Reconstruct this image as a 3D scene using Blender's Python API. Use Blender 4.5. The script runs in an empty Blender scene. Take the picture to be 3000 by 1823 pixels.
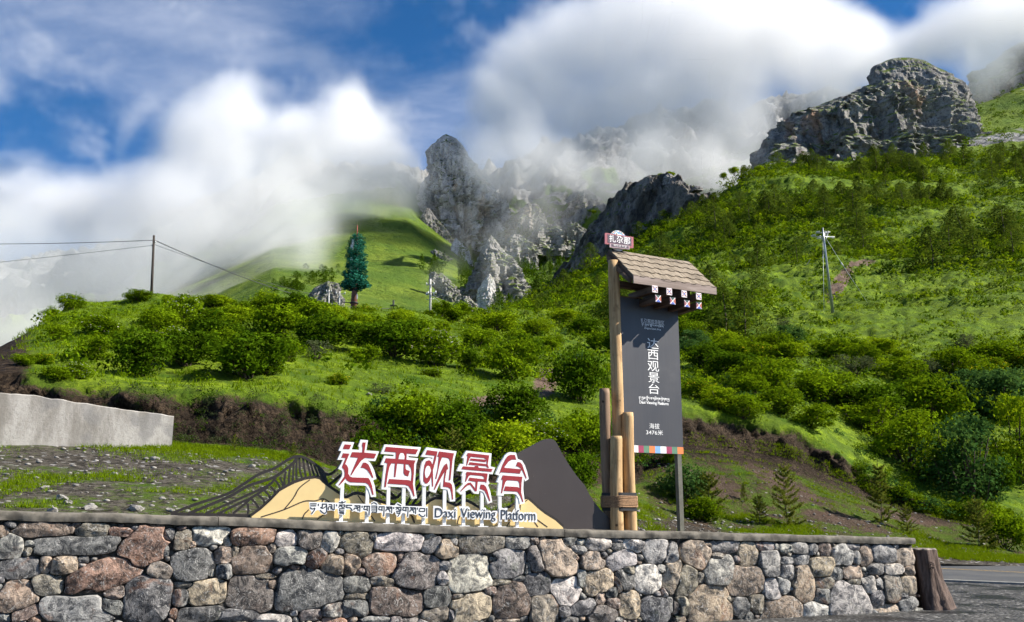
import bpy, bmesh, math, random
import numpy as np
from mathutils import Vector, Matrix, noise as mnoise
from mathutils.geometry import tessellate_polygon

# ------------------------------------------------------------------ camera, sky, sun, exposure
SC = bpy.context.scene
COL = SC.collection
F = 2700.0                      # focal length in pixels of a 3000 px wide frame
PITCH = math.radians(12.3)
EYE = Vector((0.0, 0.0, 1.8))
cam_data = bpy.data.cameras.new('camera')
cam_data.sensor_width = 36.0
cam_data.lens = 36.0 * F / 3000.0
cam_data.clip_start = 0.1
cam_data.clip_end = 20000.0
cam = bpy.data.objects.new('camera', cam_data)
COL.objects.link(cam)
cam.location = EYE
cam.rotation_euler = (math.radians(90) + PITCH, 0, 0)
SC.camera = cam

SUN_TO = Vector((1.55, -0.10, 1.20)).normalized()      # towards the sun
SUN_EL = math.asin(SUN_TO.z)
SUN_AZ = math.atan2(SUN_TO.x, SUN_TO.y)                # clockwise from +Y

SC.view_settings.view_transform = 'Standard'
SC.view_settings.look = 'None'
SC.view_settings.exposure = 1.1
SC.view_settings.gamma = 1.0
SC.view_settings.use_curve_mapping = False
SC.cycles.volume_bounces = 4
SC.cycles.max_bounces = 6
SC.cycles.diffuse_bounces = 2
SC.cycles.glossy_bounces = 2
SC.cycles.transmission_bounces = 2
SC.cycles.transparent_max_bounces = 12
SC.cycles.use_denoising = True
SC.cycles.use_adaptive_sampling = True
SC.cycles.adaptive_threshold = 0.025
SC.cycles.adaptive_min_samples = 24
SC.cycles.volume_step_rate = 2.2

sun_data = bpy.data.lights.new('sun', 'SUN')
sun_data.energy = 5.0
sun_data.angle = math.radians(0.5)
sun_data.color = (1.0, 0.94, 0.84)
sun = bpy.data.objects.new('sun', sun_data)
COL.objects.link(sun)
sun.rotation_euler = SUN_TO.to_track_quat('Z', 'Y').to_euler()
sun.location = (30, -10, 40)


def node(nt, t, x=0, y=0, **kw):
    n = nt.nodes.new(t)
    n.location = (x, y)
    for k, v in kw.items():
        if k.startswith('i_'):
            n.inputs[k[2:].replace('_', ' ')].default_value = v
        else:
            setattr(n, k, v)
    return n


def setin(n, idx, v):
    n.inputs[idx].default_value = v


def math_n(nt, op, a, b=None, c=None, clamp=False):
    n = nt.nodes.new('ShaderNodeMath')
    n.operation = op
    n.use_clamp = clamp
    for i, v in enumerate((a, b, c)):
        if v is None:
            continue
        if isinstance(v, (int, float)):
            n.inputs[i].default_value = v
        else:
            nt.links.new(v, n.inputs[i])
    return n.outputs[0]


def vmath(nt, op, a, b=None, scale=None):
    n = nt.nodes.new('ShaderNodeVectorMath')
    n.operation = op
    for i, v in enumerate((a, b)):
        if v is None:
            continue
        if isinstance(v, (tuple, list, Vector)):
            n.inputs[i].default_value = tuple(v)
        else:
            nt.links.new(v, n.inputs[i])
    if scale is not None:
        if isinstance(scale, (int, float)):
            n.inputs['Scale'].default_value = scale
        else:
            nt.links.new(scale, n.inputs['Scale'])
    return n.outputs['Value'] if op in ('DISTANCE', 'LENGTH', 'DOT_PRODUCT') else n.outputs[0]


def noise_n(nt, vec, scale, detail=4, rough=0.55, dist=0.0, out=0):
    n = nt.nodes.new('ShaderNodeTexNoise')
    n.inputs['Scale'].default_value = scale
    n.inputs['Detail'].default_value = detail
    n.inputs['Roughness'].default_value = rough
    n.inputs['Distortion'].default_value = dist
    if vec is not None:
        nt.links.new(vec, n.inputs['Vector'])
    return n.outputs[out]


def maprange(nt, v, a, b, c=0.0, d=1.0, smooth=True):
    n = nt.nodes.new('ShaderNodeMapRange')
    n.interpolation_type = 'SMOOTHSTEP' if smooth else 'LINEAR'
    n.clamp = True
    nt.links.new(v, n.inputs[0])
    for i, q in enumerate((a, b, c, d)):
        n.inputs[i + 1].default_value = q
    return n.outputs[0]


def mixc(nt, fac, a, b, blend='MIX'):
    n = nt.nodes.new('ShaderNodeMix')
    n.data_type = 'RGBA'
    n.blend_type = blend
    for i, v in ((0, fac), (6, a), (7, b)):
        if isinstance(v, (int, float)):
            n.inputs[i].default_value = v
        elif isinstance(v, (tuple, list)):
            n.inputs[i].default_value = tuple(v) + ((1.0,) if len(v) == 3 else ())
        else:
            nt.links.new(v, n.inputs[i])
    return n.outputs[2]


# sky: Nishita daylight with thin streaky high cloud over it
world = bpy.data.worlds.new('World')
SC.world = world
world.use_nodes = True
wt = world.node_tree
wt.nodes.clear()
sky = wt.nodes.new('ShaderNodeTexSky')
sky.sky_type = 'NISHITA'
sky.sun_disc = False
sky.sun_elevation = SUN_EL
sky.sun_rotation = SUN_AZ
sky.altitude = 3400
sky.air_density = 1.0
sky.dust_density = 0.1
sky.ozone_density = 2.5
tc = wt.nodes.new('ShaderNodeTexCoord')
sep = wt.nodes.new('ShaderNodeSeparateXYZ')
wt.links.new(tc.outputs['Generated'], sep.inputs[0])
# project the direction on a high flat layer, so that the cirrus foreshortens to the horizon
den = math_n(wt, 'MAXIMUM', math_n(wt, 'ADD', sep.outputs[2], 0.12), 0.05)
cx_ = math_n(wt, 'DIVIDE', sep.outputs[0], den)
cy_ = math_n(wt, 'DIVIDE', sep.outputs[1], den)
cmb = wt.nodes.new('ShaderNodeCombineXYZ')
wt.links.new(cx_, cmb.inputs[0]); wt.links.new(cy_, cmb.inputs[1])
mp = wt.nodes.new('ShaderNodeMapping')
mp.inputs['Rotation'].default_value = (0, 0, math.radians(35))
mp.inputs['Scale'].default_value = (1.0, 1.7, 1.0)
mp.inputs['Location'].default_value = (3.1, 0.7, 0)
wt.links.new(cmb.outputs[0], mp.inputs[0])
big = noise_n(wt, cmb.outputs[0], 0.9, 3, 0.5, 0.4)
fine = noise_n(wt, mp.outputs[0], 1.3, 8, 0.56, 0.35)
cov = maprange(wt, math_n(wt, 'ADD', math_n(wt, 'MULTIPLY', big, 0.75), math_n(wt, 'MULTIPLY', fine, 0.6)), 0.62, 0.95)
cov = math_n(wt, 'MULTIPLY', cov, 0.75)
hs = wt.nodes.new('ShaderNodeHueSaturation')
hs.inputs['Saturation'].default_value = 1.28
hs.inputs['Value'].default_value = 1.15
wt.links.new(sky.outputs[0], hs.inputs['Color'])
skyc = mixc(wt, cov, hs.outputs[0], (7.2, 7.6, 8.6))
bg = wt.nodes.new('ShaderNodeBackground')
bg.inputs[1].default_value = 0.066
wt.links.new(skyc, bg.inputs[0])
wo = wt.nodes.new('ShaderNodeOutputWorld')
wt.links.new(bg.outputs[0], wo.inputs[0])

# ------------------------------------------------------------------ placing helpers
_fw = Vector((0, math.cos(PITCH), math.sin(PITCH)))
_up = Vector((0, -math.sin(PITCH), math.cos(PITCH)))
_rt = Vector((1, 0, 0))


def ray(px, py):
    return _fw + _rt * ((px - 1500.0) / F) + _up * ((911.5 - py) / F)


def at(px, py, depth):
    """World point seen at a photo pixel, at ground distance `depth` along the view."""
    d = ray(px, py)
    return EYE + d * (depth / d.y)


class Plane:
    """A vertical plane: origin, turned `ang` degrees from facing the camera; off > 0 is towards the viewer."""
    def __init__(self, origin, ang):
        self.o = Vector(origin)
        a = math.radians(ang)
        self.u = Vector((math.cos(a), math.sin(a), 0))
        self.n = Vector((math.sin(a), -math.cos(a), 0))     # towards the viewer
        self.ang = a

    def hit(self, px, py, off=0.0):
        d = ray(px, py)
        o = self.o + self.n * off
        t = (o - EYE).dot(self.n) / d.dot(self.n)
        p = EYE + d * t
        return (p - self.o).dot(self.u), p.z

    def pt(self, s, z, off=0.0):
        p = self.o + self.u * s + self.n * off
        return Vector((p.x, p.y, z))

    def matrix(self, s=0.0, z=0.0, off=0.0):
        """local X along the plane, Y into the plane (away from the viewer), Z up"""
        m = Matrix.Rotation(self.ang, 4, 'Z')
        m.translation = self.pt(s, z, off)
        return m


WALL = Plane((0, 15.0, 0), 22.0)
TOWER = Plane((2.05, 16.35, 0), 28.0)


# ------------------------------------------------------------------ object helpers
def link(name, me, mat=None, parent=None, M=None, smooth=False):
    o = bpy.data.objects.new(name, me)
    COL.objects.link(o)
    if mat is not None:
        for m in (mat if isinstance(mat, (list, tuple)) else [mat]):
            me.materials.append(m)
    if parent is not None:
        o.parent = parent
    if M is not None:
        o.matrix_local = M
    if smooth and len(me.polygons):
        me.polygons.foreach_set('use_smooth', [True] * len(me.polygons))
    return o


def mesh_of(name, verts, faces):
    me = bpy.data.meshes.new(name)
    me.from_pydata([tuple(v) for v in verts], [], [tuple(f) for f in faces])
    me.update()
    return me


def mesh_bm(name, bm):
    bmesh.ops.recalc_face_normals(bm, faces=bm.faces)
    me = bpy.data.meshes.new(name)
    bm.to_mesh(me)
    bm.free()
    return me


def mesh_np(name, V, Fc):
    """fast mesh from numpy: V (n,3), Fc (m,3) or (m,4)"""
    me = bpy.data.meshes.new(name)
    V = np.asarray(V, dtype=np.float32)
    Fc = np.asarray(Fc, dtype=np.int32)
    k = Fc.shape[1]
    me.vertices.add(len(V))
    me.vertices.foreach_set('co', V.ravel())
    me.loops.add(Fc.size)
    me.loops.foreach_set('vertex_index', Fc.ravel())
    me.polygons.add(len(Fc))
    me.polygons.foreach_set('loop_start', np.arange(0, Fc.size, k, dtype=np.int32))
    me.update(calc_edges=True)
    return me


def tag(o, label=None, cat=None, group=None, kind=None):
    if label: o['label'] = label
    if cat: o['category'] = cat
    if group: o['group'] = group
    if kind: o['kind'] = kind
    return o


def empty(name, M=None, label=None, cat=None, group=None):
    o = bpy.data.objects.new(name, None)
    COL.objects.link(o)
    o.empty_display_size = 0.2
    if M is not None:
        o.matrix_local = M if isinstance(M, Matrix) else Matrix.Translation(M)
    return tag(o, label, cat, group)


def bm_box(bm, x0, x1, y0, y1, z0, z1, M=None):
    vs = [bm.verts.new((x, y, z)) for x in (x0, x1) for y in (y0, y1) for z in (z0, z1)]
    for f in ((0, 1, 3, 2), (4, 6, 7, 5), (0, 4, 5, 1), (2, 3, 7, 6), (0, 2, 6, 4), (1, 5, 7, 3)):
        bm.faces.new([vs[i] for i in f])
    if M is not None:
        bmesh.ops.transform(bm, matrix=M, verts=vs)
    return vs


def bm_prism(bm, poly, y0, y1):
    """outline in local X,Z extruded along Y from y0 (front) to y1; concave outlines allowed"""
    poly = [Vector((p[0], p[1], 0)) for p in poly]
    tris = tessellate_polygon([poly])
    a = [bm.verts.new((p.x, y0, p.y)) for p in poly]
    b = [bm.verts.new((p.x, y1, p.y)) for p in poly]
    for t in tris:
        try:
            bm.faces.new([a[i] for i in t])
            bm.faces.new([b[i] for i in reversed(t)])
        except ValueError:
            pass
    n = len(poly)
    for i in range(n):
        j = (i + 1) % n
        try:
            bm.faces.new((a[i], a[j], b[j], b[i]))
        except ValueError:
            pass
    return a + b


def bm_tube(bm, pts, rad, seg=8, cap=True):
    """round bar through points; rad a number or one per point"""
    pts = [Vector(p) for p in pts]
    n = len(pts)
    rings = []
    ref = Vector((0, 0, 1))
    for i, p in enumerate(pts):
        d = (pts[min(i + 1, n - 1)] - pts[max(i - 1, 0)]).normalized()
        r = ref if abs(d.dot(ref)) < 0.95 else Vector((1, 0, 0))
        x = d.cross(r).normalized()
        y = d.cross(x).normalized()
        rr = rad[i] if isinstance(rad, (list, tuple)) else rad
        rings.append([bm.verts.new(p + (x * math.cos(2 * math.pi * k / seg) + y * math.sin(2 * math.pi * k / seg)) * rr) for k in range(seg)])
    for i in range(n - 1):
        for k in range(seg):
            k2 = (k + 1) % seg
            bm.faces.new((rings[i][k], rings[i][k2], rings[i + 1][k2], rings[i + 1][k]))
    if cap:
        bm.faces.new(rings[0][::-1])
        bm.faces.new(rings[-1])


def bm_ribbon(bm, pts, w, y0, y1):
    """flat bar of width w (number or list) following a 2-D line in X,Z, thickness y0..y1"""
    pts = [Vector((p[0], p[1])) for p in pts]
    n = len(pts)
    L, R = [], []
    for i, p in enumerate(pts):
        d = (pts[min(i + 1, n - 1)] - pts[max(i - 1, 0)]).normalized()
        nn = Vector((-d.y, d.x))
        ww = (w[i] if isinstance(w, (list, tuple)) else w) / 2
        L.append(p + nn * ww)
        R.append(p - nn * ww)
    return bm_prism(bm, L + R[::-1], y0, y1)


def smooth_line(pts, k=6):
    """Catmull-Rom through points (tuples of any length)"""
    P = [np.array(p, float) for p in pts]
    out = []
    for i in range(len(P) - 1):
        p0, p1, p2, p3 = P[max(i - 1, 0)], P[i], P[i + 1], P[min(i + 2, len(P) - 1)]
        for j in range(k):
            t = j / k
            out.append(0.5 * ((2 * p1) + (-p0 + p2) * t + (2 * p0 - 5 * p1 + 4 * p2 - p3) * t * t + (-p0 + 3 * p1 - 3 * p2 + p3) * t ** 3))
    out.append(P[-1])
    return [tuple(q) for q in out]


# numpy value noise (for relief)
def _hash3(ix, iy, iz, seed):
    h = (ix.astype(np.int64) * 374761393 + iy.astype(np.int64) * 668265263 + iz.astype(np.int64) * 2147483647 + seed * 1274126177) & 0xFFFFFFFF
    h = ((h ^ (h >> 13)) * 1274126177) & 0xFFFFFFFF
    h = (h ^ (h >> 16)) & 0xFFFF
    return h / 65535.0


def vnoise(P, seed=0):
    i = np.floor(P).astype(np.int64)
    f = P - i
    f = f * f * (3 - 2 * f)
    r = 0
    for dx in (0, 1):
        for dy in (0, 1):
            for dz in (0, 1):
                w = (f[:, 0] if dx else 1 - f[:, 0]) * (f[:, 1] if dy else 1 - f[:, 1]) * (f[:, 2] if dz else 1 - f[:, 2])
                r = r + w * _hash3(i[:, 0] + dx, i[:, 1] + dy, i[:, 2] + dz, seed)
    return r * 2 - 1


def fbm(P, octaves=4, seed=0, gain=0.5, ridged=False):
    a, s, q = 1.0, 0, np.array(P, float)
    for o in range(octaves):
        n = vnoise(q, seed + o)
        s = s + a * ((1 - np.abs(n) * 2) if ridged else n)
        a *= gain
        q = q * 2.03 + 17.3
    return s
# ------------------------------------------------------------------ materials of the land
def new_mat(name, rough=0.85, spec=0.25):
    m = bpy.data.materials.new(name)
    m.use_nodes = True
    nt = m.node_tree
    b = nt.nodes['Principled BSDF']
    b.inputs['Roughness'].default_value = rough
    b.inputs['Specular IOR Level'].default_value = spec
    return m, nt, b


def obj_coord(nt):
    return nt.nodes.new('ShaderNodeTexCoord').outputs['Object']


def bump(nt, b, h, strength, dist):
    n = nt.nodes.new('ShaderNodeBump')
    n.inputs['Strength'].default_value = strength
    n.inputs['Distance'].default_value = dist
    nt.links.new(h, n.inputs['Height'])
    nt.links.new(n.outputs[0], b.inputs['Normal'])


def attr(nt, name):
    n = nt.nodes.new('ShaderNodeAttribute')
    n.attribute_name = name
    return n.outputs['Fac']


def simple_mat(name, col, rough=0.7, var=0.15, scale=6.0, metal=0.0, bmp=0.0, spec=0.3, stretch=None):
    m, nt, b = new_mat(name, rough, spec)
    co = obj_coord(nt)
    if stretch:
        mpn = nt.nodes.new('ShaderNodeMapping')
        mpn.inputs['Scale'].default_value = stretch
        nt.links.new(co, mpn.inputs[0])
        co = mpn.outputs[0]
    n = noise_n(nt, co, scale, 6, 0.6)
    c1 = tuple(c * (1 - var) for c in col)
    c2 = tuple(min(1, c * (1 + var)) for c in col)
    nt.links.new(mixc(nt, maprange(nt, n, 0.3, 0.7), c1, c2), b.inputs['Base Color'])
    b.inputs['Metallic'].default_value = metal
    if bmp:
        bump(nt, b, n, bmp, 0.02)
    return m


def land_mat():
    """grass, soil and gravel mixed by the painted ground cover of the land mesh"""
    m, nt, b = new_mat('land', 0.95, 0.1)
    co = obj_coord(nt)
    big_ = noise_n(nt, co, 0.09, 4, 0.6)
    mid_ = noise_n(nt, co, 0.9, 5, 0.65)
    fin_ = noise_n(nt, co, 9.0, 5, 0.7)
    g = mixc(nt, maprange(nt, big_, 0.35, 0.65), (0.132, 0.210, 0.006), (0.200, 0.270, 0.010))
    g = mixc(nt, maprange(nt, mid_, 0.38, 0.66), (0.06, 0.095, 0.008), g)
    g = mixc(nt, maprange(nt, fin_, 0.30, 0.62), (0.050, 0.088, 0.005), g)
    tuft_ = noise_n(nt, co, 0.38, 5, 0.7, 0.3)
    g = mixc(nt, maprange(nt, tuft_, 0.36, 0.50), (0.042, 0.085, 0.004), g)
    soil = mixc(nt, maprange(nt, mid_, 0.35, 0.7), (0.040, 0.028, 0.018), (0.100, 0.070, 0.046))
    soil = mixc(nt, maprange(nt, fin_, 0.38, 0.62), (0.016, 0.011, 0.008), soil)
    pale = mixc(nt, maprange(nt, mid_, 0.35, 0.7), (0.085, 0.055, 0.040), (0.17, 0.125, 0.095))
    vor = nt.nodes.new('ShaderNodeTexVoronoi')
    vor.inputs['Scale'].default_value = 11.0
    nt.links.new(co, vor.inputs['Vector'])
    hv = nt.nodes.new('ShaderNodeSeparateColor')
    nt.links.new(vor.outputs['Color'], hv.inputs[0])
    grav = mixc(nt, hv.outputs[0], (0.020, 0.017, 0.013), (0.100, 0.088, 0.072))
    grav = mixc(nt, maprange(nt, hv.outputs[1], 0.95, 0.99), grav, (0.26, 0.25, 0.24))
    edge = math_n(nt, 'MULTIPLY', math_n(nt, 'SUBTRACT', fin_, 0.5), 0.9)
    edge2 = math_n(nt, 'MULTIPLY', math_n(nt, 'SUBTRACT', mid_, 0.5), 1.2)
    def mask(nm):
        return maprange(nt, math_n(nt, 'ADD', math_n(nt, 'ADD', attr(nt, nm), edge), edge2), 0.35, 0.65)
    c = mixc(nt, mask('gravel'), g, grav)
    c = mixc(nt, mask('path'), c, pale)
    c = mixc(nt, mask('soil'), c, soil)
    nt.links.new(c, b.inputs['Base Color'])
    rid_ = noise_n(nt, co, 4.0, 6, 0.72, 0.8)
    h = math_n(nt, 'ADD', math_n(nt, 'MULTIPLY', fin_, 0.5), mid_)
    h = math_n(nt, 'ADD', h, math_n(nt, 'MULTIPLY', math_n(nt, 'MULTIPLY', rid_, attr(nt, 'soil')), 3.0))
    bump(nt, b, h, 1.0, 0.13)
    return m


def rock_mat(name, dark, light, warm, moss=True, sc=1.0, warm_amt=0.62):
    m, nt, b = new_mat(name, 0.92, 0.15)
    co = obj_coord(nt)
    st = nt.nodes.new('ShaderNodeMapping')
    st.inputs['Scale'].default_value = (1.0, 1.0, 0.28)
    nt.links.new(co, st.inputs[0])
    a = noise_n(nt, st.outputs[0], 0.22 * sc, 7, 0.68, 0.5)
    f = noise_n(nt, co, 0.9 * sc, 7, 0.7, 0.2)
    w = noise_n(nt, st.outputs[0], 0.07 * sc, 3, 0.5)
    c = mixc(nt, maprange(nt, a, 0.34, 0.62), dark, light)
    c = mixc(nt, maprange(nt, w, warm_amt, warm_amt + 0.1), c, warm)
    c = mixc(nt, maprange(nt, f, 0.30, 0.52), tuple(x * 0.45 for x in dark), c)
    if moss:
        geo = nt.nodes.new('ShaderNodeNewGeometry')
        sx = nt.nodes.new('ShaderNodeSeparateXYZ')
        nt.links.new(geo.outputs['True Normal'], sx.inputs[0])
        mm = math_n(nt, 'ADD', sx.outputs[2], math_n(nt, 'MULTIPLY', math_n(nt, 'SUBTRACT', noise_n(nt, co, 0.12 * sc, 4, 0.6), 0.5), 1.5))
        g = mixc(nt, f, (0.035, 0.065, 0.008), (0.12, 0.16, 0.018))
        c = mixc(nt, maprange(nt, mm, 0.58, 0.76), c, g)
    nt.links.new(c, b.inputs['Base Color'])
    bump(nt, b, math_n(nt, 'ADD', a, math_n(nt, 'MULTIPLY', f, 0.5)), 1.0, 1.2 / sc)
    return m


M_LAND = land_mat()
M_ROCK = rock_mat('limestone', (0.30, 0.295, 0.29), (0.58, 0.565, 0.55), (0.50, 0.42, 0.35))
M_ROCK_TOOTH = rock_mat('grey_limestone', (0.13, 0.127, 0.122), (0.30, 0.285, 0.265), (0.30, 0.24, 0.19))
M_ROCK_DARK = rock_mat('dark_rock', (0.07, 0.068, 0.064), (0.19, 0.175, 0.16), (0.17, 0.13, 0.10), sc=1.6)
M_ROCK_CLIFF = rock_mat('cliff_rock', (0.095, 0.094, 0.095), (0.29, 0.275, 0.255), (0.31, 0.20, 0.14), sc=0.85, warm_amt=0.60)


# ------------------------------------------------------------------ land: rows of (photo column, photo row, distance)
def row_at(row, xs):
    r = np.array(row, float)
    return np.stack([xs, np.interp(xs, r[:, 0], r[:, 1]), np.interp(xs, r[:, 0], r[:, 2])], 1)


def world_of(tab):
    """photo column/row/distance table -> world points"""
    px, py, d = tab[..., 0], tab[..., 1], tab[..., 2]
    rx = (px - 1500.0) / F
    ry = (911.5 - py) / F
    dy = math.cos(PITCH) - math.sin(PITCH) * ry
    dz = math.sin(PITCH) + math.cos(PITCH) * ry
    t = d / dy
    return np.stack([rx * t, d, EYE.z + dz * t], -1)


def project(Pw):
    v = Pw - np.array(EYE)
    fwd = v[..., 1] * math.cos(PITCH) + v[..., 2] * math.sin(PITCH)
    up = -v[..., 1] * math.sin(PITCH) + v[..., 2] * math.cos(PITCH)
    return np.stack([1500 + F * v[..., 0] / fwd, 911.5 - F * up / fwd], -1)


def loft(rows, subs, xs, smooth_from=None, passes=3):
    tabs = [world_of(row_at(r, xs)) for r in rows]
    out, idx = [], []
    for k in range(len(tabs) - 1):
        n = subs[k]
        for j in range(n):
            t = j / n
            out.append(tabs[k] * (1 - t) + tabs[k + 1] * t)
            idx.append(k + t)
    out.append(tabs[-1])
    idx.append(len(tabs) - 1)
    G = np.array(out)
    idx = np.array(idx)
    for _ in range(passes):
        H = G.copy()
        H[1:-1] = (G[:-2] + 2 * G[1:-1] + G[2:]) / 4
        if smooth_from is not None:
            H[idx <= smooth_from] = G[idx <= smooth_from]
        G = H
        H = G.copy()
        H[:, 1:-1] = (G[:, :-2] + 2 * G[:, 1:-1] + G[:, 2:]) / 4
        G = H
    return G, idx


def grid_mesh(name, G):
    n, m = G.shape[:2]
    a = np.arange(n * m).reshape(n, m)
    q = np.stack([a[:-1, :-1], a[:-1, 1:], a[1:, 1:], a[1:, :-1]], -1).reshape(-1, 4)
    return mesh_np(name, G.reshape(-1, 3), q)


def set_attr(me, name, v):
    a = me.attributes.new(name, 'FLOAT', 'POINT')
    a.data.foreach_set('value', np.asarray(v, dtype=np.float32).ravel())


LAND_ROWS = [
    # foot behind the wall / beyond the road, down to the road level
    [(-900, 1900, 11.0), (0, 1800, 12.75), (1217, 1800, 15.0), (1650, 1800, 16.0), (1800, 1780, 17.4), (1950, 1710, 24), (2100, 1680, 28), (2640, 1665, 31.3), (2760, 1652, 32.4), (3000, 1660, 32.4), (3900, 1690, 32.4)],
    [(-900, 1484, 11.2), (0, 1496, 12.9), (609, 1513, 13.9), (1217, 1540, 15.06), (1650, 1552, 16.0), (1800, 1555, 17.5), (1950, 1564, 24.5), (2100, 1570, 29), (2400, 1580, 31), (2640, 1596, 32), (2760, 1640, 33), (3000, 1652, 33), (3900, 1685, 33)],
    [(-900, 1275, 18.5), (0, 1284, 20.3), (250, 1290, 20.8), (510, 1300, 21.2), (700, 1325, 21.6), (850, 1352, 21.8), (1000, 1395, 22), (1100, 1420, 22.3), (1300, 1440, 22.8), (1500, 1450, 24), (1700, 1462, 27), (1850, 1480, 30.5), (2000, 1500, 33), (2200, 1500, 35), (2400, 1512, 36), (2600, 1540, 37), (2760, 1595, 38), (3000, 1618, 38), (3900, 1645, 38)],
    [(-900, 1240, 19.0), (0, 1255, 20.9), (510, 1270, 21.7), (850, 1318, 22.3), (1000, 1362, 22.7), (1300, 1400, 24), (1500, 1412, 26), (1700, 1410, 30), (1850, 1400, 36), (2000, 1300, 39.5), (2200, 1312, 40.8), (2330, 1347, 41.5), (2450, 1402, 41.8), (2560, 1452, 42), (2700, 1512, 42), (3000, 1572, 42), (3900, 1600, 42)],
    [(-900, 1150, 20.6), (-100, 1100, 22.0), (60, 1084, 22.2), (200, 1112, 22.5), (400, 1128, 22.9), (600, 1142, 23.2), (830, 1145, 23.7), (950, 1160, 24.4), (1080, 1185, 25.6), (1200, 1190, 27.5), (1350, 1215, 28.5), (1500, 1240, 30), (1620, 1250, 33), (1800, 1240, 37), (2000, 1195, 41), (2200, 1215, 42), (2330, 1252, 42.5), (2450, 1325, 43), (2560, 1400, 43), (2700, 1480, 43), (3000, 1540, 43), (3900, 1570, 43)],
    [(-900, 1180, 34), (-100, 1070, 31), (40, 1012, 32), (160, 985, 36), (300, 985, 38), (600, 1000, 40), (900, 1030, 42), (1200, 1060, 46), (1500, 1060, 52), (1700, 1050, 60), (2000, 1020, 75), (2440, 965, 85), (3000, 935, 85), (3900, 925, 85)],
    [(-900, 1320, 60), (-150, 1090, 50), (0, 1022, 48), (90, 965, 48), (150, 930, 50), (200, 898, 54), (300, 888, 56), (450, 872, 58), (700, 888, 60), (1000, 908, 64), (1150, 918, 72), (1250, 933, 80), (1400, 918, 100), (1500, 912, 120), (1600, 895, 150), (1800, 850, 170), (2100, 780, 170), (2440, 740, 165), (3000, 700, 160), (3900, 680, 160)],
    [(-900, 1450, 80), (0, 1180, 75), (200, 1010, 85), (700, 1010, 90), (1000, 1020, 95), (1250, 1020, 110), (1400, 960, 150), (1500, 917, 200), (1560, 887, 290), (1700, 815, 280), (1800, 758, 270), (1900, 690, 262), (2000, 630, 250), (2085, 592, 245), (2200, 518, 255), (2300, 492, 265), (2600, 475, 290), (3000, 435, 320), (3900, 340, 350)],
    [(-900, 1480, 120), (0, 1300, 120), (700, 1200, 130), (1250, 1150, 160), (1400, 1010, 220), (1500, 960, 290), (1560, 930, 380), (1800, 850, 380), (2085, 690, 350), (2300, 560, 360), (2600, 520, 380), (3000, 480, 420), (3900, 380, 460)],
]
XS = np.linspace(-900, 3900, 640)
LAND, LROW = loft(LAND_ROWS, [3, 26, 8, 14, 40, 70, 110, 8], XS, smooth_from=4.2, passes=5)
_n, _m = LAND.shape[:2]
_P = LAND.reshape(-1, 3)
_pix = project(LAND)
_dep = LAND[..., 1]
_rowi = np.repeat(LROW[:, None], _m, 1)
# relief: hummocks, gullies, cattle tracks
_h = fbm(_P * np.array([0.22, 0.22, 0.22]), 4, 3).reshape(_n, _m)
_h2 = fbm(_P * 0.05, 3, 9).reshape(_n, _m)
_h3 = fbm(_P * 1.3, 3, 21).reshape(_n, _m)
_amp = np.clip((_dep - 14) / 12, 0.15, 1.0)
_far = np.clip((_dep - 45) / 120, 0, 1)
_rw = np.clip(_rowi - 1.0, 0, 1)
LAND[..., 2] += _rw * (_amp * 0.22 * _h + 0.05 * _h3 * _amp + _far * 0.55 * _h + np.clip((_dep - 70) / 150, 0, 1) * 2.2 * _h2)
_tz = np.sin(LAND[..., 2] * 2.1 + 2.2 * _h + 1.5 * _h2)
LAND[..., 2] += _rw * np.clip((_dep - 60) / 60, 0, 1) * 0.24 * _tz + _rw * np.clip((_dep - 50) / 60, 0, 1) * 0.35 * _h3
# the cut banks are rough, with hollows and clods
_bank = np.clip(1 - np.abs(_rowi - 3.55) / 0.6, 0, 1)
_hb = fbm(_P * 0.9, 5, 31, 0.6, True).reshape(_n, _m)
_hb2 = fbm(_P * np.array([1.2, 1.2, 0.5]), 4, 37, 0.55).reshape(_n, _m)
LAND[..., 1] -= _bank * (0.30 * _hb + 0.35 * _hb2)
LAND[..., 2] += _bank * 0.10 * _hb
_pix = project(LAND)


def pix_blob(cx, cy, rx, ry, ang=0.0, soft=0.6):
    a = math.radians(ang)
    dx, dy = _pix[..., 0] - cx, _pix[..., 1] - cy
    u = (dx * math.cos(a) + dy * math.sin(a)) / rx
    v = (-dx * math.sin(a) + dy * math.cos(a)) / ry
    return np.clip((1 - np.sqrt(u * u + v * v)) / soft + 0.15, 0, 1)


_x = _pix[..., 0]
soil = np.clip(1.35 - np.abs(_rowi - 3.2) / 0.62, 0, 1) * 1.1
soil *= np.where(_x < 1100, 1.0, np.where(_x < 1900, 0.75, 0.85))
soil = np.maximum(soil, np.clip((140 - _x) / 120, 0, 1) * (_rowi > 2) * (_rowi < 7))
soil = np.maximum(soil, np.where((_x > 1900) & (_rowi > 1.0) & (_rowi < 3.0), 0.50, 0))
soil = np.maximum(soil, np.where((_x > 1500) & (_x <= 1900) & (_rowi > 1.0) & (_rowi < 3.0), 0.42, 0))
path = np.zeros_like(soil)
for q in ((1400, 1180, 110, 22, -8), (1330, 1195, 70, 16, -6), (1650, 1095, 80, 16, 5), (1600, 1120, 45, 60, 30), (1560, 1160, 60, 30, -30), (2460, 830, 26, 80, 35), (2520, 770, 60, 10, -5),
          (2000, 1270, 140, 40, 12), (2150, 1330, 200, 30, 25), (2300, 1420, 180, 30, 25), (2450, 1520, 200, 25, 15), (2100, 1420, 120, 40, 25), (2680, 1520, 160, 20, 10)):
    path = np.maximum(path, pix_blob(*q) * 0.9)
gravel = np.where((_rowi < 2.3) & (_x < 1500), 0.59, 0.0)
gravel = np.maximum(gravel, pix_blob(330, 1360, 420, 45, 4) * 0.8)
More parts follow.
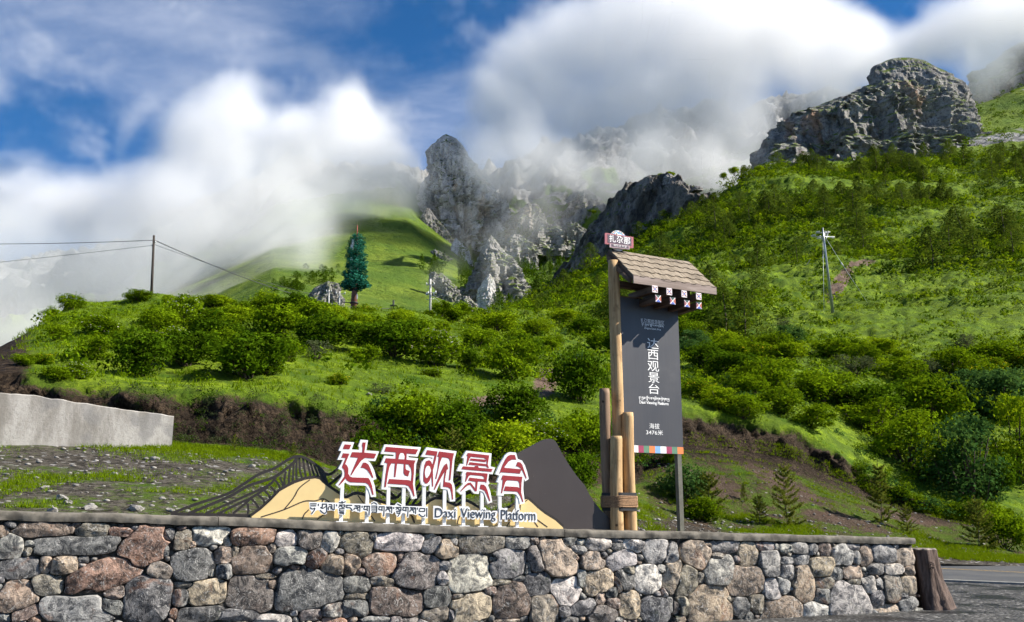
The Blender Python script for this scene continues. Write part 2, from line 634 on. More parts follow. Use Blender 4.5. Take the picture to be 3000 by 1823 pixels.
gravel = np.maximum(gravel, np.where((_rowi < 1.12) & (_x > 1400), 0.95, 0))
gravel = np.maximum(gravel, pix_blob(1950, 1545, 220, 22, 2) * 1.0)

me = grid_mesh('hillside', LAND)
for nm, v in (('soil', soil), ('path', path), ('gravel', gravel)):
    set_attr(me, nm, v)
land = tag(link('hillside', me, M_LAND, smooth=True), 'green hillside with cut earth banks rising behind the stone wall', None, None, 'structure')


def ground_at(px, py, dmin=0.0, dmax=1e9):
    """nearest point of the land seen at a photo pixel"""
    d2 = (_pix[..., 0] - px) ** 2 + (_pix[..., 1] - py) ** 2
    d2 = np.where((_dep < dmin) | (_dep > dmax), 1e12, d2)
    ok = d2 < max(d2.min() * 2.5, 60.0)
    dd = np.where(ok, _dep, 1e9)
    i = np.unravel_index(np.argmin(dd), dd.shape)
    return Vector(LAND[i])


# flat ground in front of the wall and everywhere below the land
def gravel_mat():
    m, nt, b = new_mat('gravel_ground', 0.8, 0.3)
    co = obj_coord(nt)
    vor = nt.nodes.new('ShaderNodeTexVoronoi'); vor.inputs['Scale'].default_value = 14.0
    nt.links.new(co, vor.inputs['Vector'])
    hv = nt.nodes.new('ShaderNodeSeparateColor'); nt.links.new(vor.outputs['Color'], hv.inputs[0])
    n = noise_n(nt, co, 0.8, 5, 0.6)
    c = mixc(nt, hv.outputs[0], (0.018, 0.018, 0.018), (0.085, 0.082, 0.078))
    c = mixc(nt, maprange(nt, hv.outputs[1], 0.9, 0.98), c, (0.22, 0.21, 0.2))
    wet = maprange(nt, n, 0.40, 0.52)
    c = mixc(nt, wet, (0.016, 0.015, 0.014), c)
    nt.links.new(c, b.inputs['Base Color'])
    nt.links.new(math_n(nt, 'ADD', math_n(nt, 'MULTIPLY', wet, 0.5), 0.38), b.inputs['Roughness'])
    bump(nt, b, math_n(nt, 'SUBTRACT', 1.0, vor.outputs['Distance']), 0.9, 0.04)
    return m


bm = bmesh.new()
bmesh.ops.create_grid(bm, x_segments=60, y_segments=60, size=6000)
me = mesh_bm('ground', bm)
tag(link('ground', me, gravel_mat()), 'dark wet gravel ground in front of the stone wall', None, None, 'structure')


# asphalt road passing behind the end of the wall
def asphalt_mat():
    m, nt, b = new_mat('asphalt', 0.75, 0.35)
    co = obj_coord(nt)
    n = noise_n(nt, co, 60, 4, 0.7)
    n2 = noise_n(nt, co, 0.7, 4, 0.6)
    c = mixc(nt, n, (0.030, 0.031, 0.034), (0.075, 0.077, 0.082))
    c = mixc(nt, maprange(nt, n2, 0.35, 0.7), c, (0.085, 0.083, 0.08))
    nt.links.new(c, b.inputs['Base Color'])
    bump(nt, b, n, 0.3, 0.01)
    return m


def strip(name, near, far, z, mat, kind_label):
    """a level band on the ground between two lines (lists of x,y)"""
    V = [(x, y, z) for x, y in near] + [(x, y, z) for x, y in far]
    n = len(near)
    return link(name, mesh_of(name, V, [(i, i + 1, n + i + 1, n + i) for i in range(n - 1)]), mat)


def gline(pts, z):
    out = []
    for px, py in pts:
        d = ray(px, py)
        t = (z - EYE.z) / d.z
        out.append((EYE.x + d.x * t, EYE.y + d.y * t))
    return out


rn = gline([(3900, 1745), (3400, 1727), (3000, 1712), (2760, 1702), (2500, 1692)], 0.004)
rf = gline([(3900, 1680), (3400, 1668), (3000, 1657), (2760, 1645), (2500, 1634)], 0.004)
strip('road', [(90, 21.5)] + rn + [(-25, 28.0)], [(100, 34)] + rf + [(-25, 36.5)], 0.006, asphalt_mat(), '')
tag(bpy.data.objects['road'], 'grey asphalt road passing behind the wall end', None, None, 'structure')
yl = []
for (x0, y0), (x1, y1) in zip([(90, 21.5)] + rn + [(-25, 28.0)], [(100, 34)] + rf + [(-25, 36.5)]):
    yl.append((x0 + (x1 - x0) * 0.55, y0 + (y1 - y0) * 0.55))
M_YELLOW_LINE = simple_mat('road_paint_yellow', (0.55, 0.33, 0.06), 0.7, 0.25, 5)
strip('road_line', [(x, y - 0.07) for x, y in yl], [(x, y + 0.07) for x, y in yl], 0.010, M_YELLOW_LINE, '')
tag(bpy.data.objects['road_line'], 'thin yellow centre line painted on the road', None, None, 'structure')
M_EDGE = simple_mat('road_edge_concrete', (0.25, 0.24, 0.22), 0.9, 0.25, 8)
for nm, ln, o1, o2 in (('road_edging', rn, -0.28, -0.02), ('road_edging', rf, 0.02, 0.26)):
    bm = bmesh.new()
    for i in range(len(ln) - 1):
        (x0, y0), (x1, y1) = ln[i], ln[i + 1]
        vs = [bm.verts.new((x, y + o, z)) for (x, y) in ((x0, y0), (x1, y1)) for o in (o1, o2) for z in (-0.05, 0.05)]
        for f in ((0, 1, 3, 2), (4, 6, 7, 5), (0, 4, 5, 1), (2, 3, 7, 6), (1, 5, 7, 3)):
            bm.faces.new([vs[k] for k in f])
    tag(link(nm, mesh_bm(nm, bm), M_EDGE), 'low concrete edging along the road', None, None, 'structure')


# ------------------------------------------------------------------ rock: solid crags from their left/right edges by height
def crag(name, prof, depth, mat, fat=0.8, rel=0.06, seed=1, rows=60, cols=56, fscale=None, lean=0.0, label=None, strata=0.0):
    """prof: (photo row, left column, right column) top to bottom; a closed solid as deep as it is wide times `fat`"""
    pr = list(prof)
    if name == 'rock_outcrop' or name == 'rock_spire':
        wl = pr[-1][2] - pr[-1][1]
        pr[-1] = (pr[-1][0], min(p[1] for p in pr), max(p[2] for p in pr))
        pr.append((pr[-1][0] + 45, pr[-1][1] - wl * 0.15, pr[-1][2] + wl * 0.15))
    pr = np.array(pr, float)
    ys = np.linspace(pr[0, 0], pr[-1, 0], rows)
    L = np.interp(ys, pr[:, 0], pr[:, 1]); R = np.interp(ys, pr[:, 0], pr[:, 2])
    th = np.linspace(0, 2 * np.pi, cols, endpoint=False)
    V = np.zeros((rows, cols, 3))
    for i, y in enumerate(ys):
        dpt = depth + lean * (ys[-1] - y) / F * depth
        a = np.array(at(L[i], y, dpt)); b = np.array(at(R[i], y, dpt))
        c = (a + b) / 2
        hw = (b[0] - a[0]) / 2
        cs, sn = np.cos(th), np.sin(th)
        sq = 1.0
        V[i, :, 0] = c[0] + hw * np.sign(cs) * np.abs(cs) ** sq
        V[i, :, 1] = dpt + hw * fat * sn + hw * fat * 0.2
        V[i, :, 2] = c[2]
    size = (R.max() - L.min()) / F * depth
    fs = (fscale or 5.0) / size
    hwm = (R - L) / 2 / F * depth
    Pn = V.reshape(-1, 3)
    rs = np.random.RandomState(seed)
    tt = np.linspace(0, 1, rows)[:, None]
    # broken, many-sided section instead of a round one
    poly = np.full((rows, cols), 9.0)
    for k in range(7):
        ak = 2 * np.pi * (k + rs.uniform(-.3, .3)) / 7 + rs.uniform(-.5, .5) * tt
        dk = rs.uniform(0.80, 0.98) + 0.10 * np.sin(tt * rs.uniform(4, 12) + rs.rand() * 6)
        cs_ = np.cos(th[None] - ak)
        poly = np.minimum(poly, np.where(cs_ > 0.2, dk / np.maximum(cs_, 0.2), 9.0))
    poly = np.minimum(poly, 1.12) - 0.98
    n1 = fbm(Pn * np.array([1, 1, 0.22]) * fs, 5, seed, 0.58, True).reshape(rows, cols)
    n2 = fbm(Pn * np.array([1, 1, 0.6]) * fs * 0.45, 3, seed + 5).reshape(rows, cols)
    n4 = fbm(Pn * np.array([1, 1, 0.5]) * fs * 3.0, 3, seed + 7, 0.6, True).reshape(rows, cols)
    loc = np.minimum(hwm[:, None] * 2.0, size * 0.75)
    d = hwm[:, None] * poly * 0.6 + loc * rel * (1.3 * (n1 - 0.3) + 0.9 * n2 + 0.75 * (n4 - 0.4))
    if strata:
        zz = V[:, :, 2] * 0.5 + 3.2 * n2 + 1.2 * n1 + 0.10 * V[:, :, 0]
        saw = np.abs((zz / 3.2) % 1.0 - 0.5) * 2
        d = d + strata * (np.clip(saw * 2.2, 0, 1) - 0.6) * (0.6 + 0.8 * np.clip(n1, 0, 1))
    V[:, :, 0] += np.cos(th)[None] * d
    V[:, :, 1] += np.sin(th)[None] * d
    n3 = fbm(Pn * fs * 1.6, 3, seed + 9).reshape(rows, cols)
    V[:, :, 2] += n3 * rel * loc * 0.45
    a = np.arange(rows * cols).reshape(rows, cols)
    b2 = np.roll(a, -1, 1)
    q = np.stack([a[:-1], b2[:-1], b2[1:], a[1:]], -1).reshape(-1, 4)
    Vf = np.concatenate([V.reshape(-1, 3), V[0].mean(0)[None] + np.array([[0, 0, rel * size * 0.2]])])
    Fq = q[:, ::-1].tolist() + [(int(a[0, k]), int(a[0, (k + 1) % cols]), rows * cols) for k in range(cols)]
    me = mesh_of(name, Vf.tolist(), Fq)
    me.polygons.foreach_set('use_smooth', [False] * len(me.polygons))
    o = link(name, me, mat)
    return tag(o, label, None, None, 'structure')


# ------------------------------------------------------------------ far valley and mountains
VX = np.linspace(-700, 2500, 340)
VROWS = [
    [(-700, 1350, 190), (300, 1180, 190), (900, 990, 210), (1300, 985, 240), (1600, 970, 330), (2500, 900, 420)],
    [(-700, 1250, 300), (300, 1080, 300), (600, 940, 310), (800, 858, 320), (1000, 875, 340), (1200, 905, 360), (1300, 900, 380), (1420, 900, 400), (1600, 870, 450), (2500, 800, 520)],
    [(-700, 1180, 420), (300, 1010, 420), (600, 860, 440), (800, 765, 450), (1000, 745, 480), (1200, 770, 480), (1340, 815, 460), (1420, 885, 450), (1480, 850, 470), (1600, 760, 520), (1750, 650, 560), (2500, 560, 620)],
    [(-700, 1100, 600), (300, 930, 570), (800, 690, 560), (1000, 625, 580), (1200, 605, 610), (1330, 690, 660), (1430, 790, 620), (1500, 720, 640), (1600, 640, 660), (1750, 570, 700), (2500, 470, 760)],
    [(-700, 1000, 780), (300, 800, 780), (800, 580, 800), (890, 510, 810), (960, 530, 800), (1100, 540, 780), (1250, 560, 770), (1450, 610, 760), (1600, 540, 780), (1750, 480, 800), (2000, 450, 840), (2500, 420, 880)],
    [(-700, 950, 840), (300, 770, 840), (780, 560, 850), (890, 440, 850), (960, 520, 850), (1060, 600, 850), (1250, 570, 840), (1450, 530, 850), (1600, 460, 880), (1750, 400, 900), (1900, 380, 920), (2150, 340, 930), (2500, 300, 940)],
    [(-700, 1000, 1000), (300, 900, 1000), (2500, 600, 1100)],
]
VG, VI = loft(VROWS, [10, 40, 40, 40, 30, 10], VX, None, 2)
_vp = VG.reshape(-1, 3)
_vr = np.repeat(VI[:, None], len(VX), 1)
_rid = fbm(_vp * np.array([0.020, 0.020, 0.006]), 6, 77, 0.58, True).reshape(VG.shape[:2])
_roll = fbm(_vp * 0.02, 4, 71).reshape(VG.shape[:2])
_vx = project(VG)[..., 0]
vrock = np.clip((_vr - 3.05) / 0.5, 0, 1)
vrock = np.maximum(vrock, np.clip((_vx - 1380) / 140, 0, 1) * np.clip((_vr - 1.2) / 0.6, 0, 1) * 0.55)
VG[..., 2] += (1 - vrock) * 3.0 * _roll + vrock * (10 * (_rid - 0.4))
VG[..., 1] -= vrock * 16 * _rid


def valley_mat():
    m, nt, b = new_mat('valley_land', 0.95, 0.1)
    co = obj_coord(nt)
    st = nt.nodes.new('ShaderNodeMapping'); st.inputs['Scale'].default_value = (1, 1, 0.35)
    nt.links.new(co, st.inputs[0])
    a = noise_n(nt, co, 0.03, 6, 0.65)
    f = noise_n(nt, co, 0.25, 6, 0.7)
    r = noise_n(nt, st.outputs[0], 0.09, 7, 0.7, 0.4)
    g = mixc(nt, maprange(nt, a, 0.35, 0.65), (0.065, 0.115, 0.014), (0.135, 0.185, 0.022))
    g = mixc(nt, maprange(nt, f, 0.30, 0.46), (0.025, 0.05, 0.010), g)
    rk = mixc(nt, maprange(nt, r, 0.35, 0.62), (0.12, 0.12, 0.122), (0.29, 0.285, 0.28))
    rk = mixc(nt, maprange(nt, f, 0.30, 0.5), (0.06, 0.06, 0.062), rk)
    mk = maprange(nt, math_n(nt, 'ADD', attr(nt, 'rock'), math_n(nt, 'MULTIPLY', math_n(nt, 'SUBTRACT', a, 0.5), 3.2)), 0.48, 0.64)
    c = mixc(nt, mk, g, rk)
    nt.links.new(c, b.inputs['Base Color'])
    bump(nt, b, math_n(nt, 'ADD', r, f), 1.0, 2.0)
    return m


M_VALLEY = valley_mat()
me = grid_mesh('valley', VG)
set_attr(me, 'rock', vrock)
tag(link('valley', me, M_VALLEY), 'green alpine valley side with rock walls above it, half lost in cloud', None, None, 'structure')
_vpix = project(VG)


def valley_at(px, py):
    d2 = (_vpix[..., 0] - px) ** 2 + (_vpix[..., 1] - py) ** 2
    ok = d2 < max(d2.min() * 2.5, 60.0)
    dd = np.where(ok, VG[..., 1], 1e9)
    i = np.unravel_index(np.argmin(dd), dd.shape)
    return Vector(VG[i])


def lab(o, text):
    o['label'] = text
    return o


crag('rock_spire', [(397, 1300, 1314), (408, 1284, 1332), (430, 1268, 1348), (460, 1260, 1366), (500, 1256, 1392), (550, 1247, 1424), (600, 1240, 1448), (650, 1234, 1468), (715, 1228, 1485)], 650, M_ROCK, 0.8, 0.072, 18, 150, 130, 9, label='tall pale limestone peak standing out of the cloud')
crag('rock_spire', [(610, 1244, 1256), (645, 1232, 1280), (690, 1235, 1320), (715, 1250, 1340)], 610, M_ROCK_TOOTH, 0.7, 0.06, 16, 44, 50, 7, label='broken rock foot left under the tall spire')
crag('rock_spire', [(690, 1435, 1440), (705, 1426, 1452), (730, 1414, 1470), (760, 1405, 1498), (790, 1390, 1520), (825, 1370, 1530), (860, 1350, 1540)], 420, M_ROCK_TOOTH, 0.7, 0.07, 12, 80, 72, 8, label='pointed grey rock tooth rising from the dark valley')
crag('rock_spire', [(698, 1333, 1339), (715, 1325, 1350), (735, 1318, 1368), (750, 1316, 1374)], 560, M_ROCK, 0.9, 0.07, 13, 36, 40, 5, label='small rock tooth on the valley meadow below the tall spire')
crag('rock_spire', [(803, 1431, 1436), (825, 1418, 1446), (850, 1406, 1450), (890, 1398, 1446)], 400, M_ROCK, 0.9, 0.07, 14, 40, 40, 5, label='low rock tooth among dark pines in the valley bottom')
for i, (pf, d, t) in enumerate((
        ([(735, 1262, 1290), (760, 1250, 1320), (790, 1255, 1335), (805, 1270, 1330)], 520, 'broken pale rock outcrop on the meadow left of the pointed tooth'),
        ([(800, 1258, 1290), (830, 1262, 1320), (860, 1290, 1345), (885, 1315, 1350)], 400, 'dark slanting rock rib above the concrete power pole'),
        ([(745, 1195, 1225), (765, 1185, 1240), (795, 1190, 1240)], 530, 'rock outcrop on the meadow half covered by mist'),
        ([(828, 950, 985), (845, 925, 995), (870, 912, 998), (905, 900, 1000)], 300, 'grey rock bluff behind the disguised antenna mast'),
        ([(660, 1590, 1630), (690, 1560, 1660), (720, 1550, 1670)], 520, 'round grey rock dome below the cloud by the dark ridge'),
        ([(655, 1655, 1690), (680, 1640, 1710), (715, 1640, 1715)], 520, 'second round rock dome beside the dark ridge'),
        ([(600, 1545, 1570), (630, 1525, 1590), (665, 1500, 1600)], 600, 'pale rock rib running down out of the cloud'),
        ([(560, 1700, 1730), (600, 1670, 1770), (640, 1660, 1780)], 610, 'pale broken rocks above the dark ridge shoulder'),
        ([(690, 1500, 1530), (720, 1480, 1560), (750, 1490, 1570)], 510, 'white rock slab among pines in the valley'),
        ([(860, 1520, 1545), (885, 1500, 1570), (915, 1490, 1580)], 330, 'broken pale rocks at the foot of the dark ridge'),
        ([(870, 1345, 1375), (890, 1335, 1385), (915, 1335, 1390)], 330, 'low grey rock at the edge of the meadow'))):
    crag('rock_outcrop', pf, d, M_ROCK_TOOTH, 0.8, 0.09, 20 + i, 44, 48, 6, label=t)

# big cliff over the right-hand slope
crag('cliff', [(174, 2612, 2678), (190, 2570, 2712), (220, 2557, 2758), (250, 2553, 2800), (275, 2520, 2822), (300, 2440, 2835), (330, 2345, 2842), (352, 2302, 2850), (400, 2290, 2870), (430, 2284, 2900), (452, 2262, 2960), (480, 2256, 3060), (520, 2256, 3150), (580, 2260, 3200)],
     430, M_ROCK_CLIFF, 0.42, 0.034, 41, 190, 230, 10, lean=0.35, strata=0.35, label='grey limestone cliff with ledges above the juniper slope')
UX = np.linspace(2650, 3900, 90)
UG, UI = loft([[(2650, 560, 370), (3000, 500, 380), (3900, 400, 400)], [(2650, 440, 420), (2900, 400, 420), (3000, 385, 420), (3900, 250, 440)], [(2650, 350, 480), (2830, 305, 480), (3000, 243, 490), (3900, 60, 520)], [(2650, 500, 600), (3900, 200, 640)]], [20, 30, 10], UX, None, 2)
_up_ = UG.reshape(-1, 3)
UG[..., 2] += (fbm(_up_ * 0.03, 4, 55) * 3.0 + fbm(_up_ * 0.2, 3, 56) * 0.7).reshape(UG.shape[:2])
me = grid_mesh('upper_slope', UG)
set_attr(me, 'rock', np.clip(1.0 - np.abs(UI - 0.95) / 0.35, 0, 1)[:, None].repeat(90, 1) * 0.75)
tag(link('upper_slope', me, M_VALLEY), 'high green slope beside the cliff, running up into cloud', None, None, 'structure')
_upix = project(UG)
# mountain wall behind, only its lower part shows under the cloud
crag('mountain_wall', [(120, 3020, 3200), (170, 2960, 3500), (240, 2920, 3700), (420, 2900, 3800)], 660, M_ROCK_CLIFF, 0.5, 0.05, 47, 60, 70, 8, label='dark rock wall at the picture edge, mostly hidden in cloud')

# the shaded ridge: from the lit slope's edge to its skyline
tS = np.linspace(0, 1, 90)
edge_row = np.array([(1500, 925, 296), (1560, 890, 292), (1700, 818, 282), (1800, 762, 272), (1900, 694, 264), (2000, 634, 252), (2090, 596, 247)], float)
sky_row = np.array([(1545, 912, 300), (1600, 858, 305), (1665, 775, 302), (1725, 695, 298), (1790, 615, 294), (1850, 545, 288), (1895, 535, 282), (1985, 540, 270), (2040, 568, 258), (2095, 600, 250)], float)


def param(rw, t):
    s = np.concatenate([[0], np.cumsum(np.hypot(np.diff(rw[:, 0]), np.diff(rw[:, 1])))])
    s /= s[-1]
    return np.stack([np.interp(t, s, rw[:, k]) for k in range(3)], 1)


E0 = world_of(param(edge_row, tS)); E1 = world_of(param(sky_row, tS))
RG = []
for j in range(44):
    t = j / 43
    g = E0 * (1 - t) + E1 * t
    g[:, 0] -= 0.0
    RG.append(g)
back = E1 + np.array([6, 30, -12]); RG.append(back)
back2 = E1 + np.array([30, 60, -70]); RG.append(back2)
RG = np.array(RG)
_rp = RG.reshape(-1, 3)
_rr = fbm(_rp * np.array([0.07, 0.07, 0.05]), 5, 91, 0.58, True).reshape(RG.shape[:2])
_r2 = fbm(_rp * 0.25, 4, 93, 0.55, True).reshape(RG.shape[:2])
_w = np.clip(np.minimum(np.arange(len(RG)) / 8.0, 1), 0, 1)[:, None]
RG[..., 1] -= _w * (4.0 * _rr + 1.4 * _r2 + 1)
RG[..., 0] -= _w * (1.0 * _rr)
RG[..., 2] += _w * (0.9 * _r2 - 0.6)
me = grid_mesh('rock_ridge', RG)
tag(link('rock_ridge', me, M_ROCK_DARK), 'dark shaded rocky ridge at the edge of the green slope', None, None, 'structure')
# ------------------------------------------------------------------ rubble stone wall
def cap_y(px):
    return float(np.interp(px, [-900, 0, 609, 1217, 1643, 1997, 2666, 2800], [1470, 1497, 1514, 1539, 1551, 1559, 1577, 1581]))


def cap_z(s):
    return float(np.interp(s, CAP_S, CAP_Z))


CAP_S, CAP_Z = [], []
for px in (-900, 0, 609, 1217, 1643, 1997, 2666, 2760):
    s_, z_ = WALL.hit(px, cap_y(px), 0.06)
    CAP_S.append(s_); CAP_Z.append(z_)
S_END = WALL.hit(2672, 1600, 0)[0]
S_BEG = WALL.hit(-500, 1600, 0)[0]
CAP_T = 0.115

wall = empty('stone_wall', WALL.matrix(0, 0, 0), 'long rubble stone wall with a flat concrete cap', 'wall')


def stone_mat():
    """weathered mountain stone: the tint comes from each stone, veins and stains from the rock"""
    m, nt, b = new_mat('wall_stone', 0.72, 0.35)
    co = obj_coord(nt)
    oi = nt.nodes.new('ShaderNodeObjectInfo')
    base = oi.outputs['Color']
    rnd = oi.outputs['Random']
    sh = vmath(nt, 'ADD', co, None)
    cb = nt.nodes.new('ShaderNodeCombineXYZ')
    for k in range(3):
        nt.links.new(math_n(nt, 'MULTIPLY', rnd, 40.0 + 13 * k), cb.inputs[k])
    sh = vmath(nt, 'ADD', co, cb.outputs[0])
    n1 = noise_n(nt, sh, 6.0, 7, 0.74, 0.7)
    n2 = noise_n(nt, sh, 22.0, 5, 0.7, 0.3)
    n3 = noise_n(nt, sh, 2.2, 4, 0.6, 1.0)
    dark = vmath(nt, 'MULTIPLY', base, (0.22, 0.23, 0.26))
    light = vmath(nt, 'ADD', vmath(nt, 'MULTIPLY', base, (1.75, 1.68, 1.58)), (0.04, 0.038, 0.035))
    c = mixc(nt, maprange(nt, n1, 0.38, 0.62), dark, light)
    # rusty stains on part of the stones
    st = math_n(nt, 'MULTIPLY', maprange(nt, n3, 0.55, 0.68), maprange(nt, rnd, 0.45, 0.75))
    c = mixc(nt, math_n(nt, 'MULTIPLY', st, 0.55), c, (0.20, 0.085, 0.04))
    # pale calcite veins
    v = noise_n(nt, sh, 3.0, 3, 0.55, 2.2)
    vein = maprange(nt, math_n(nt, 'ABSOLUTE', math_n(nt, 'SUBTRACT', v, 0.5)), 0.0, 0.020, 1.0, 0.0)
    v2 = noise_n(nt, sh, 7.0, 2, 0.5, 1.5)
    vein2 = maprange(nt, math_n(nt, 'ABSOLUTE', math_n(nt, 'SUBTRACT', v2, 0.47)), 0.0, 0.010, 0.7, 0.0)
    vein = math_n(nt, 'MULTIPLY', math_n(nt, 'MAXIMUM', vein, vein2), maprange(nt, n2, 0.42, 0.6))
    c = mixc(nt, math_n(nt, 'MULTIPLY', vein, 0.85), c, (0.48, 0.46, 0.43))
    c = mixc(nt, maprange(nt, n2, 0.30, 0.45), vmath(nt, 'MULTIPLY', base, (0.22, 0.22, 0.24)), c)
    # a little green growth
    gr = math_n(nt, 'MULTIPLY', maprange(nt, noise_n(nt, sh, 3.4, 4, 0.7), 0.60, 0.72), maprange(nt, rnd, 0.2, 0.05))
    c = mixc(nt, math_n(nt, 'MULTIPLY', gr, 0.6), c, (0.05, 0.075, 0.03))
    nt.links.new(c, b.inputs['Base Color'])
    bump(nt, b, math_n(nt, 'ADD', n1, math_n(nt, 'MULTIPLY', n2, 0.45)), 0.9, 0.035)
    return m


M_STONE = stone_mat()
M_MORTAR = simple_mat('old_mortar', (0.060, 0.054, 0.046), 0.95, 0.6, 14, bmp=0.9)
M_CAP = simple_mat('weathered_concrete', (0.125, 0.112, 0.092), 0.92, 0.5, 5.0, bmp=0.7)

TINT = {'dg': (0.085, 0.086, 0.088), 'gy': (0.165, 0.163, 0.158), 'lg': (0.26, 0.252, 0.238), 'lt': (0.40, 0.375, 0.340), 'lb': (0.28, 0.228, 0.170),
        'br': (0.205, 0.158, 0.118), 'rd': (0.190, 0.115, 0.082), 'dr': (0.112, 0.082, 0.068), 'gb': (0.140, 0.124, 0.098), 'pg': (0.108, 0.096, 0.090)}

A5 = [(20,265,80,80,0,'dr'),(320,240,400,130,-4,'dr'),(670,258,230,110,0,'gb'),(555,215,60,40,0,'br'),(870,270,190,60,5,'rd'),(1210,290,90,90,0,'dg'),(1045,370,390,250,-38,'rd'),(1320,330,130,140,0,'gb'),
 (1525,295,250,140,-5,'lt'),(1635,335,60,80,-40,'gy'),(1830,295,310,140,0,'rd'),(2065,320,160,110,0,'lt'),(2235,320,170,150,0,'pg'),(2380,330,120,150,25,'lg'),(80,385,180,190,0,'lg'),(215,355,80,50,0,'gy'),
 (550,365,620,140,1,'dg'),(200,410,60,70,20,'gb'),(140,525,300,160,0,'dg'),(330,500,90,110,0,'br'),(470,510,200,140,-10,'br'),(600,470,70,60,0,'dg'),(740,585,600,210,-18,'rd'),(1150,555,180,120,20,'gb'),
 (1400,505,300,230,0,'dg'),(1605,440,130,130,0,'br'),(1615,550,110,120,0,'gy'),(1810,470,280,210,0,'dr'),(1960,385,60,70,0,'gb'),(2095,440,230,130,0,'gy'),(2280,460,150,130,-40,'pg'),(2400,510,200,150,0,'br'),
 (130,740,270,240,0,'br'),(345,650,260,140,0,'gb'),(560,820,490,200,5,'gy'),(180,850,190,110,-20,'dr'),(830,710,150,90,-15,'dr'),(1060,740,340,340,0,'dg'),(1300,740,110,110,0,'dg'),(1500,700,270,190,-10,'lb'),
 (1810,715,340,260,5,'pg'),(2235,690,480,320,-10,'dg'),(1440,860,340,110,-4,'dg'),(1720,870,290,100,0,'dg'),(1960,900,260,80,0,'lt'),(2240,860,170,90,0,'pg'),(2400,830,160,120,0,'gy'),(2120,850,60,50,0,'gy'),
 (800,800,190,100,20,'dg'),(1250,860,60,80,0,'dr'),(250,900,90,50,0,'rd'),(30,890,110,70,0,'gy'),(1390,360,50,50,0,'br'),(1320,650,130,45,0,'gb'),(1700,410,60,80,0,'gb'),(1910,590,150,40,-5,'gb'),(1960,650,80,70,0,'dr'),
 (1130,220,110,28,0,'gb'),(980,205,90,18,0,'gb'),(420,600,60,50,0,'gb'),(640,690,90,40,0,'dr'),(1200,400,40,80,0,'dg'),(1520,560,50,60,0,'gy'),(2180,540,60,60,0,'dg')]
A6 = [(110,220,220,180,30,'gb'),(415,215,350,150,0,'lt'),(220,180,60,60,0,'dg'),(645,160,110,60,-20,'gy'),(650,240,150,110,-20,'gy'),(760,265,170,130,0,'lb'),(800,165,130,50,0,'gb'),(1000,225,320,150,0,'gb'),(810,220,50,70,0,'gy'),
 (1270,220,180,100,0,'gy'),(1385,200,60,80,0,'dr'),(1455,175,90,50,0,'gy'),(1540,185,60,50,0,'dg'),(1640,210,110,90,0,'lg'),(1565,330,300,260,38,'lb'),(1390,340,100,190,-15,'pg'),(1720,218,60,40,0,'lg'),(1700,275,120,70,15,'gy'),
 (1850,225,170,110,0,'lt'),(1985,198,80,45,0,'gy'),(1985,250,80,60,0,'dg'),(2100,220,130,130,30,'lt'),(2300,280,240,180,0,'lg'),(2160,190,60,40,0,'gy'),(60,380,130,150,0,'br'),(275,380,240,160,-8,'br'),(545,430,330,270,8,'pg'),
 (430,330,50,80,0,'dr'),(750,390,110,70,0,'gy'),(910,450,330,280,-8,'lt'),(1095,345,60,50,0,'gy'),(1200,370,270,210,0,'gy'),(1340,410,50,100,0,'dg'),(1405,525,180,170,0,'dg'),(1620,570,200,220,0,'lt'),(1800,350,160,130,0,'lb'),
 (2025,345,200,130,-10,'lg'),(1855,510,200,180,-8,'lb'),(1725,480,60,120,0,'gy'),(2040,490,130,150,25,'dg'),(2210,480,200,190,0,'lt'),(2400,480,180,260,0,'lb'),(2070,420,90,70,0,'gb'),(2310,410,70,60,0,'gy'),(100,525,190,120,0,'dg'),
 (290,500,170,70,10,'gb'),(725,480,90,110,-30,'lg'),(1145,508,130,40,0,'gb'),(1280,480,80,40,0,'gy'),(110,610,170,50,0,'gb'),(390,650,370,220,6,'dr'),(690,610,200,170,0,'dg'),(90,700,200,130,0,'dg'),(840,615,90,50,0,'gb'),
 (925,690,290,210,-8,'lb'),(1225,650,260,270,0,'dr'),(1070,570,90,60,0,'dr'),(1460,700,210,210,0,'gb'),(680,745,190,110,-10,'gb'),(250,780,240,60,0,'gy'),(470,785,160,50,0,'pg'),(1745,690,170,120,-10,'gy'),(1865,620,70,100,0,'br'),
 (1940,580,80,80,0,'dg'),(1955,660,100,80,0,'dr'),(2075,670,140,200,0,'lb'),(2270,700,230,170,0,'dg'),(1870,740,190,140,0,'pg'),(2330,580,50,70,0,'gy'),(2430,690,110,130,0,'pg'),(1600,720,80,80,0,'dg'),(1650,775,120,50,0,'dg'),
 (790,740,50,80,0,'gy'),(1200,790,200,40,0,'lb'),(2420,770,120,60,0,'br'),(1310,770,70,50,0,'dg'),(2000,780,60,40,0,'gy'),(1690,335,46,40,0,'rd'),(1990,520,40,110,-20,'gb')]
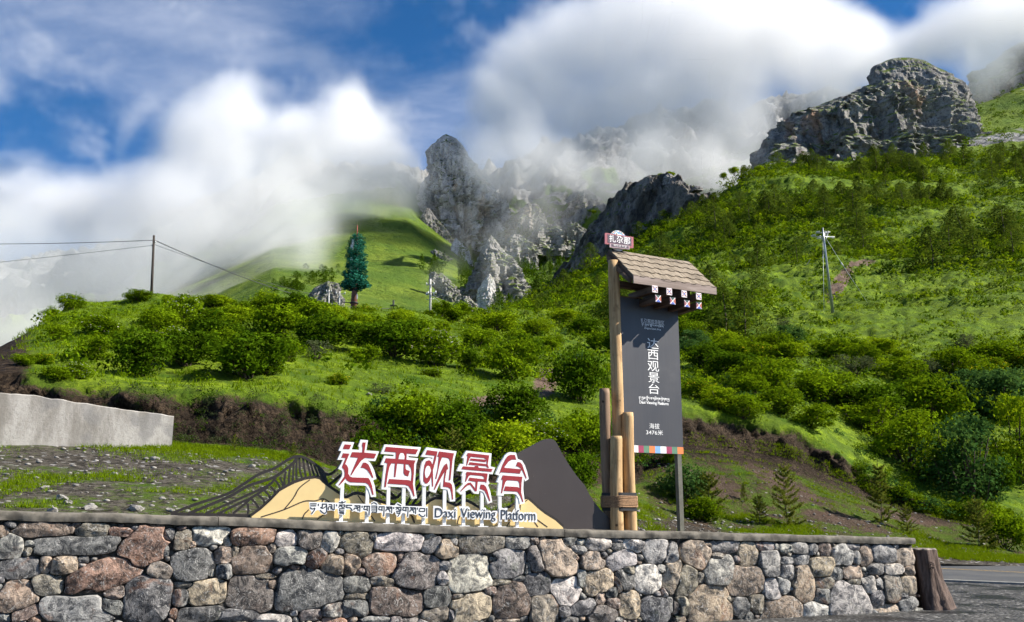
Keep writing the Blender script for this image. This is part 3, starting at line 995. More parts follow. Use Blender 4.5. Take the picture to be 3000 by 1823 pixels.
A7 = [(20,860,110,180,0,'lg'),(80,770,100,60,0,'pg'),(210,885,200,200,0,'lb'),(400,825,190,85,0,'gy'),(280,810,60,35,0,'br'),(350,890,80,50,0,'gb'),(355,990,200,210,0,'lg'),(560,880,130,170,-15,'lb'),(680,815,130,70,0,'gy'),
 (710,945,140,180,0,'gy'),(815,840,75,60,0,'lg'),(750,825,35,40,0,'gy'),(915,835,120,80,10,'gy'),(1000,845,70,70,0,'gy'),(825,920,90,50,0,'gy'),(925,915,110,75,0,'gy'),(1085,845,80,100,0,'dr'),(1205,885,140,130,0,'lg'),
 (1275,825,90,55,0,'gy'),(1300,900,55,95,0,'gy'),(1370,885,80,130,0,'br'),(1500,870,160,140,0,'gy'),(1575,820,40,40,0,'gy'),(1640,805,90,55,0,'lg'),(1660,895,150,120,0,'lb'),(1065,965,160,150,0,'lb'),(830,1005,110,110,0,'gy'),
 (940,1080,140,250,0,'br'),(545,1060,260,200,0,'br'),(1165,1010,95,85,0,'gy'),(1275,1005,130,95,0,'br'),(1440,980,105,75,0,'gy'),(1550,980,130,75,0,'lt'),(1690,990,100,70,0,'br'),(1085,1075,115,90,0,'gb'),(1385,1090,95,120,0,'lg'),
 (1460,1085,65,75,0,'gy'),(1550,1110,130,185,0,'gb'),(1685,1095,155,135,0,'lb'),(105,1050,210,240,0,'gb'),(230,1040,55,70,0,'gb'),(290,1220,300,260,0,'br'),(725,1125,120,165,0,'lg'),(795,1090,100,120,0,'gy'),(620,1220,100,140,0,'gb'),
 (510,1240,100,130,0,'gy'),(790,1265,270,190,5,'br'),(1025,1280,170,160,0,'lg'),(1260,1210,260,270,0,'lg'),(1070,1165,110,120,0,'dg'),(1450,1180,105,110,0,'dg'),(1630,1165,60,55,0,'dg'),(1735,1165,60,60,0,'dg'),(1660,1230,140,110,-10,'gy'),
 (1520,1270,190,90,0,'lb'),(1740,1255,120,60,0,'gy'),(100,1240,110,150,0,'gb'),(20,1230,50,120,0,'gy'),(70,1320,90,50,0,'br'),(560,1310,60,80,0,'dg'),(1290,1070,90,45,0,'gb'),(420,1185,50,50,0,'gb'),(1430,1290,60,70,0,'gy')]
stones_px = []
for lst, ox, oy, sc in ((A5, 0, 1450, 2.464), (A6, 1000, 1500, 2.464), (A7, 1950, 1250, 2.347)):
    for cx, cy, w, h, rot, t in lst:
        stones_px.append((ox + cx / sc, oy + cy / sc, w / sc, h / sc, rot, t))

rng = random.Random(5)
# wall coordinates: centre s,z, half axes, rotation
ST = []
for cx, cy, w, h, rot, t in stones_px:
    s0, z0 = WALL.hit(cx, cy)
    s1, z1 = WALL.hit(cx + 10, cy)
    s2, z2 = WALL.hit(cx, cy - 10)
    ks, kz = abs(s1 - s0) / 10, abs(z2 - z0) / 10
    ST.append([s0, z0, w / 2 * ks * 1.05, h / 2 * kz * 1.05, math.radians(-rot), t])
# courses under the frame's edge and beyond its left side, down to the ground
kinds = list(TINT)


def metric(p, q):
    dx, dz = p[0] - q[0], p[1] - q[1]
    c, s = math.cos(q[4]), math.sin(q[4])
    u, v = (dx * c + dz * s) / q[2], (-dx * s + dz * c) / q[3]
    return (abs(u) ** 4 + abs(v) ** 4) ** 0.25


for s in np.arange(S_BEG, S_END, 0.48):
    for z in np.arange(0.12, 1.9, 0.36):
        p = (s + rng.uniform(-.1, .1), z + rng.uniform(-.06, .06))
        if p[1] > cap_z(p[0]) - CAP_T - 0.2 or p[0] > S_END - 0.2:
            continue
        pix = project(np.array(WALL.pt(p[0], p[1])))
        if 0 < pix[0] < 3000 and pix[1] < 1815:
            continue
        if min(metric(p, q) for q in ST) < 1.35:
            continue
        ST.append([p[0], p[1], rng.uniform(.2, .27), rng.uniform(.14, .19), rng.uniform(-.3, .3), rng.choice(kinds)])
# small chinking stones in the gaps
small = []
for _ in range(5200):
    s = rng.uniform(S_BEG, S_END - 0.04)
    z = rng.uniform(0.02, cap_z(s) - CAP_T - 0.03)
    p = (s, z)
    near = [q for q in ST if abs(q[0] - s) < 0.9 and abs(q[1] - z) < 0.7]
    if near and min(metric(p, q) for q in near) < 1.10:
        continue
    if any(abs(q[0] - s) < 0.4 and abs(q[1] - z) < 0.3 and metric(p, q) < 1.25 for q in small):
        continue
    r = rng.uniform(0.028, 0.062)
    small.append([s, z, r * rng.uniform(0.9, 1.6), r, rng.uniform(-.6, .6), rng.choice(('dg', 'gy', 'gb', 'dr', 'gy', 'dg', 'br'))])
ALLS = ST + small


def stone_outline(q, others, n=26, seed=0):
    """a broken polygon inside the stone's place, stopped where a neighbour is nearer"""
    r_ = random.Random(seed)
    out = []
    m = r_.randint(6, 8)
    ph = r_.uniform(0, 6.28)
    cuts = [(ph + 2 * math.pi * (k + r_.uniform(-0.28, 0.28)) / m, r_.uniform(0.94, 1.10)) for k in range(m)]
    c, s = math.cos(q[4]), math.sin(q[4])
    for k in range(n):
        a = 2 * math.pi * k / n
        rad = min(d / max(0.05, math.cos(a - ak)) if math.cos(a - ak) > 0.05 else 9 for ak, d in cuts)
        rad = min(rad, 1.42)
        ux, uz = math.cos(a) * rad * q[2], math.sin(a) * rad * q[3]
        dx, dz = ux * c - uz * s, ux * s + uz * c
        f = 0.25
        while f < 1.16:
            p = (q[0] + dx * f, q[1] + dz * f)
            if p[1] > cap_z(p[0]) - CAP_T - 0.012 or p[0] > S_END - 0.01:
                break
            m0 = metric(p, q)
            if any(metric(p, o) < m0 + 0.012 for o in others):
                break
            f += 0.03
        out.append((dx * (f - 0.012), dz * (f - 0.012)))
    sm = []
    for k in range(n):
        a, b, c_ = out[k - 1], out[k], out[(k + 1) % n]
        sm.append(((a[0] + 5 * b[0] + c_[0]) / 7, (a[1] + 5 * b[1] + c_[1]) / 7))
    return sm


def stone_mesh(out, depth, seed, big=True):
    """broken front of the stone stands out towards the viewer (-Y); its back sits in the mortar"""
    n = len(out)
    O = np.array(out)
    rs = np.random.RandomState(seed)
    size = max(np.ptp(O[:, 0]), np.ptp(O[:, 1]))
    mn = min(np.ptp(O[:, 0]), np.ptp(O[:, 1]))
    d = min(depth, 0.36 * mn + 0.015)
    rings = [(1.0, 0.10, 0), (1.0, 0.0, .28), (0.985, 0.0, .70), (0.93, 0.0, .92), (0.74, 0.0, 1.0), (0.50, 0.0, 1.0), (0.24, 0.0, 1.0)] if big else [(1.0, 0.06, 0), (0.98, 0.0, .3), (0.7, 0.0, 1.0)]
    V, Fc, W = [], [], []
    c = O.mean(0)
    for sc_, y, w in rings:
        for k in range(n):
            x, z = c + (O[k] - c) * sc_
            V.append([x, y, z]); W.append(w)
    V.append([c[0], 0.0, c[1]]); W.append(1.0)
    V = np.array(V); W = np.array(W)
    u = (V[:, 0] - c[0]) / (np.ptp(O[:, 0]) / 2); v = (V[:, 2] - c[1]) / (np.ptp(O[:, 1]) / 2)
    # a few cleavage planes
    h = np.full(len(V), 1.05)
    for _ in range(rs.randint(4, 7) if big else 2):
        a = rs.rand() * 6.28
        g = rs.uniform(0.2, 1.0)
        h = np.minimum(h, rs.uniform(0.82, 1.12) - g * (np.cos(a) * u + np.sin(a) * v) * 0.8)
    h = np.clip(h, 0.30, 1.1)
    fs = 2.6 / max(size, 0.05)
    N1 = fbm(V * fs + seed * 3.7, 4, seed % 97, 0.55)
    N2 = fbm(V * fs * 2.4 + seed * 1.7, 2, seed % 89)
    front = W > 0
    V[:, 1] = np.where(front, -d * W * (h + 0.16 * N1 + 0.07 * N2), V[:, 1])
    V[:, 0] += np.where(front, N2 * 0.018 * size, 0)
    V[:, 2] += np.where(front, N1 * 0.018 * size, 0)
    m = len(rings)
    for i in range(m - 1):
        for k in range(n):
            k2 = (k + 1) % n
            Fc.append((i * n + k, (i + 1) * n + k, (i + 1) * n + k2, i * n + k2))
    last = m * n
    for k in range(n):
        Fc.append(((m - 1) * n + k, last, (m - 1) * n + (k + 1) % n))
    return mesh_of('stone', V.tolist(), Fc)


ST_sorted = sorted(range(len(ALLS)), key=lambda i: -ALLS[i][2] * ALLS[i][3])
vis = []
for i in ST_sorted:
    q = ALLS[i]
    pix = project(np.array(WALL.pt(q[0], q[1])))
    vis.append(-60 < pix[0] < 3060 and pix[1] < 1860)
n_single = 0
loose_V, loose_F, loose_n = [], [], 0
loose_tint = []
for order, i in enumerate(ST_sorted):
    q = ALLS[i]
    others = [o for o in ALLS if o is not q and abs(o[0] - q[0]) < o[2] + q[2] + 0.25 and abs(o[1] - q[1]) < o[3] + q[3] + 0.25]
    bigq = i < len(ST)
    out = stone_outline(q, others, 28 if bigq else 10, i + 1)
    O = np.array(out)
    if min(np.ptp(O[:, 0]), np.ptp(O[:, 1])) < 0.03:
        continue
    me = stone_mesh(out, rng.uniform(0.06, 0.11), i + 11, bigq)
    if vis[order] and n_single < 296:
        n_single += 1
        o = link('stone', me, M_STONE, wall, Matrix.Translation((q[0], -rng.uniform(0.0, 0.03), q[1])))
        c = TINT[q[5]]
        k = rng.uniform(0.85, 1.18)
        o.color = (c[0] * k, c[1] * k * rng.uniform(.96, 1.03), c[2] * k * rng.uniform(.93, 1.05), 1)
        me.polygons.foreach_set('use_smooth', [True] * len(me.polygons))
        if bigq:
            me.set_sharp_from_angle(angle=math.radians(20))
    else:
        v = np.array([tuple(w.co) for w in me.vertices]) + np.array([q[0], 0, q[1]])
        loose_V.append(v)
        loose_F += [tuple(x + loose_n for x in p.vertices) for p in me.polygons]
        loose_n += len(v)
        bpy.data.meshes.remove(me)
me = mesh_of('chinking_stones', np.concatenate(loose_V).tolist(), loose_F)
o = link('chinking_stones', me, M_STONE, wall, smooth=True)
o.color = (0.14, 0.13, 0.12, 1)
o['kind'] = 'stuff'

# mortar body of the wall, rough face
nx, nz = 240, 26
ss = np.linspace(S_BEG, S_END, nx)
V = []
for k in range(nz):
    for s in ss:
        V.append((s, 0.018, -0.05 + (cap_z(s) - CAP_T + 0.05) * k / (nz - 1)))
V = np.array(V)
V[:, 1] += 0.03 * fbm(V * 9, 3, 8) + 0.02 * fbm(V * 22, 2, 4)
a = np.arange(nx * nz).reshape(nz, nx)
q4 = np.stack([a[:-1, :-1], a[:-1, 1:], a[1:, 1:], a[1:, :-1]], -1).reshape(-1, 4).tolist()
nb = len(V)
Vb = V.copy(); Vb[:, 1] = 0.72
Vall = np.concatenate([V, Vb])
qb = [tuple(x + nb for x in reversed(f)) for f in q4]
side = []
for k in range(nz - 1):
    for col in (0, nx - 1):
        x0, x1 = int(a[k, col]), int(a[k + 1, col])
        side.append((x0, x1, x1 + nb, x0 + nb) if col == 0 else (x1, x0, x0 + nb, x1 + nb))
link('mortar', mesh_of('mortar', Vall.tolist(), q4 + qb + side), M_MORTAR, wall, smooth=True)

# concrete cap, cast in three lengths, chipped edges
def cap_piece(s0, s1, name='cap_slab'):
    n = max(8, int((s1 - s0) / 0.03))
    ring = [(-0.075, -CAP_T), (-0.085, -CAP_T * 0.55), (-0.08, -0.02), (-0.06, 0.0), (0.2, 0.008), (0.55, 0.004), (0.78, 0.0), (0.80, -CAP_T)]
    V, Fc = [], []
    for i in range(n + 1):
        s = s0 + (s1 - s0) * i / n
        z = cap_z(s)
        for y, dz in ring:
            V.append((s, y, z + dz))
    V = np.array(V)
    nn = fbm(V * 7, 4, 13)
    n2_ = fbm(V * 1.2, 2, 15)
    frontm = V[:, 1] < 0.0
    V[:, 1] += np.where(frontm, 0.014 * nn, 0)
    V[:, 2] += 0.006 * nn + 0.008 * n2_
    r = len(ring)
    for i in range(n):
        for k in range(r - 1):
            Fc.append((i * r + k, (i + 1) * r + k, (i + 1) * r + k + 1, i * r + k + 1))
    Fc.append(tuple(range(r)))
    Fc.append(tuple(n * r + k for k in reversed(range(r))))
    me = mesh_of(name, V.tolist(), Fc)
    o = link(name, me, M_CAP, wall, smooth=True)
    me.set_sharp_from_angle(angle=math.radians(50))
    return o


sj = WALL.hit(1655, 1560, 0.08)[0]
sj2 = WALL.hit(640, 1525, 0.08)[0]
cap_piece(S_BEG, sj2 - 0.004)
cap_piece(sj2 + 0.004, sj - 0.006)
cap_piece(sj + 0.006, S_END + 0.02)

# gravelly platform behind the cap where the gate sign stands
pl = []
s_a, s_b = WALL.hit(1500, 1550)[0], S_END + 0.02
bm = bmesh.new()
nS, nD = 60, 24
gr = []
for i in range(nS + 1):
    s = s_a + (s_b - s_a) * i / nS
    r_ = []
    for j in range(nD + 1):
        dd = 0.79 + 3.6 * j / nD
        z = cap_z(s) - 0.035 - 0.02 * (dd > 0.8) - max(0, dd - 2.4) ** 2 * 0.25
        z += 0.02 * mnoise.noise(Vector((s * 3, dd * 3, 0)))
        r_.append(bm.verts.new(WALL.pt(s, z, -dd)))
    gr.append(r_)
for i in range(nS):
    for j in range(nD):
        bm.faces.new((gr[i][j], gr[i + 1][j], gr[i + 1][j + 1], gr[i][j + 1]))
me = mesh_bm('platform_ground', bm)
tag(link('platform_ground', me, bpy.data.materials['gravel_ground']), 'gravel platform behind the wall cap', None, None, 'structure')

# ------------------------------------------------------------------ plain concrete parapet on the left bank
def parapet_mat():
    m, nt, b = new_mat('stained_concrete', 0.9, 0.2)
    co = obj_coord(nt)
    st = nt.nodes.new('ShaderNodeMapping'); st.inputs['Scale'].default_value = (1.0, 1.0, 0.35)
    nt.links.new(co, st.inputs[0])
    a = noise_n(nt, st.outputs[0], 2.2, 6, 0.65)
    f = noise_n(nt, co, 14, 5, 0.7)
    k = noise_n(nt, co, 1.5, 2, 0.4)
    c = mixc(nt, maprange(nt, a, 0.36, 0.64), (0.24, 0.218, 0.188), (0.44, 0.41, 0.37))
    c = mixc(nt, math_n(nt, 'MULTIPLY', maprange(nt, k, 0.53, 0.60), 0.6), c, (0.22, 0.21, 0.20))
    c = mixc(nt, maprange(nt, f, 0.25, 0.5), (0.26, 0.245, 0.22), c)
    nt.links.new(c, b.inputs['Base Color'])
    bump(nt, b, f, 0.5, 0.02)
    return m


top = [(-500, 1085), (0, 1150), (100, 1158), (250, 1182), (400, 1204), (512, 1218)]
bot = [(-500, 1265), (0, 1292), (100, 1295), (250, 1301), (400, 1306), (512, 1310)]
bm = bmesh.new()
PW = Plane(at(300, 1290, 20.2), 24.0)
grid = []
cols = []
for i in range(60):
    px = -500 + 1010 * i / 59
    yt = np.interp(px, [p[0] for p in top], [p[1] for p in top]); yb = np.interp(px, [p[0] for p in bot], [p[1] for p in bot]) + 30
    s, zt = PW.hit(px, yt); _, zb = PW.hit(px, yb)
    zt += 0.025 * mnoise.noise(Vector((s * 4.0, 3.1, 0))) + 0.012 * mnoise.noise(Vector((s * 15.0, 1.1, 0)))
    cols.append((s, zt, zb))
for (s, zt, zb) in cols:
    rr = [bm.verts.new((s, y, z)) for (y, z) in ((0, zb), (0.0, zt - 0.02), (0.03, zt), (0.26, zt + 0.01), (0.3, zt - 0.02), (0.3, zb))]
    grid.append(rr)
for i in range(len(grid) - 1):
    for k in range(5):
        bm.faces.new((grid[i][k], grid[i + 1][k], grid[i + 1][k + 1], grid[i][k + 1]))
bm.faces.new(grid[0]); bm.faces.new(grid[-1][::-1])
me = mesh_bm('concrete_parapet', bm)
tag(link('concrete_parapet', me, parapet_mat(), None, PW.matrix(0, 0, 0)), 'plain stained concrete wall standing on the left bank', 'wall')

# ------------------------------------------------------------------ stump-shaped concrete post at the wall end
def bark_mat(name, a_, b_, sc=1.0):
    m, nt, b = new_mat(name, 0.8, 0.25)
    co = obj_coord(nt)
    st = nt.nodes.new('ShaderNodeMapping'); st.inputs['Scale'].default_value = (14 * sc, 14 * sc, 2.2 * sc)
    nt.links.new(co, st.inputs[0])
    n = noise_n(nt, st.outputs[0], 1.0, 6, 0.65, 0.6)
    n2 = noise_n(nt, co, 3.0 * sc, 4, 0.6)
    c = mixc(nt, maprange(nt, n, 0.35, 0.65), a_, b_)
    c = mixc(nt, maprange(nt, n2, 0.5, 0.75), c, tuple(x * 0.6 for x in b_))
    nt.links.new(c, b.inputs['Base Color'])
    bump(nt, b, n, 0.8, 0.03)
    return m


sp = empty('stump_post', None, 'brown post shaped like a tree stump at the wall end', 'post')
base = at(2738, 1782, 18.4)
base.z = 0.0
sp.location = base
n, mrows = 40, 26
Hs = (1782 - 1625) / F * 18.4 + 0.05
V, Fc = [], []
for j in range(mrows + 1):
    t = j / mrows
    for k in range(n):
        a = 2 * math.pi * k / n
        flare = 0.235 + 0.14 * (1 - t) ** 2.0
        lobes = 0.045 * math.sin(3 * a + 1.2) + 0.03 * math.sin(5 * a + 2 * t) + 0.02 * math.sin(9 * a - 3 * t)
        r = flare + lobes * (1.25 - 0.55 * t) + 0.018 * mnoise.noise(Vector((math.cos(a) * 3, math.sin(a) * 3, t * 7)))
        lean = -0.16 * t
        V.append((r * math.cos(a) + lean, r * math.sin(a), t * Hs - 0.03))
for j in range(mrows):
    for k in range(n):
        k2 = (k + 1) % n
        Fc.append((j * n + k, j * n + k2, (j + 1) * n + k2, (j + 1) * n + k))
me = mesh_of('bark_sheath', V, Fc)
link('bark_sheath', me, bark_mat('painted_bark', (0.045, 0.028, 0.022), (0.135, 0.092, 0.072)), sp, smooth=True)
bm = bmesh.new()
ring_o = [bm.verts.new((V[mrows * n + k][0], V[mrows * n + k][1], Hs - 0.03)) for k in range(n)]
ring_i = [bm.verts.new(((V[mrows * n + k][0] + 0.16) * 0.9 - 0.16, V[mrows * n + k][1] * 0.9, Hs - 0.005)) for k in range(n)]
for k in range(n):
    bm.faces.new((ring_o[k], ring_o[(k + 1) % n], ring_i[(k + 1) % n], ring_i[k]))
bm.faces.new(ring_i)
link('cut_top', mesh_bm('cut_top', bm), simple_mat('cut_wood_paint', (0.20, 0.165, 0.135), 0.85, 0.3, 12), sp)
bm = bmesh.new()
for r0, yy in ((0.055, 0.0), (0.03, -0.02)):
    pts = [(r0 * math.cos(q) , yy, r0 * 1.1 * math.sin(q)) for q in np.linspace(0, 2 * math.pi, 17)]
    bm_tube(bm, pts, 0.012, 6, cap=False)
ko = link('knot', mesh_bm('knot', bm), bpy.data.materials['painted_bark'], sp, Matrix.Translation((-0.12, -0.30, Hs * 0.72)), smooth=True)
# ------------------------------------------------------------------ cut-out characters on the wall
def paint(name, col, rough=0.45, var=0.06, scale=5.0, spec=0.4, bmp=0.0):
    return simple_mat(name, col, rough, var, scale, 0.0, bmp, spec)


M_WHITE = paint('white_enamel', (0.80, 0.79, 0.77), 0.4)
M_RED = paint('crimson_enamel', (0.30, 0.028, 0.032), 0.42, 0.10)
M_INK = paint('charcoal_enamel', (0.035, 0.040, 0.050), 0.4)
M_CREAM = paint('cream_enamel', (0.70, 0.52, 0.24), 0.5, 0.05, 2.0)
M_BROWN = paint('dark_brown_metal', (0.022, 0.017, 0.015), 0.5, 0.25, 3.0)
M_BROWN_LINE = paint('brown_line', (0.035, 0.024, 0.018), 0.6)


def brown_panel_mat():
    m, nt, b = new_mat('brown_sheet', 0.42, 0.4)
    co = obj_coord(nt)
    n = noise_n(nt, co, 1.2, 4, 0.6)
    v = nt.nodes.new('ShaderNodeTexVoronoi'); v.inputs['Scale'].default_value = 9
    nt.links.new(co, v.inputs['Vector'])
    c = mixc(nt, n, (0.038, 0.029, 0.027), (0.060, 0.048, 0.045))
    c = mixc(nt, maprange(nt, v.outputs['Distance'], 0.05, 0.02), c, (0.22, 0.20, 0.19))
    nt.links.new(c, b.inputs['Base Color'])
    return m


def C1(x, y): return (500 + x / 3.285, 1250 + y / 3.285)
def C2(x, y): return (1200 + x / 3.79, 1250 + y / 3.79)
def L1(x, y): return (960 + x / 7.127, 1270 + y / 7.127)
def L2(x, y): return (1220 + x / 7.04, 1290 + y / 7.04)
def T1(x, y): return (880 + x / 6.484, 1440 + y / 6.484)
def FP(x, y): return (x, y)


def onw(conv, pts, off, plane=None):
    return [(plane or WALL).hit(*conv(*p), off) for p in pts]


def prism_part(name, poly, y0, y1, mat, parent, s0, z0):
    bm = bmesh.new()
    bm_prism(bm, [(p[0] - s0, p[1] - z0) for p in poly], y0, y1)
    return link(name, mesh_bm(name, bm), mat, parent)


OFF_L = -0.10      # the characters stand this far behind the wall face
LETTERS = [
 ('da', L1, [(318,170),(556,186),(500,335),(660,345),(665,290),(645,265),(690,130),(843,143),(808,355),(1075,375),(995,578),(835,570),(880,600),(930,680),(975,780),(1018,948),(948,980),(985,1100),(1015,1322),(905,1332),(860,1190),(800,1095),(760,1088),(470,1082),(400,1050),(370,1020),(340,1050),(250,1145),(165,1075),(250,975),(300,890),(310,830),(295,775),(220,740),(280,640),(320,550),(205,552),(290,372),(230,360)],
  [[(355,230),(492,238),(455,330),(318,326)],
   [(512,390),(722,400),(730,290),(715,265),(730,190),(795,190),(765,400),(1015,425),(970,525),(780,512),(700,570),(600,710),(495,875),(478,868),(530,740),(632,510),(468,495)],
   [(742,610),(800,615),(850,650),(885,720),(955,920),(935,935),(880,840),(820,760),(760,725),(688,715)],
   [(320,415),(455,423),(365,640),(400,665),(432,730),(430,840),(460,895),(510,918),(850,930),(885,980),(925,1090),(960,1280),(935,1283),(895,1150),(850,1070),(800,1035),(470,1020),(410,985),(372,940),(320,1010),(240,1088),(230,1075),(290,985),(350,900),(357,830),(345,760),(298,705),(375,515),(287,505)]], [],
  [((1005,1414),(996,1525)),((1077,1425),(1073,1528))], 'first red and white cut-out character of the wall sign, with a dot stroke'),
 ('xi', L1, [(1190,228),(1950,290),(1880,485),(1690,472),(1690,500),(1890,520),(1850,640),(1825,1000),(1820,1080),(1865,1355),(1760,1372),(1715,1230),(1650,1130),(1258,1108),(1255,1178),(1125,1170),(1155,900),(1180,665),(1110,655),(1185,465),(1378,478),(1380,445),(1110,425)],
  [[(1220,280),(1888,335),(1840,435),(1650,420),(1645,550),(1835,565),(1805,640),(1800,820),(1780,1060),(1815,1312),(1795,1315),(1750,1200),(1690,1100),(1620,1075),(1250,1050),(1285,952),(1700,975),(1740,1000),(1755,850),(1745,740),(1690,650),(1625,645),(1628,740),(1650,765),(1715,785),(1680,895),(1620,880),(1585,830),(1590,640),(1450,630),(1415,910),(1385,908),(1405,630),(1330,625),(1290,700),(1260,830),(1215,1120),(1182,1120),(1205,900),(1245,625),(1182,610),(1218,518),(1420,530),(1425,410),(1410,395),(1185,378)]],
  [[(1478,538),(1490,460),(1515,415),(1555,410),(1585,425),(1605,480),(1597,543)]],
  [((1139,1427),(1134,1530)),((1184,1425),(1179,1533))], 'second red and white cut-out character of the wall sign, square with an arch on top'),
 ('guan', L2, [(210,145),(830,228),(785,400),(750,840),(780,910),(795,1000),(800,1260),(695,1265),(665,1120),(640,1020),(500,1000),(500,850),(395,1085),(270,1045),(275,910),(230,945),(175,955),(110,920),(80,800),(85,620),(120,450),(180,380),(250,365),(330,385),(335,360),(100,340)],
  [[(222,203),(435,232),(395,420),(340,620),(345,800),(345,955),(325,955),(310,740),(270,840),(230,890),(185,895),(145,840),(145,680),(165,520),(200,430),(260,410),(305,440),(335,510),(375,320),(185,298)],
   [(470,232),(775,270),(745,400),(700,825),(668,830),(690,600),(695,440),(670,380),(640,365),(530,350),(490,450),(450,620),(412,798),(388,795),(435,600),(462,342),(430,335)],
   [(620,478),(635,500),(655,595),(625,610),(590,800),(590,862),(690,875),(730,920),(745,1000),(758,1220),(735,1222),(720,1090),(695,1000),(650,972),(550,960),(560,830),(585,640),(500,790),(375,1025),(358,1022),(400,900),(520,620),(570,520)]],
  [[(240,525),(275,545),(300,625),(265,720),(215,785),(185,760),(172,680),(185,590),(210,540)]],
  [((1245,1422),(1237,1534)),((1305,1430),(1298,1536))], 'third red and white cut-out character of the wall sign, with a round loop'),
 ('jing', L2, [(1030,215),(1550,272),(1530,540),(1628,565),(1570,705),(1500,690),(1480,830),(1510,890),(1475,925),(1520,1040),(1565,1270),(1475,1312),(1430,1180),(1390,1080),(1340,1050),(1295,1045),(1288,1110),(1190,1100),(1110,1010),(1010,1050),(925,1125),(835,1050),(905,970),(970,895),(945,880),(950,745),(930,735),(960,645),(840,635),(905,485),(975,495),(985,375),(940,365)],
  [[(1060,262),(1503,312),(1470,500),(1495,568),(1475,570),(1435,540),(1450,480),(1440,400),(1395,368),(1125,340),(1090,385),(1045,520),(1028,518),(1055,330),(1032,322)],
   [(1118,374),(1436,402),(1426,452),(1100,417)], [(1100,452),(1444,492),(1432,536),(1072,505)],
   [(958,537),(1195,554),(1210,530),(1270,532),(1285,567),(1572,592),(1545,655),(930,598)],
   [(1040,652),(1470,688),(1440,890),(1425,860),(1265,850),(1245,1050),(1210,1055),(1135,950),(1110,920),(1060,930),(1000,980),(915,1060),(905,1050),(1000,930),(1060,880),(1115,873),(1150,910),(1215,1000),(1222,860),(1070,830),(1095,770),(1400,805),(1390,760),(1360,738),(1120,715),(1075,745),(1020,855),(1005,853),(1028,710),(1015,695)],
   [(1325,913),(1390,918),(1435,960),(1470,1050),(1525,1250),(1505,1258),(1450,1130),(1410,1050),(1360,1020),(1303,1002)]], [],
  [((1359,1437),(1356,1538)),((1412,1437),(1410,1540))], 'fourth red and white cut-out character of the wall sign, with many level bars'),
 ('tai', L2, [(1935,245),(2055,255),(2090,385),(2180,420),(2240,520),(2285,660),(2318,800),(2245,848),(2215,790),(2205,1000),(2235,1300),(2135,1325),(2110,1200),(2060,1120),(1995,1105),(1805,1110),(1800,1148),(1670,1140),(1700,875),(1655,865),(1715,730),(1630,700),(1700,540),(1760,430),(1830,310),(1880,265)],
  [[(1945,300),(2030,305),(2058,400),(1970,400),(1900,440),(1810,560),(1830,568),(2165,600),(2135,690),(1740,660),(1722,690),(1712,685),(1770,520),(1840,380),(1890,320)],
   [(2085,450),(2140,455),(2185,510),(2220,620),(2275,780),(2258,790),(2190,640),(2150,580),(2100,545),(2050,535)],
   [(1780,725),(2185,755),(2165,900),(2160,1080),(2205,1270),(2190,1275),(2140,1150),(2090,1070),(2050,1060),(1800,1045),(1832,950),(2080,965),(2130,985),(2120,880),(2090,840),(1870,825),(1830,870),(1800,970),(1765,1090),(1745,1090),(1765,960),(1780,820),(1745,810)]], [],
  [((1466,1448),(1461,1542)),((1516,1448),(1513,1544))], 'fifth red and white cut-out character of the wall sign, with a curved peak'),
]
for nm, cv, W, reds, holes, posts, label in LETTERS:
    pw = onw(cv, W, OFF_L)
    s0 = sum(p[0] for p in pw) / len(pw)
    z0 = cap_z(s0)
    root = empty('sign_character', WALL.matrix(s0, z0, OFF_L), label, 'sign', 'characters of the wall sign')
    prism_part('backing', pw, 0.0, 0.06, M_WHITE, root, s0, z0)
    for r in reds:
        prism_part('stroke', onw(cv, r, OFF_L), -0.004, 0.002, M_RED, root, s0, z0)
    for r in holes:
        prism_part('counter', onw(cv, r, OFF_L), -0.0055, -0.0035, M_WHITE, root, s0, z0)
    for top_, bot_ in posts:
        st_, zt = WALL.hit(*top_, OFF_L - 0.03)
        sb, zb = WALL.hit(*bot_, OFF_L - 0.03)
        sm = (st_ + sb) / 2
        zb = cap_z(sm) + 0.002
        bm = bmesh.new()
        bm_box(bm, sm - s0 - 0.026, sm - s0 + 0.026, 0.008, 0.056, zb - z0, zt - z0 + 0.05)
        po = link('post', mesh_bm('post', bm), M_WHITE, root)
        bm = bmesh.new()
        bm_box(bm, sm - s0 - 0.085, sm - s0 + 0.085, -0.05, 0.11, zb - z0 + 0.001, zb - z0 + 0.012)
        link('foot_plate', mesh_bm('foot_plate', bm), M_WHITE, po)

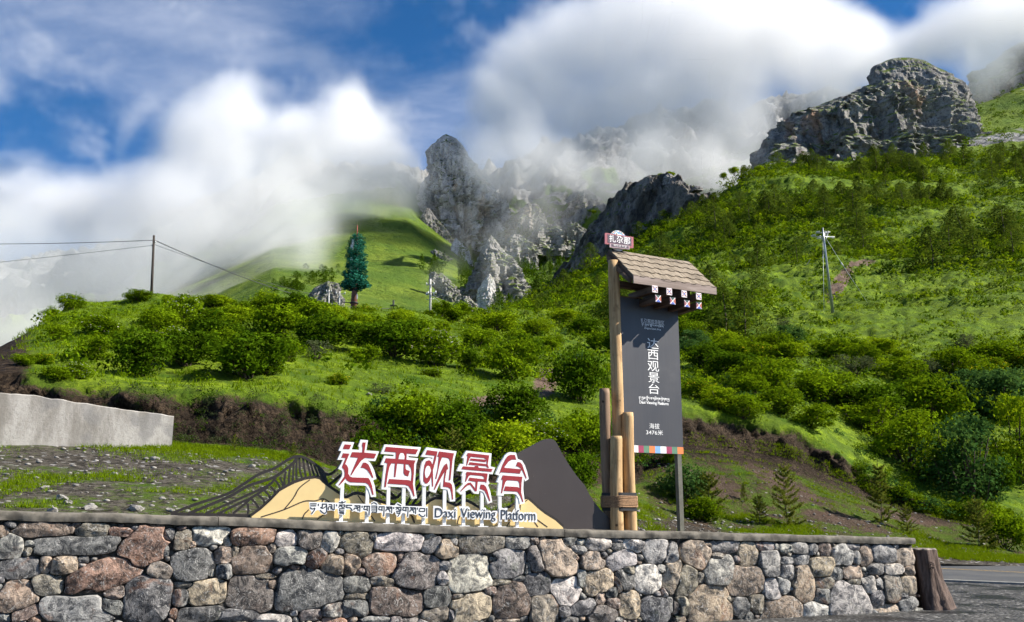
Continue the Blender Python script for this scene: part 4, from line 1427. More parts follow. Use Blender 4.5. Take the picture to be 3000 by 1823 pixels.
# lower line: plate with the Tibetan line, then the English words
TIB = [[(185,235),(310,235)],[(190,272),(300,272)],[(195,300),(202,322),(238,332),(276,316)],[(278,312),(268,350),(210,430)],[(345,235),(345,275)],[(410,240),(505,240)],[(420,245),(415,300),(380,305)],[(385,300),(430,320),(490,280),(500,250)],[(500,250),(500,395),(480,395)],[(375,355),(430,405),(470,415),(487,395)],
 [(535,350),(535,300),(575,288),(588,340)],[(540,250),(600,250)],[(600,250),(605,330),(640,350)],[(645,240),(645,350)],[(690,245),(690,280)],[(735,210),(800,215),(862,192)],[(792,182),(800,230)],[(735,258),(850,255)],[(725,300),(770,270),(800,300),(845,290)],[(848,258),(846,300)],[(740,328),(842,328)],[(748,345),(752,368),(835,368)],[(738,398),(832,398)],[(748,412),(800,416),(834,430)],
 [(870,262),(985,262)],[(892,270),(878,305),(950,312),(990,370)],[(1030,270),(1140,270)],[(1040,275),(1080,290),(1072,320)],[(1020,350),(1032,315),(1088,330),(1100,370)],[(1135,270),(1130,380)],[(1082,312),(1135,290)],[(1175,270),(1175,310)],[(1205,280),(1320,280)],[(1226,288),(1208,335),(1270,342)],[(1270,285),(1275,370)],[(1315,280),(1305,455)],
 [(1350,240),(1400,212),(1460,247)],[(1350,277),(1460,277)],[(1350,312),(1456,312)],[(1350,350),(1455,350)],[(1360,387),(1450,393)],[(1455,277),(1450,400)],[(1490,290),(1600,290)],[(1506,297),(1492,340),(1550,350)],[(1550,295),(1555,370)],[(1595,290),(1585,470)],[(1630,295),(1745,295)],[(1642,302),(1682,322)],[(1625,375),(1640,335),(1692,350),(1702,395)],[(1740,295),(1735,410)],[(1682,330),(1740,310)],[(1775,295),(1775,330)],
 [(1840,235),(1915,275)],[(1810,302),(1920,306)],[(1815,342),(1850,320),(1880,350),(1912,345)],[(1915,302),(1910,370)],[(1820,376),(1908,376)],[(1830,397),(1852,415),(1900,400)],[(1900,402),(1850,475)],[(1945,300),(2055,305)],[(1962,312),(1947,350),(2005,360)],[(2005,310),(2010,380)],[(2050,305),(2040,480)],[(2085,305),(2195,310)],[(2097,317),(2137,332)],[(2080,390),(2095,350),(2148,365),(2157,410)],[(2190,310),(2190,425)],[(2137,340),(2192,325)],[(2225,305),(2225,345)],
 [(2265,320),(2370,325)],[(2272,330),(2262,375),(2362,380)],[(2365,325),(2360,378)],[(2250,425),(2300,468),(2345,478),(2370,440)],[(2402,315),(2402,480)]]
TIB_W = [(165,200),(720,215),(735,180),(785,165),(875,170),(868,228),(1340,240),(1345,210),(1400,185),(1455,205),(1490,255),(1790,265),(1845,205),(1935,250),(1985,275),(2425,290),(2420,510),(2390,512),(2330,505),(2250,465),(2225,430),(2190,452),(2150,432),(2070,430),(2055,500),(2025,498),(2000,420),(1940,410),(1890,480),(1845,495),(1815,440),(1790,380),(1750,430),(1700,412),(1620,405),(1605,490),(1570,488),(1545,400),(1470,412),(1345,402),(1322,475),(1290,472),(1265,390),(1200,370),(1150,395),(1120,402),(1080,392),(1020,370),(990,390),(940,340),(870,345),(850,445),(825,450),(720,430),(705,330),(665,340),(650,375),(590,360),(515,365),(505,425),(465,440),(400,420),(340,350),(290,370),(225,452),(190,435),(215,390),(178,345)]
pw = onw(T1, TIB_W, OFF_L + 0.03)
s0 = sum(p[0] for p in pw) / len(pw); z0 = cap_z(s0)
root = empty('sign_caption', WALL.matrix(s0, z0, OFF_L + 0.03), 'white cut-out line of Tibetan script under the red characters', 'sign', 'caption boards of the wall sign')
prism_part('backing', pw, 0.0, 0.02, M_WHITE, root, s0, z0)
for ln in TIB:
    q = onw(T1, ln, OFF_L + 0.03)
    bm = bmesh.new()
    bm_ribbon(bm, [(p[0] - s0, p[1] - z0) for p in smooth_line(q, 4)], 0.0155 if len(ln) > 1 else 0.012, -0.003, 0.001)
    link('letter', mesh_bm('letter', bm), M_INK, root)


def text_mesh(name, body, size=1.0, offset=0.0, extrude=0.0, spacing=1.0, shear=0.0):
    cu = bpy.data.curves.new(name, 'FONT')
    cu.body = body
    cu.size = size
    cu.offset = offset
    cu.extrude = extrude
    cu.resolution_u = 3
    cu.space_character = spacing
    tmp = bpy.data.objects.new(name, cu)
    COL.objects.link(tmp)
    bpy.context.view_layer.update()
    dg = bpy.context.evaluated_depsgraph_get()
    me = bpy.data.meshes.new_from_object(tmp.evaluated_get(dg))
    bpy.data.objects.remove(tmp)
    bpy.data.curves.remove(cu)
    me.name = name
    me.materials.clear()
    return me


def fit_text(me, x0, x1, z0, z1, y, thick=None, slope=0.0):
    """lay a text mesh into the box x0..x1, z0..z1 of the local X,Z plane, facing -Y"""
    co = np.zeros(len(me.vertices) * 3, dtype=np.float32)
    me.vertices.foreach_get('co', co)
    co = co.reshape(-1, 3)
    lo, hi = co.min(0), co.max(0)
    X = x0 + (co[:, 0] - lo[0]) / (hi[0] - lo[0]) * (x1 - x0)
    Z = z0 + (co[:, 1] - lo[1]) / (hi[1] - lo[1]) * (z1 - z0) + slope * (X - x0)
    Y = y - co[:, 2]
    me.vertices.foreach_set('co', np.stack([X, Y, Z], 1).astype(np.float32).ravel())
    me.update()
    return me


for word, xa, xb, yb, yt, desc in (('Daxi', 1275, 1335, 1515.5, 1488, 'white cut-out English word Daxi in dark letters'),
                                   ('Viewing', 1350, 1452, 1526.0, 1489, 'white cut-out English word Viewing in dark letters'),
                                   ('Platform', 1468, 1569, 1523.0, 1493, 'white cut-out English word Platform in dark letters')):
    o_ = OFF_L + 0.03
    (sa, za), (sb, zb) = WALL.hit(xa, yb, o_), WALL.hit(xb, yb + (xb - xa) * 0.022, o_)
    _, zt = WALL.hit(xa, yt, o_)
    s0 = (sa + sb) / 2; z0 = cap_z(s0)
    sl = (zb - za) / (sb - sa)
    root = empty('sign_caption', WALL.matrix(s0, z0, o_), desc, 'sign', 'caption boards of the wall sign')
    fr = text_mesh('letters', word, 1.0, -0.002, 0.0012)
    fit_text(fr, sa - s0, sb - s0, za - z0, zt - z0, -0.0015, slope=sl)
    link('letters', fr, M_INK, root)
    w_ = 0.030
    bk = text_mesh('backing', word, 1.0, 0.075, 0.010)
    fit_text(bk, sa - s0 - w_, sb - s0 + w_, za - z0 - w_, zt - z0 + w_, 0.014, slope=sl)
    link('backing', bk, M_WHITE, root)
    bm = bmesh.new()
    h_ = (zt - za)
    lo_ = 0.30 if word == 'Viewing' else 0.06
    bm_prism(bm, [(sa - s0, za - z0 + h_ * lo_), (sb - s0, za - z0 + h_ * lo_ + sl * (sb - sa)), (sb - s0, za - z0 + h_ * 0.72 + sl * (sb - sa)), (sa - s0, za - z0 + h_ * 0.72)], 0.006, 0.022)
    link('plate', mesh_bm('plate', bm), M_WHITE, root)

# mountain silhouettes behind the characters
YEL = [C1(780, 866), C1(870, 800), C1(960, 718), C1(1050, 625), C1(1130, 580), C1(1200, 545), C1(1300, 512), C1(1390, 500), C1(1430, 508), C1(1480, 555), C1(1530, 592), C1(1600, 640), C1(1650, 670), C1(1680, 695), C1(1720, 682), C1(1760, 660), C1(1800, 655), C1(1850, 665), C1(1920, 700), C1(2050, 745),
       (1150, 1483), (1190, 1487), (1230, 1484), C2(190, 870), C2(240, 835), C2(290, 810), C2(350, 812), C2(420, 850), C2(520, 890), C2(560, 870), C2(600, 845), C2(640, 840), C2(700, 870), C2(780, 920), C2(860, 960), C2(930, 962), C2(1000, 945), C2(1120, 905), C2(1200, 850), C2(1270, 812), C2(1310, 808), C2(1360, 850), C2(1430, 915), C2(1500, 970), C2(1620, 1045), C2(1705, 1122)]
OY = -0.21
yl_ = [WALL.hit(*p, OY) for p in YEL]
yl_ += [(s, cap_z(s) + 0.004) for s in np.linspace(yl_[-1][0], yl_[0][0], 12)]
s0 = (yl_[0][0] + yl_[45][0]) / 2; z0 = cap_z(s0)
root = empty('mountain_panel', WALL.matrix(s0, z0, OY), 'cream yellow sheet-metal hills with thin brown contour lines behind the captions', 'sign')
prism_part('sheet', yl_, 0.0, 0.03, M_CREAM, root, s0, z0)
for ln in ([C1(870, 870), C1(1090, 800), C1(1280, 720), C1(1390, 715), C1(1470, 695), C1(1530, 730)], [C1(1090, 800), C1(1180, 690), C1(1240, 590), C1(1340, 512)], [C1(1265, 890), C1(1290, 840), C1(1330, 800)], [C1(1410, 895), C1(1470, 850)], [C1(1470, 700), C1(1450, 740)],
           [C1(1800, 660), C1(1850, 730), C1(1872, 750)], [C1(1930, 860), C1(1965, 912)], [C1(2310, 850), C1(2345, 930)], [C2(0, 970), C2(40, 1010), C2(55, 1070)], [C2(530, 1080), C2(545, 1020), C2(560, 990)], [C2(1230, 870), C2(1225, 930)], [C2(1285, 830), C2(1310, 812)], [C2(1080, 1102), C2(1120, 1045)], [C2(1380, 1050), C2(1425, 1115)], [C2(1410, 1030), C2(1530, 1115)]):
    q = [WALL.hit(*p, OY) for p in ln]
    bm = bmesh.new()
    bm_ribbon(bm, [(p[0] - s0, p[1] - z0) for p in smooth_line(q, 5)], 0.016, -0.004, 0.001)
    link('contour_line', mesh_bm('contour_line', bm), M_BROWN_LINE, root)
edge = [WALL.hit(*p, OY - 0.03) for p in YEL]
bm = bmesh.new()
bm_ribbon(bm, [(p[0] - s0, p[1] - z0 + 0.015) for p in smooth_line(edge, 3)], 0.06, 0.034, 0.06)
link('edge_bar', mesh_bm('edge_bar', bm), M_BROWN, root)

# brown sheet mountain
BR = [(1508, 1334), (1530, 1322), C2(1350, 222), C2(1420, 182), C2(1480, 152), C2(1520, 138), C2(1555, 135), C2(1585, 140), C2(1612, 155), C2(1635, 185), C2(1665, 240), C2(1700, 310), C2(1770, 425), C2(1850, 540), C2(1905, 605), C2(1945, 650), C2(1970, 700), C2(2000, 760), C2(2050, 835), C2(2110, 912), C2(2180, 980), C2(2250, 1042), C2(2350, 1118)]
OB = -0.27
br = [WALL.hit(*p, OB) for p in BR]
sL, zL = WALL.hit(1552, 1500, OB)
br += [(s, cap_z(s) + 0.003) for s in np.linspace(br[-1][0], sL, 8)] + [(sL - 0.03, zL), WALL.hit(1534, 1430, OB), WALL.hit(1522, 1380, OB)]
s0 = br[8][0]; z0 = cap_z(s0)
root = empty('mountain_panel', WALL.matrix(s0, z0, OB), 'plain dark brown sheet-metal mountain beside the timber gate sign', 'sign')
prism_part('sheet', br, 0.0, 0.03, brown_panel_mat(), root, s0, z0)
bm = bmesh.new()
bm_ribbon(bm, [(p[0] - s0, p[1] - z0 - 0.012) for p in br[:23]], 0.024, 0.030, 0.075)
link('rim', mesh_bm('rim', bm), M_BROWN, root)


def lattice(label, lines, off, w, base=None):
    pts = [[WALL.hit(*p, off) for p in ln] for ln in lines]
    s0 = sum(p[0] for p in pts[0]) / len(pts[0]); z0 = cap_z(s0)
    root = empty('mountain_lattice', WALL.matrix(s0, z0, off), label, 'sign')
    for i, q in enumerate(pts):
        q = [(s, max(z, cap_z(s) + 0.02)) for s, z in q]
        bm = bmesh.new()
        k = 0.0006 * i
        bm_ribbon(bm, [(p[0] - s0, p[1] - z0) for p in smooth_line(q, 5)], w[i] if isinstance(w, list) else w, k, 0.028 - k)
        link('bar', mesh_bm('bar', bm), M_BROWN, root)
    return root


lines = [[(0,838),(250,745),(540,650),(700,555),(850,460),(1000,400),(1130,320),(1200,290),(1260,290),(1320,315),(1420,385),(1470,440),(1492,500),(1510,560)],
 [(170,838),(550,680),(750,570),(990,490),(1120,400),(1180,350),(1220,300)],[(340,835),(560,740),(760,650),(950,560),(1010,490)],[(460,838),(700,720),(770,690),(940,580)],[(600,838),(720,740),(770,690)],
 [(780,850),(860,790),(960,708),(1050,610),(1200,530),(1300,495),(1400,485)],[(0,848),(380,850),(770,858)],
 [(740,740),(748,800),(740,850)],[(770,690),(820,740),(850,790)],[(835,655),(890,700),(905,750)],[(900,610),(945,660),(965,720)],[(960,575),(1000,620),(1010,660)],[(1000,510),(1040,560),(1060,620)],[(1050,490),(1075,540),(1090,600)],
 [(1110,430),(1095,520),(1105,590)],[(1150,390),(1140,480),(1140,570)],[(1185,345),(1180,450),(1175,550)],[(1215,320),(1210,430),(1215,520)],[(1240,300),(1245,420),(1270,510)],[(1275,305),(1290,420),(1305,490)],[(1310,320),(1335,420),(1350,490)],[(1345,345),(1370,430),(1390,490)],[(1380,370),(1410,440),(1430,500)],[(1420,400),(1445,460),(1470,530)],[(1450,430),(1470,480),(1500,540)]]
ws = [0.040, 0.042, 0.036, 0.036, 0.034, 0.04, 0.04] + [0.030] * 18
lattice('open dark brown metal mountain of curved bars left of the characters', [[C1(*p) for p in ln] for ln in lines], -0.27, ws)
lattice('dark bars of a second open metal mountain seen between the characters', [
    [(952, 1388), (965, 1390), (985, 1378), (1010, 1350), (1035, 1338), (1070, 1352), (1110, 1400), (1140, 1440), (1160, 1458)], [(955, 1428), (1000, 1392), (1030, 1370), (1050, 1345)], [(1100, 1433), (1135, 1454), (1158, 1460), (1182, 1440), (1230, 1395), (1262, 1372), (1300, 1368), (1340, 1390), (1388, 1448)],
    [(1188, 1484), (1232, 1416), (1270, 1376)], [(1205, 1484), (1240, 1435), (1284, 1374)], [(1222, 1484), (1260, 1440), (1298, 1370)], [(1281, 1462), (1320, 1436), (1352, 1412)], [(1290, 1404), (1326, 1399), (1345, 1394)], [(1300, 1440), (1330, 1414), (1350, 1402)], [(1330, 1472), (1365, 1448), (1390, 1440)]], -0.36, 0.04)

# ------------------------------------------------------------------ timber gate sign
def wood_mat(name, a_, b_, dark, sc=1.0, axis=2):
    m, nt, b = new_mat(name, 0.7, 0.25)
    co = obj_coord(nt)
    oi = nt.nodes.new('ShaderNodeObjectInfo')
    cb = nt.nodes.new('ShaderNodeCombineXYZ')
    for k in range(3):
        nt.links.new(math_n(nt, 'MULTIPLY', oi.outputs['Random'], 31.0 + 17 * k), cb.inputs[k])
    co = vmath(nt, 'ADD', co, cb.outputs[0])
    st = nt.nodes.new('ShaderNodeMapping')
    st.inputs['Scale'].default_value = tuple((1.2 if k == axis else 20.0) * sc for k in range(3))
    nt.links.new(co, st.inputs[0])
    g = noise_n(nt, st.outputs[0], 1.0, 6, 0.65, 0.5)
    n2 = noise_n(nt, co, 2.5 * sc, 4, 0.6)
    c = mixc(nt, maprange(nt, g, 0.33, 0.66), a_, b_)
    c = mixc(nt, maprange(nt, n2, 0.55, 0.72), c, tuple(x * 0.7 for x in a_))
    crack = maprange(nt, noise_n(nt, st.outputs[0], 2.0, 3, 0.5), 0.24, 0.34, 1.0, 0.0)
    c = mixc(nt, crack, c, dark)
    vor = nt.nodes.new('ShaderNodeTexVoronoi'); vor.inputs['Scale'].default_value = 2.6
    nt.links.new(co, vor.inputs['Vector'])
    c = mixc(nt, maprange(nt, vor.outputs['Distance'], 0.09, 0.03), c, dark)
    nt.links.new(c, b.inputs['Base Color'])
    bump(nt, b, g, 0.4, 0.01)
    return m


M_LOG = wood_mat('weathered_log', (0.32, 0.19, 0.085), (0.54, 0.36, 0.18), (0.07, 0.04, 0.02))
M_LOG_RED = wood_mat('brown_log', (0.14, 0.085, 0.05), (0.27, 0.175, 0.11), (0.04, 0.024, 0.015))
M_BEAM = wood_mat('stained_beam', (0.060, 0.036, 0.023), (0.13, 0.082, 0.055), (0.02, 0.013, 0.01), axis=1)
M_SHINGLE = wood_mat('shingle', (0.17, 0.135, 0.095), (0.285, 0.232, 0.172), (0.10, 0.07, 0.05), 1.0, 1)
M_FASCIA = wood_mat('fascia_board', (0.20, 0.150, 0.125), (0.30, 0.235, 0.205), (0.10, 0.075, 0.06), 0.7, 0)
M_PANEL = None


def panel_mat():
    m, nt, b = new_mat('charcoal_board', 0.38, 0.45)
    co = obj_coord(nt)
    st = nt.nodes.new('ShaderNodeMapping'); st.inputs['Scale'].default_value = (9, 1, 0.7)
    nt.links.new(co, st.inputs[0])
    n = noise_n(nt, st.outputs[0], 2.0, 5, 0.6)
    f = noise_n(nt, co, 1.3, 4, 0.6)
    c = mixc(nt, n, (0.038, 0.038, 0.043), (0.056, 0.055, 0.061))
    c = mixc(nt, math_n(nt, 'MULTIPLY', maprange(nt, f, 0.55, 0.8), 0.4), c, (0.10, 0.097, 0.097))
    nt.links.new(c, b.inputs['Base Color'])
    nt.links.new(math_n(nt, 'ADD', math_n(nt, 'MULTIPLY', f, 0.2), 0.32), b.inputs['Roughness'])
    return m


T_M = TOWER.matrix(0, 0, 0)
gate = empty('gate_sign', T_M, 'tall timber post sign with a shingled roof and a dark lettered board', 'sign')


def log(name, s, off, z0, z1, r0, r1, seed, mat, bend=0.02):
    n, rows = 20, 26
    V, Fc = [], []
    for j in range(rows + 1):
        t = j / rows
        z = z0 + (z1 - z0) * t
        for k in range(n):
            a = 2 * math.pi * k / n
            r = (r0 + (r1 - r0) * t) * (1 + 0.035 * mnoise.noise(Vector((math.cos(a) * 1.5 + seed, math.sin(a) * 1.5, z * 1.3))))
            if j == rows: r *= 0.93
            V.append((s + r * math.cos(a) + bend * math.sin(t * 3 + seed), -off + r * math.sin(a), z))
    for j in range(rows):
        for k in range(n):
            k2 = (k + 1) % n
            Fc.append((j * n + k, j * n + k2, (j + 1) * n + k2, (j + 1) * n + k))
    me = mesh_of(name, V, Fc + [tuple(rows * n + k for k in range(n))])
    me.polygons.foreach_set('use_smooth', [True] * (len(me.polygons) - 1) + [False])
    return link(name, me, mat, gate)


ZG = 1.46
s_p, z_p = TOWER.hit(1815, 1100, 0.1)
log('post', s_p + 0.005, 0.0, ZG, 6.28, 0.112, 0.100, 1, M_LOG, 0.012)
sa, za = TOWER.hit(1780, 1138, 0.1)
log('log', sa, 0.03, ZG, za, 0.100, 0.093, 2, M_LOG_RED)
sb_, zb_ = TOWER.hit(1840, 1209, 0.2)
log('log', sb_, 0.20, ZG, zb_, 0.105, 0.100, 3, M_LOG)
sc_, zc_ = TOWER.hit(1806, 1278, 0.25)
log('log', sc_ - 0.005, 0.235, ZG, zc_, 0.112, 0.105, 4, M_LOG)

# rope and straps round the logs
cen = [(s_p, 0.0, .112), (sa, 0.03, .100), (sb_, 0.20, .105), (sc_, 0.235, .112)]


def hull_ring(extra, n=40):
    pts = []
    cx_ = sum(c[0] for c in cen) / 4; cy__ = sum(c[1] for c in cen) / 4
    for k in range(n):
        a = 2 * math.pi * k / n
        d = Vector((math.cos(a), math.sin(a)))
        best = max((Vector((c[0], c[1])).dot(d) + c[2] for c in cen))
        pts.append((d, best + extra))
    out = []
    for k in range(n):
        d0, h0 = pts[k]; d1, h1 = pts[(k + 1) % n]
        det = d0.x * d1.y - d0.y * d1.x
        out.append(((h0 * d1.y - h1 * d0.y) / det, -((d0.x * h1 - d1.x * h0) / det)))
    return out


M_ROPE = simple_mat('rope', (0.26, 0.155, 0.085), 0.9, 0.45, 60, bmp=0.6)
M_STRAP = simple_mat('black_strap', (0.018, 0.017, 0.018), 0.6, 0.2, 8)
zr0 = TOWER.hit(1815, 1487, 0.3)[1]; zr1 = TOWER.hit(1815, 1453, 0.3)[1]
nr = 8
hr = hull_ring(0.012)
for i in range(nr):
    z = zr0 + (zr1 - zr0) * (i + 0.5) / nr
    bm = bmesh.new()
    pts = [(x, y, z + 0.004 * math.sin(k * 0.7 + i)) for k, (x, y) in enumerate(hr)]
    bm_tube(bm, pts + [pts[0]], (zr1 - zr0) / nr * 0.56, 7, cap=False)
    link('rope_turn', mesh_bm('rope_turn', bm), M_ROPE, gate, smooth=True)
for z0_, z1_ in ((zr1 + 0.002, zr1 + 0.055), (zr0 - 0.055, zr0 - 0.002)):
    bm = bmesh.new()
    h2 = hull_ring(0.006)
    lo_ = [bm.verts.new((x, y, z0_)) for x, y in h2]; hi_ = [bm.verts.new((x, y, z1_)) for x, y in h2]
    for k in range(len(h2)):
        bm.faces.new((lo_[k], lo_[(k + 1) % len(h2)], hi_[(k + 1) % len(h2)], hi_[k]))
    link('strap', mesh_bm('strap', bm), M_STRAP, gate, smooth=True)

# board
sR0, zT = TOWER.hit(1988, 930, 0.0); sR1, zB = TOWER.hit(2000, 1331, 0.0)
s_l, s_r = s_p + 0.05, (sR0 + sR1) / 2 + 0.005
bm = bmesh.new()
bm_box(bm, s_l, s_r, 0.0, 0.05, zB, zT + 0.25)
board = link('board', mesh_bm('board', bm), panel_mat(), gate)
# band of coloured squares along its lower edge
M_BAND = {'w': M_WHITE, 'c': paint('band_crimson', (0.30, 0.04, 0.09)), 'g': paint('band_green', (0.10, 0.21, 0.13)), 'o': paint('band_orange', (0.68, 0.20, 0.06)), 'b': paint('band_blue', (0.20, 0.38, 0.68))}
bx = [303, 330, 365, 401, 438, 473, 511, 547, 582, 620]
zs0 = TOWER.hit(1930, 1321, 0)[1]
hb_ = 0.125
seq = 'wcgobwcgo'
for i in range(9):
    xa = TOWER.hit(1720 + bx[i] / 2.203, 1315, 0)[0]; xb = TOWER.hit(1720 + bx[i + 1] / 2.203, 1315, 0)[0]
    if i == 8: xb = s_r - 0.001
    bm = bmesh.new()
    bm_box(bm, xa, xb - 0.0005, -0.004, -0.0005, zB + 0.002, zB + hb_)
    link('colour_square', mesh_bm('colour_square', bm), M_BAND[seq[i]], board)
sq_ = TOWER.hit(1720 + bx[0] / 2.203, 1315, 0)[0]
for i, ch in enumerate('goc'):
    bm = bmesh.new()
    bm_box(bm, sq_ - 0.095 * (i + 1), sq_ - 0.095 * i - 0.0005, -0.004, -0.0005, zB + 0.002, zB + hb_)
    link('colour_square', mesh_bm('colour_square', bm), M_BAND[ch], board)


def board_text(body, xa, xb, ya, yb, bold=0.0, spacing=1.0):
    """words between photo columns xa..xb (at mid height) and rows ya (top) .. yb (bottom)"""
    ym = (ya + yb) / 2
    s0, z0_ = TOWER.hit(xa, ym, 0.003); s1, z1_ = TOWER.hit(xb, ym, 0.003)
    zt_ = TOWER.hit((xa + xb) / 2, ya, 0.003)[1]; zb2 = TOWER.hit((xa + xb) / 2, yb, 0.003)[1]
    me = text_mesh('lettering', body, 1.0, bold, 0.0, spacing)
    fit_text(me, s0, s1, zb2, zt_, -0.003)
    return link('lettering', me, M_WHITE, board)


def B7(x, y): return (1840 + x / 3.5625, 920 + y / 3.5643)
x0, y0 = B7(133, 58); x1, y1 = B7(377, 106)
board_text('扎尕那旅游景区', x0, x1, y0, y1, 0.0)
x0, y0 = B7(168, 139); x1, y1 = B7(343, 172)
board_text('Zhagana Scenic Area', x0, x1, (y0 + y1) / 2 - 3.2, (y0 + y1) / 2 + 4.2, 0.012)
for ch, xa, xb, ya, yb in (('达', 200, 318, 255, 363), ('西', 206, 316, 375, 478), ('观', 204, 322, 492, 600), ('景', 211, 325, 612, 718), ('台', 216, 326, 728, 836)):
    (u0, v0), (u1, v1) = B7(xa, ya), B7(xb, yb)
    board_text(ch, u0, u1, v0, v1, 0.0)
x0, y0 = B7(120, 906); x1, y1 = B7(422, 957)
board_text('Daxi Viewing Platform', x0, x1, (y0 + y1) / 2 - 5.0, (y0 + y1) / 2 + 6.5, 0.022)
x0, y0 = B7(223, 1143); x1, y1 = B7(328, 1200)
board_text('海拔', x0, x1, y0, y1, 0.0)
x0, y0 = B7(189, 1208); x1, y1 = B7(364, 1268)
board_text('3476米', x0, x1, y0 + 1, y1 - 1, 0.0)


def board_tibetan(lines, xa, xb, ya, yb, w):
    allp = [p for l in lines for p in l]
    ax, bx_ = min(p[0] for p in allp), max(p[0] for p in allp)
    ym = (ya + yb) / 2
    s0 = TOWER.hit(xa, ym, 0.003)[0]; s1 = TOWER.hit(xb, ym, 0.003)[0]
    zt_ = TOWER.hit((xa + xb) / 2, ya, 0.003)[1]; zb2 = TOWER.hit((xa + xb) / 2, yb, 0.003)[1]
    bm = bmesh.new()
    for i, l in enumerate(lines):
        q = []
        for px, py in l:
            fx = (px - ax) / (bx_ - ax)
            base_ = 185 + 105 * (px / 2400)
            q.append((s0 + (s1 - s0) * fx, zt_ + (zb2 - zt_) * min(1.15, max(-0.3, (py - base_) / 190))))
        bm_ribbon(bm, q, w, -0.004 - 0.00002 * i, -0.002)
    link('lettering', mesh_bm('lettering', bm), M_WHITE, board)


x0, y0 = B7(112, 868); x1, y1 = B7(428, 912)
board_tibetan(TIB, x0, x1, y0, y1 - 2, 0.0075)
x0, y0 = B7(143, 108); x1, y1 = B7(368, 140)
board_tibetan([l for l in TIB if l[0][0] < 1600], x0, x1, y0, y1 - 2, 0.006)

# steel stay under the board
bm = bmesh.new()
sP = TOWER.hit(1998, 1550, 0)[0]
bm_box(bm, sP - 0.045, sP + 0.045, -0.01, 0.08, ZG - 0.02, zB - 0.003)
link('stay', mesh_bm('stay', bm), simple_mat('grey_green_steel', (0.12, 0.115, 0.09), 0.5, 0.2, 4), gate)
bm = bmesh.new()
bm_box(bm, sP - 0.045, sP + 0.045, 0.051, 0.09, zB - 0.003, zT + 0.2)
link('stay', mesh_bm('stay', bm), bpy.data.materials['grey_green_steel'], gate)

# roof
OR, OE = -0.22, 0.50
ZR, ZE = 6.55, 5.885
SL, SR = -0.165, 1.685
ang = math.atan2(ZR - ZE, OE - OR)
Lr = math.hypot(ZR - ZE, OE - OR)
roof = empty('roof', None)
roof.parent = gate
# local frame of the slope: X along, Y up the slope (away from the viewer), Z out of the slope
Mr = Matrix.Translation((SL, -OE, ZE)) @ Matrix.Rotation(ang, 4, 'X')
roof.matrix_local = Mr
Wd = SR - SL
bm = bmesh.new(); bm_box(bm, 0, Wd, 0, Lr, -0.055, -0.012)
link('deck', mesh_bm('deck', bm), M_BEAM, roof)
for xa in (-0.004, Wd - 0.026):
    bm = bmesh.new(); bm_box(bm, xa, xa + 0.03, -0.01, Lr + 0.01, -0.13, 0.006)
    link('rake_board', mesh_bm('rake_board', bm), M_BEAM, roof)
rows_n = 5
rh = Lr / 4.6
r_s = random.Random(3)
sw = Wd / 8.0
for j in range(rows_n):
    y0 = j * rh - 0.03
    ov = 0.5 * sw * (j % 2)
    x = -ov
    while x < Wd - 1e-4:
        a = max(0.0, x + 0.002); b_ = min(Wd, x + sw - 0.002)
        x += sw
        if b_ - a < 0.03:
            continue
        hh = min(Lr + 0.005 - y0, rh * 1.35)
        if hh < 0.04:
            continue
        w_ = b_ - a
        st_ = 0.042
        full = w_ > sw * 0.8
        poly = [(a, y0 + st_), (a + w_ * 0.42, y0 + st_), (a + w_ * 0.60, y0), (b_, y0), (b_, y0 + hh), (a, y0 + hh)] if full else [(a, y0 + st_ * (0 if a > 0.1 else 1)), (b_, y0 + st_ * (0 if a > 0.1 else 1)), (b_, y0 + hh), (a, y0 + hh)]
        t0 = 0.012 + r_s.uniform(0, 0.004)
        bm = bmesh.new()
        lo_ = [bm.verts.new((px, py, 0.004 + 0.020 * max(0, 1 - (py - y0) / hh) - t0 * 0.9 + 0.0006 * j)) for px, py in poly]
        up_ = [bm.verts.new((px, py, 0.006 + 0.020 * max(0, 1 - (py - y0) / hh) + t0 * 0.45 + 0.0006 * j)) for px, py in poly]
        bm.faces.new(up_); bm.faces.new(lo_[::-1])
        for k in range(len(poly)):
            k2 = (k + 1) % len(poly)
            bm.faces.new((lo_[k], lo_[k2], up_[k2], up_[k]))
        link('shingle', mesh_bm('shingle', bm), M_SHINGLE, roof)
bm = bmesh.new()
bm_box(bm, SL - 0.005, SR + 0.02, -OE - 0.035, -OE - 0.008, ZE - 0.135, ZE + 0.012)
link('fascia', mesh_bm('fascia', bm), M_FASCIA, gate)
# rafters with painted square ends
def tile_flower(o, r, y):
    """white tile with crimson petals and a blue disc"""
    bm = bmesh.new(); bm_box(bm, -r, r, y, y + 0.01, -r * 1.05, r * 1.05)
    t = link('end_tile', mesh_bm('end_tile', bm), M_TILE, o)
    for k in range(8):
        a = k * math.pi / 4 + math.pi / 4
        long_ = k % 2 == 0
        r0, r1, w_ = (0.30, 1.22, 0.17) if long_ else (0.42, 0.72, 0.10)
        d = Vector((math.cos(a), math.sin(a))); n_ = Vector((-d.y, d.x))
        pl_ = [d * r0, d * (r0 + r1) / 2 + n_ * w_, d * r1, d * (r0 + r1) / 2 - n_ * w_]
        bm = bmesh.new(); bm_prism(bm, [(p.x * r, p.y * r) for p in pl_], y - 0.003, y - 0.0005)
        link('petal', mesh_bm('petal', bm), M_TILE_RED, t)
    bm = bmesh.new(); bm_prism(bm, [(0.26 * r * math.cos(q), 0.26 * r * math.sin(q)) for q in np.linspace(0, 2 * math.pi, 13)[:-1]], y - 0.004, y - 0.0005)
    link('disc', mesh_bm('disc', bm), M_TILE_BLUE, t)


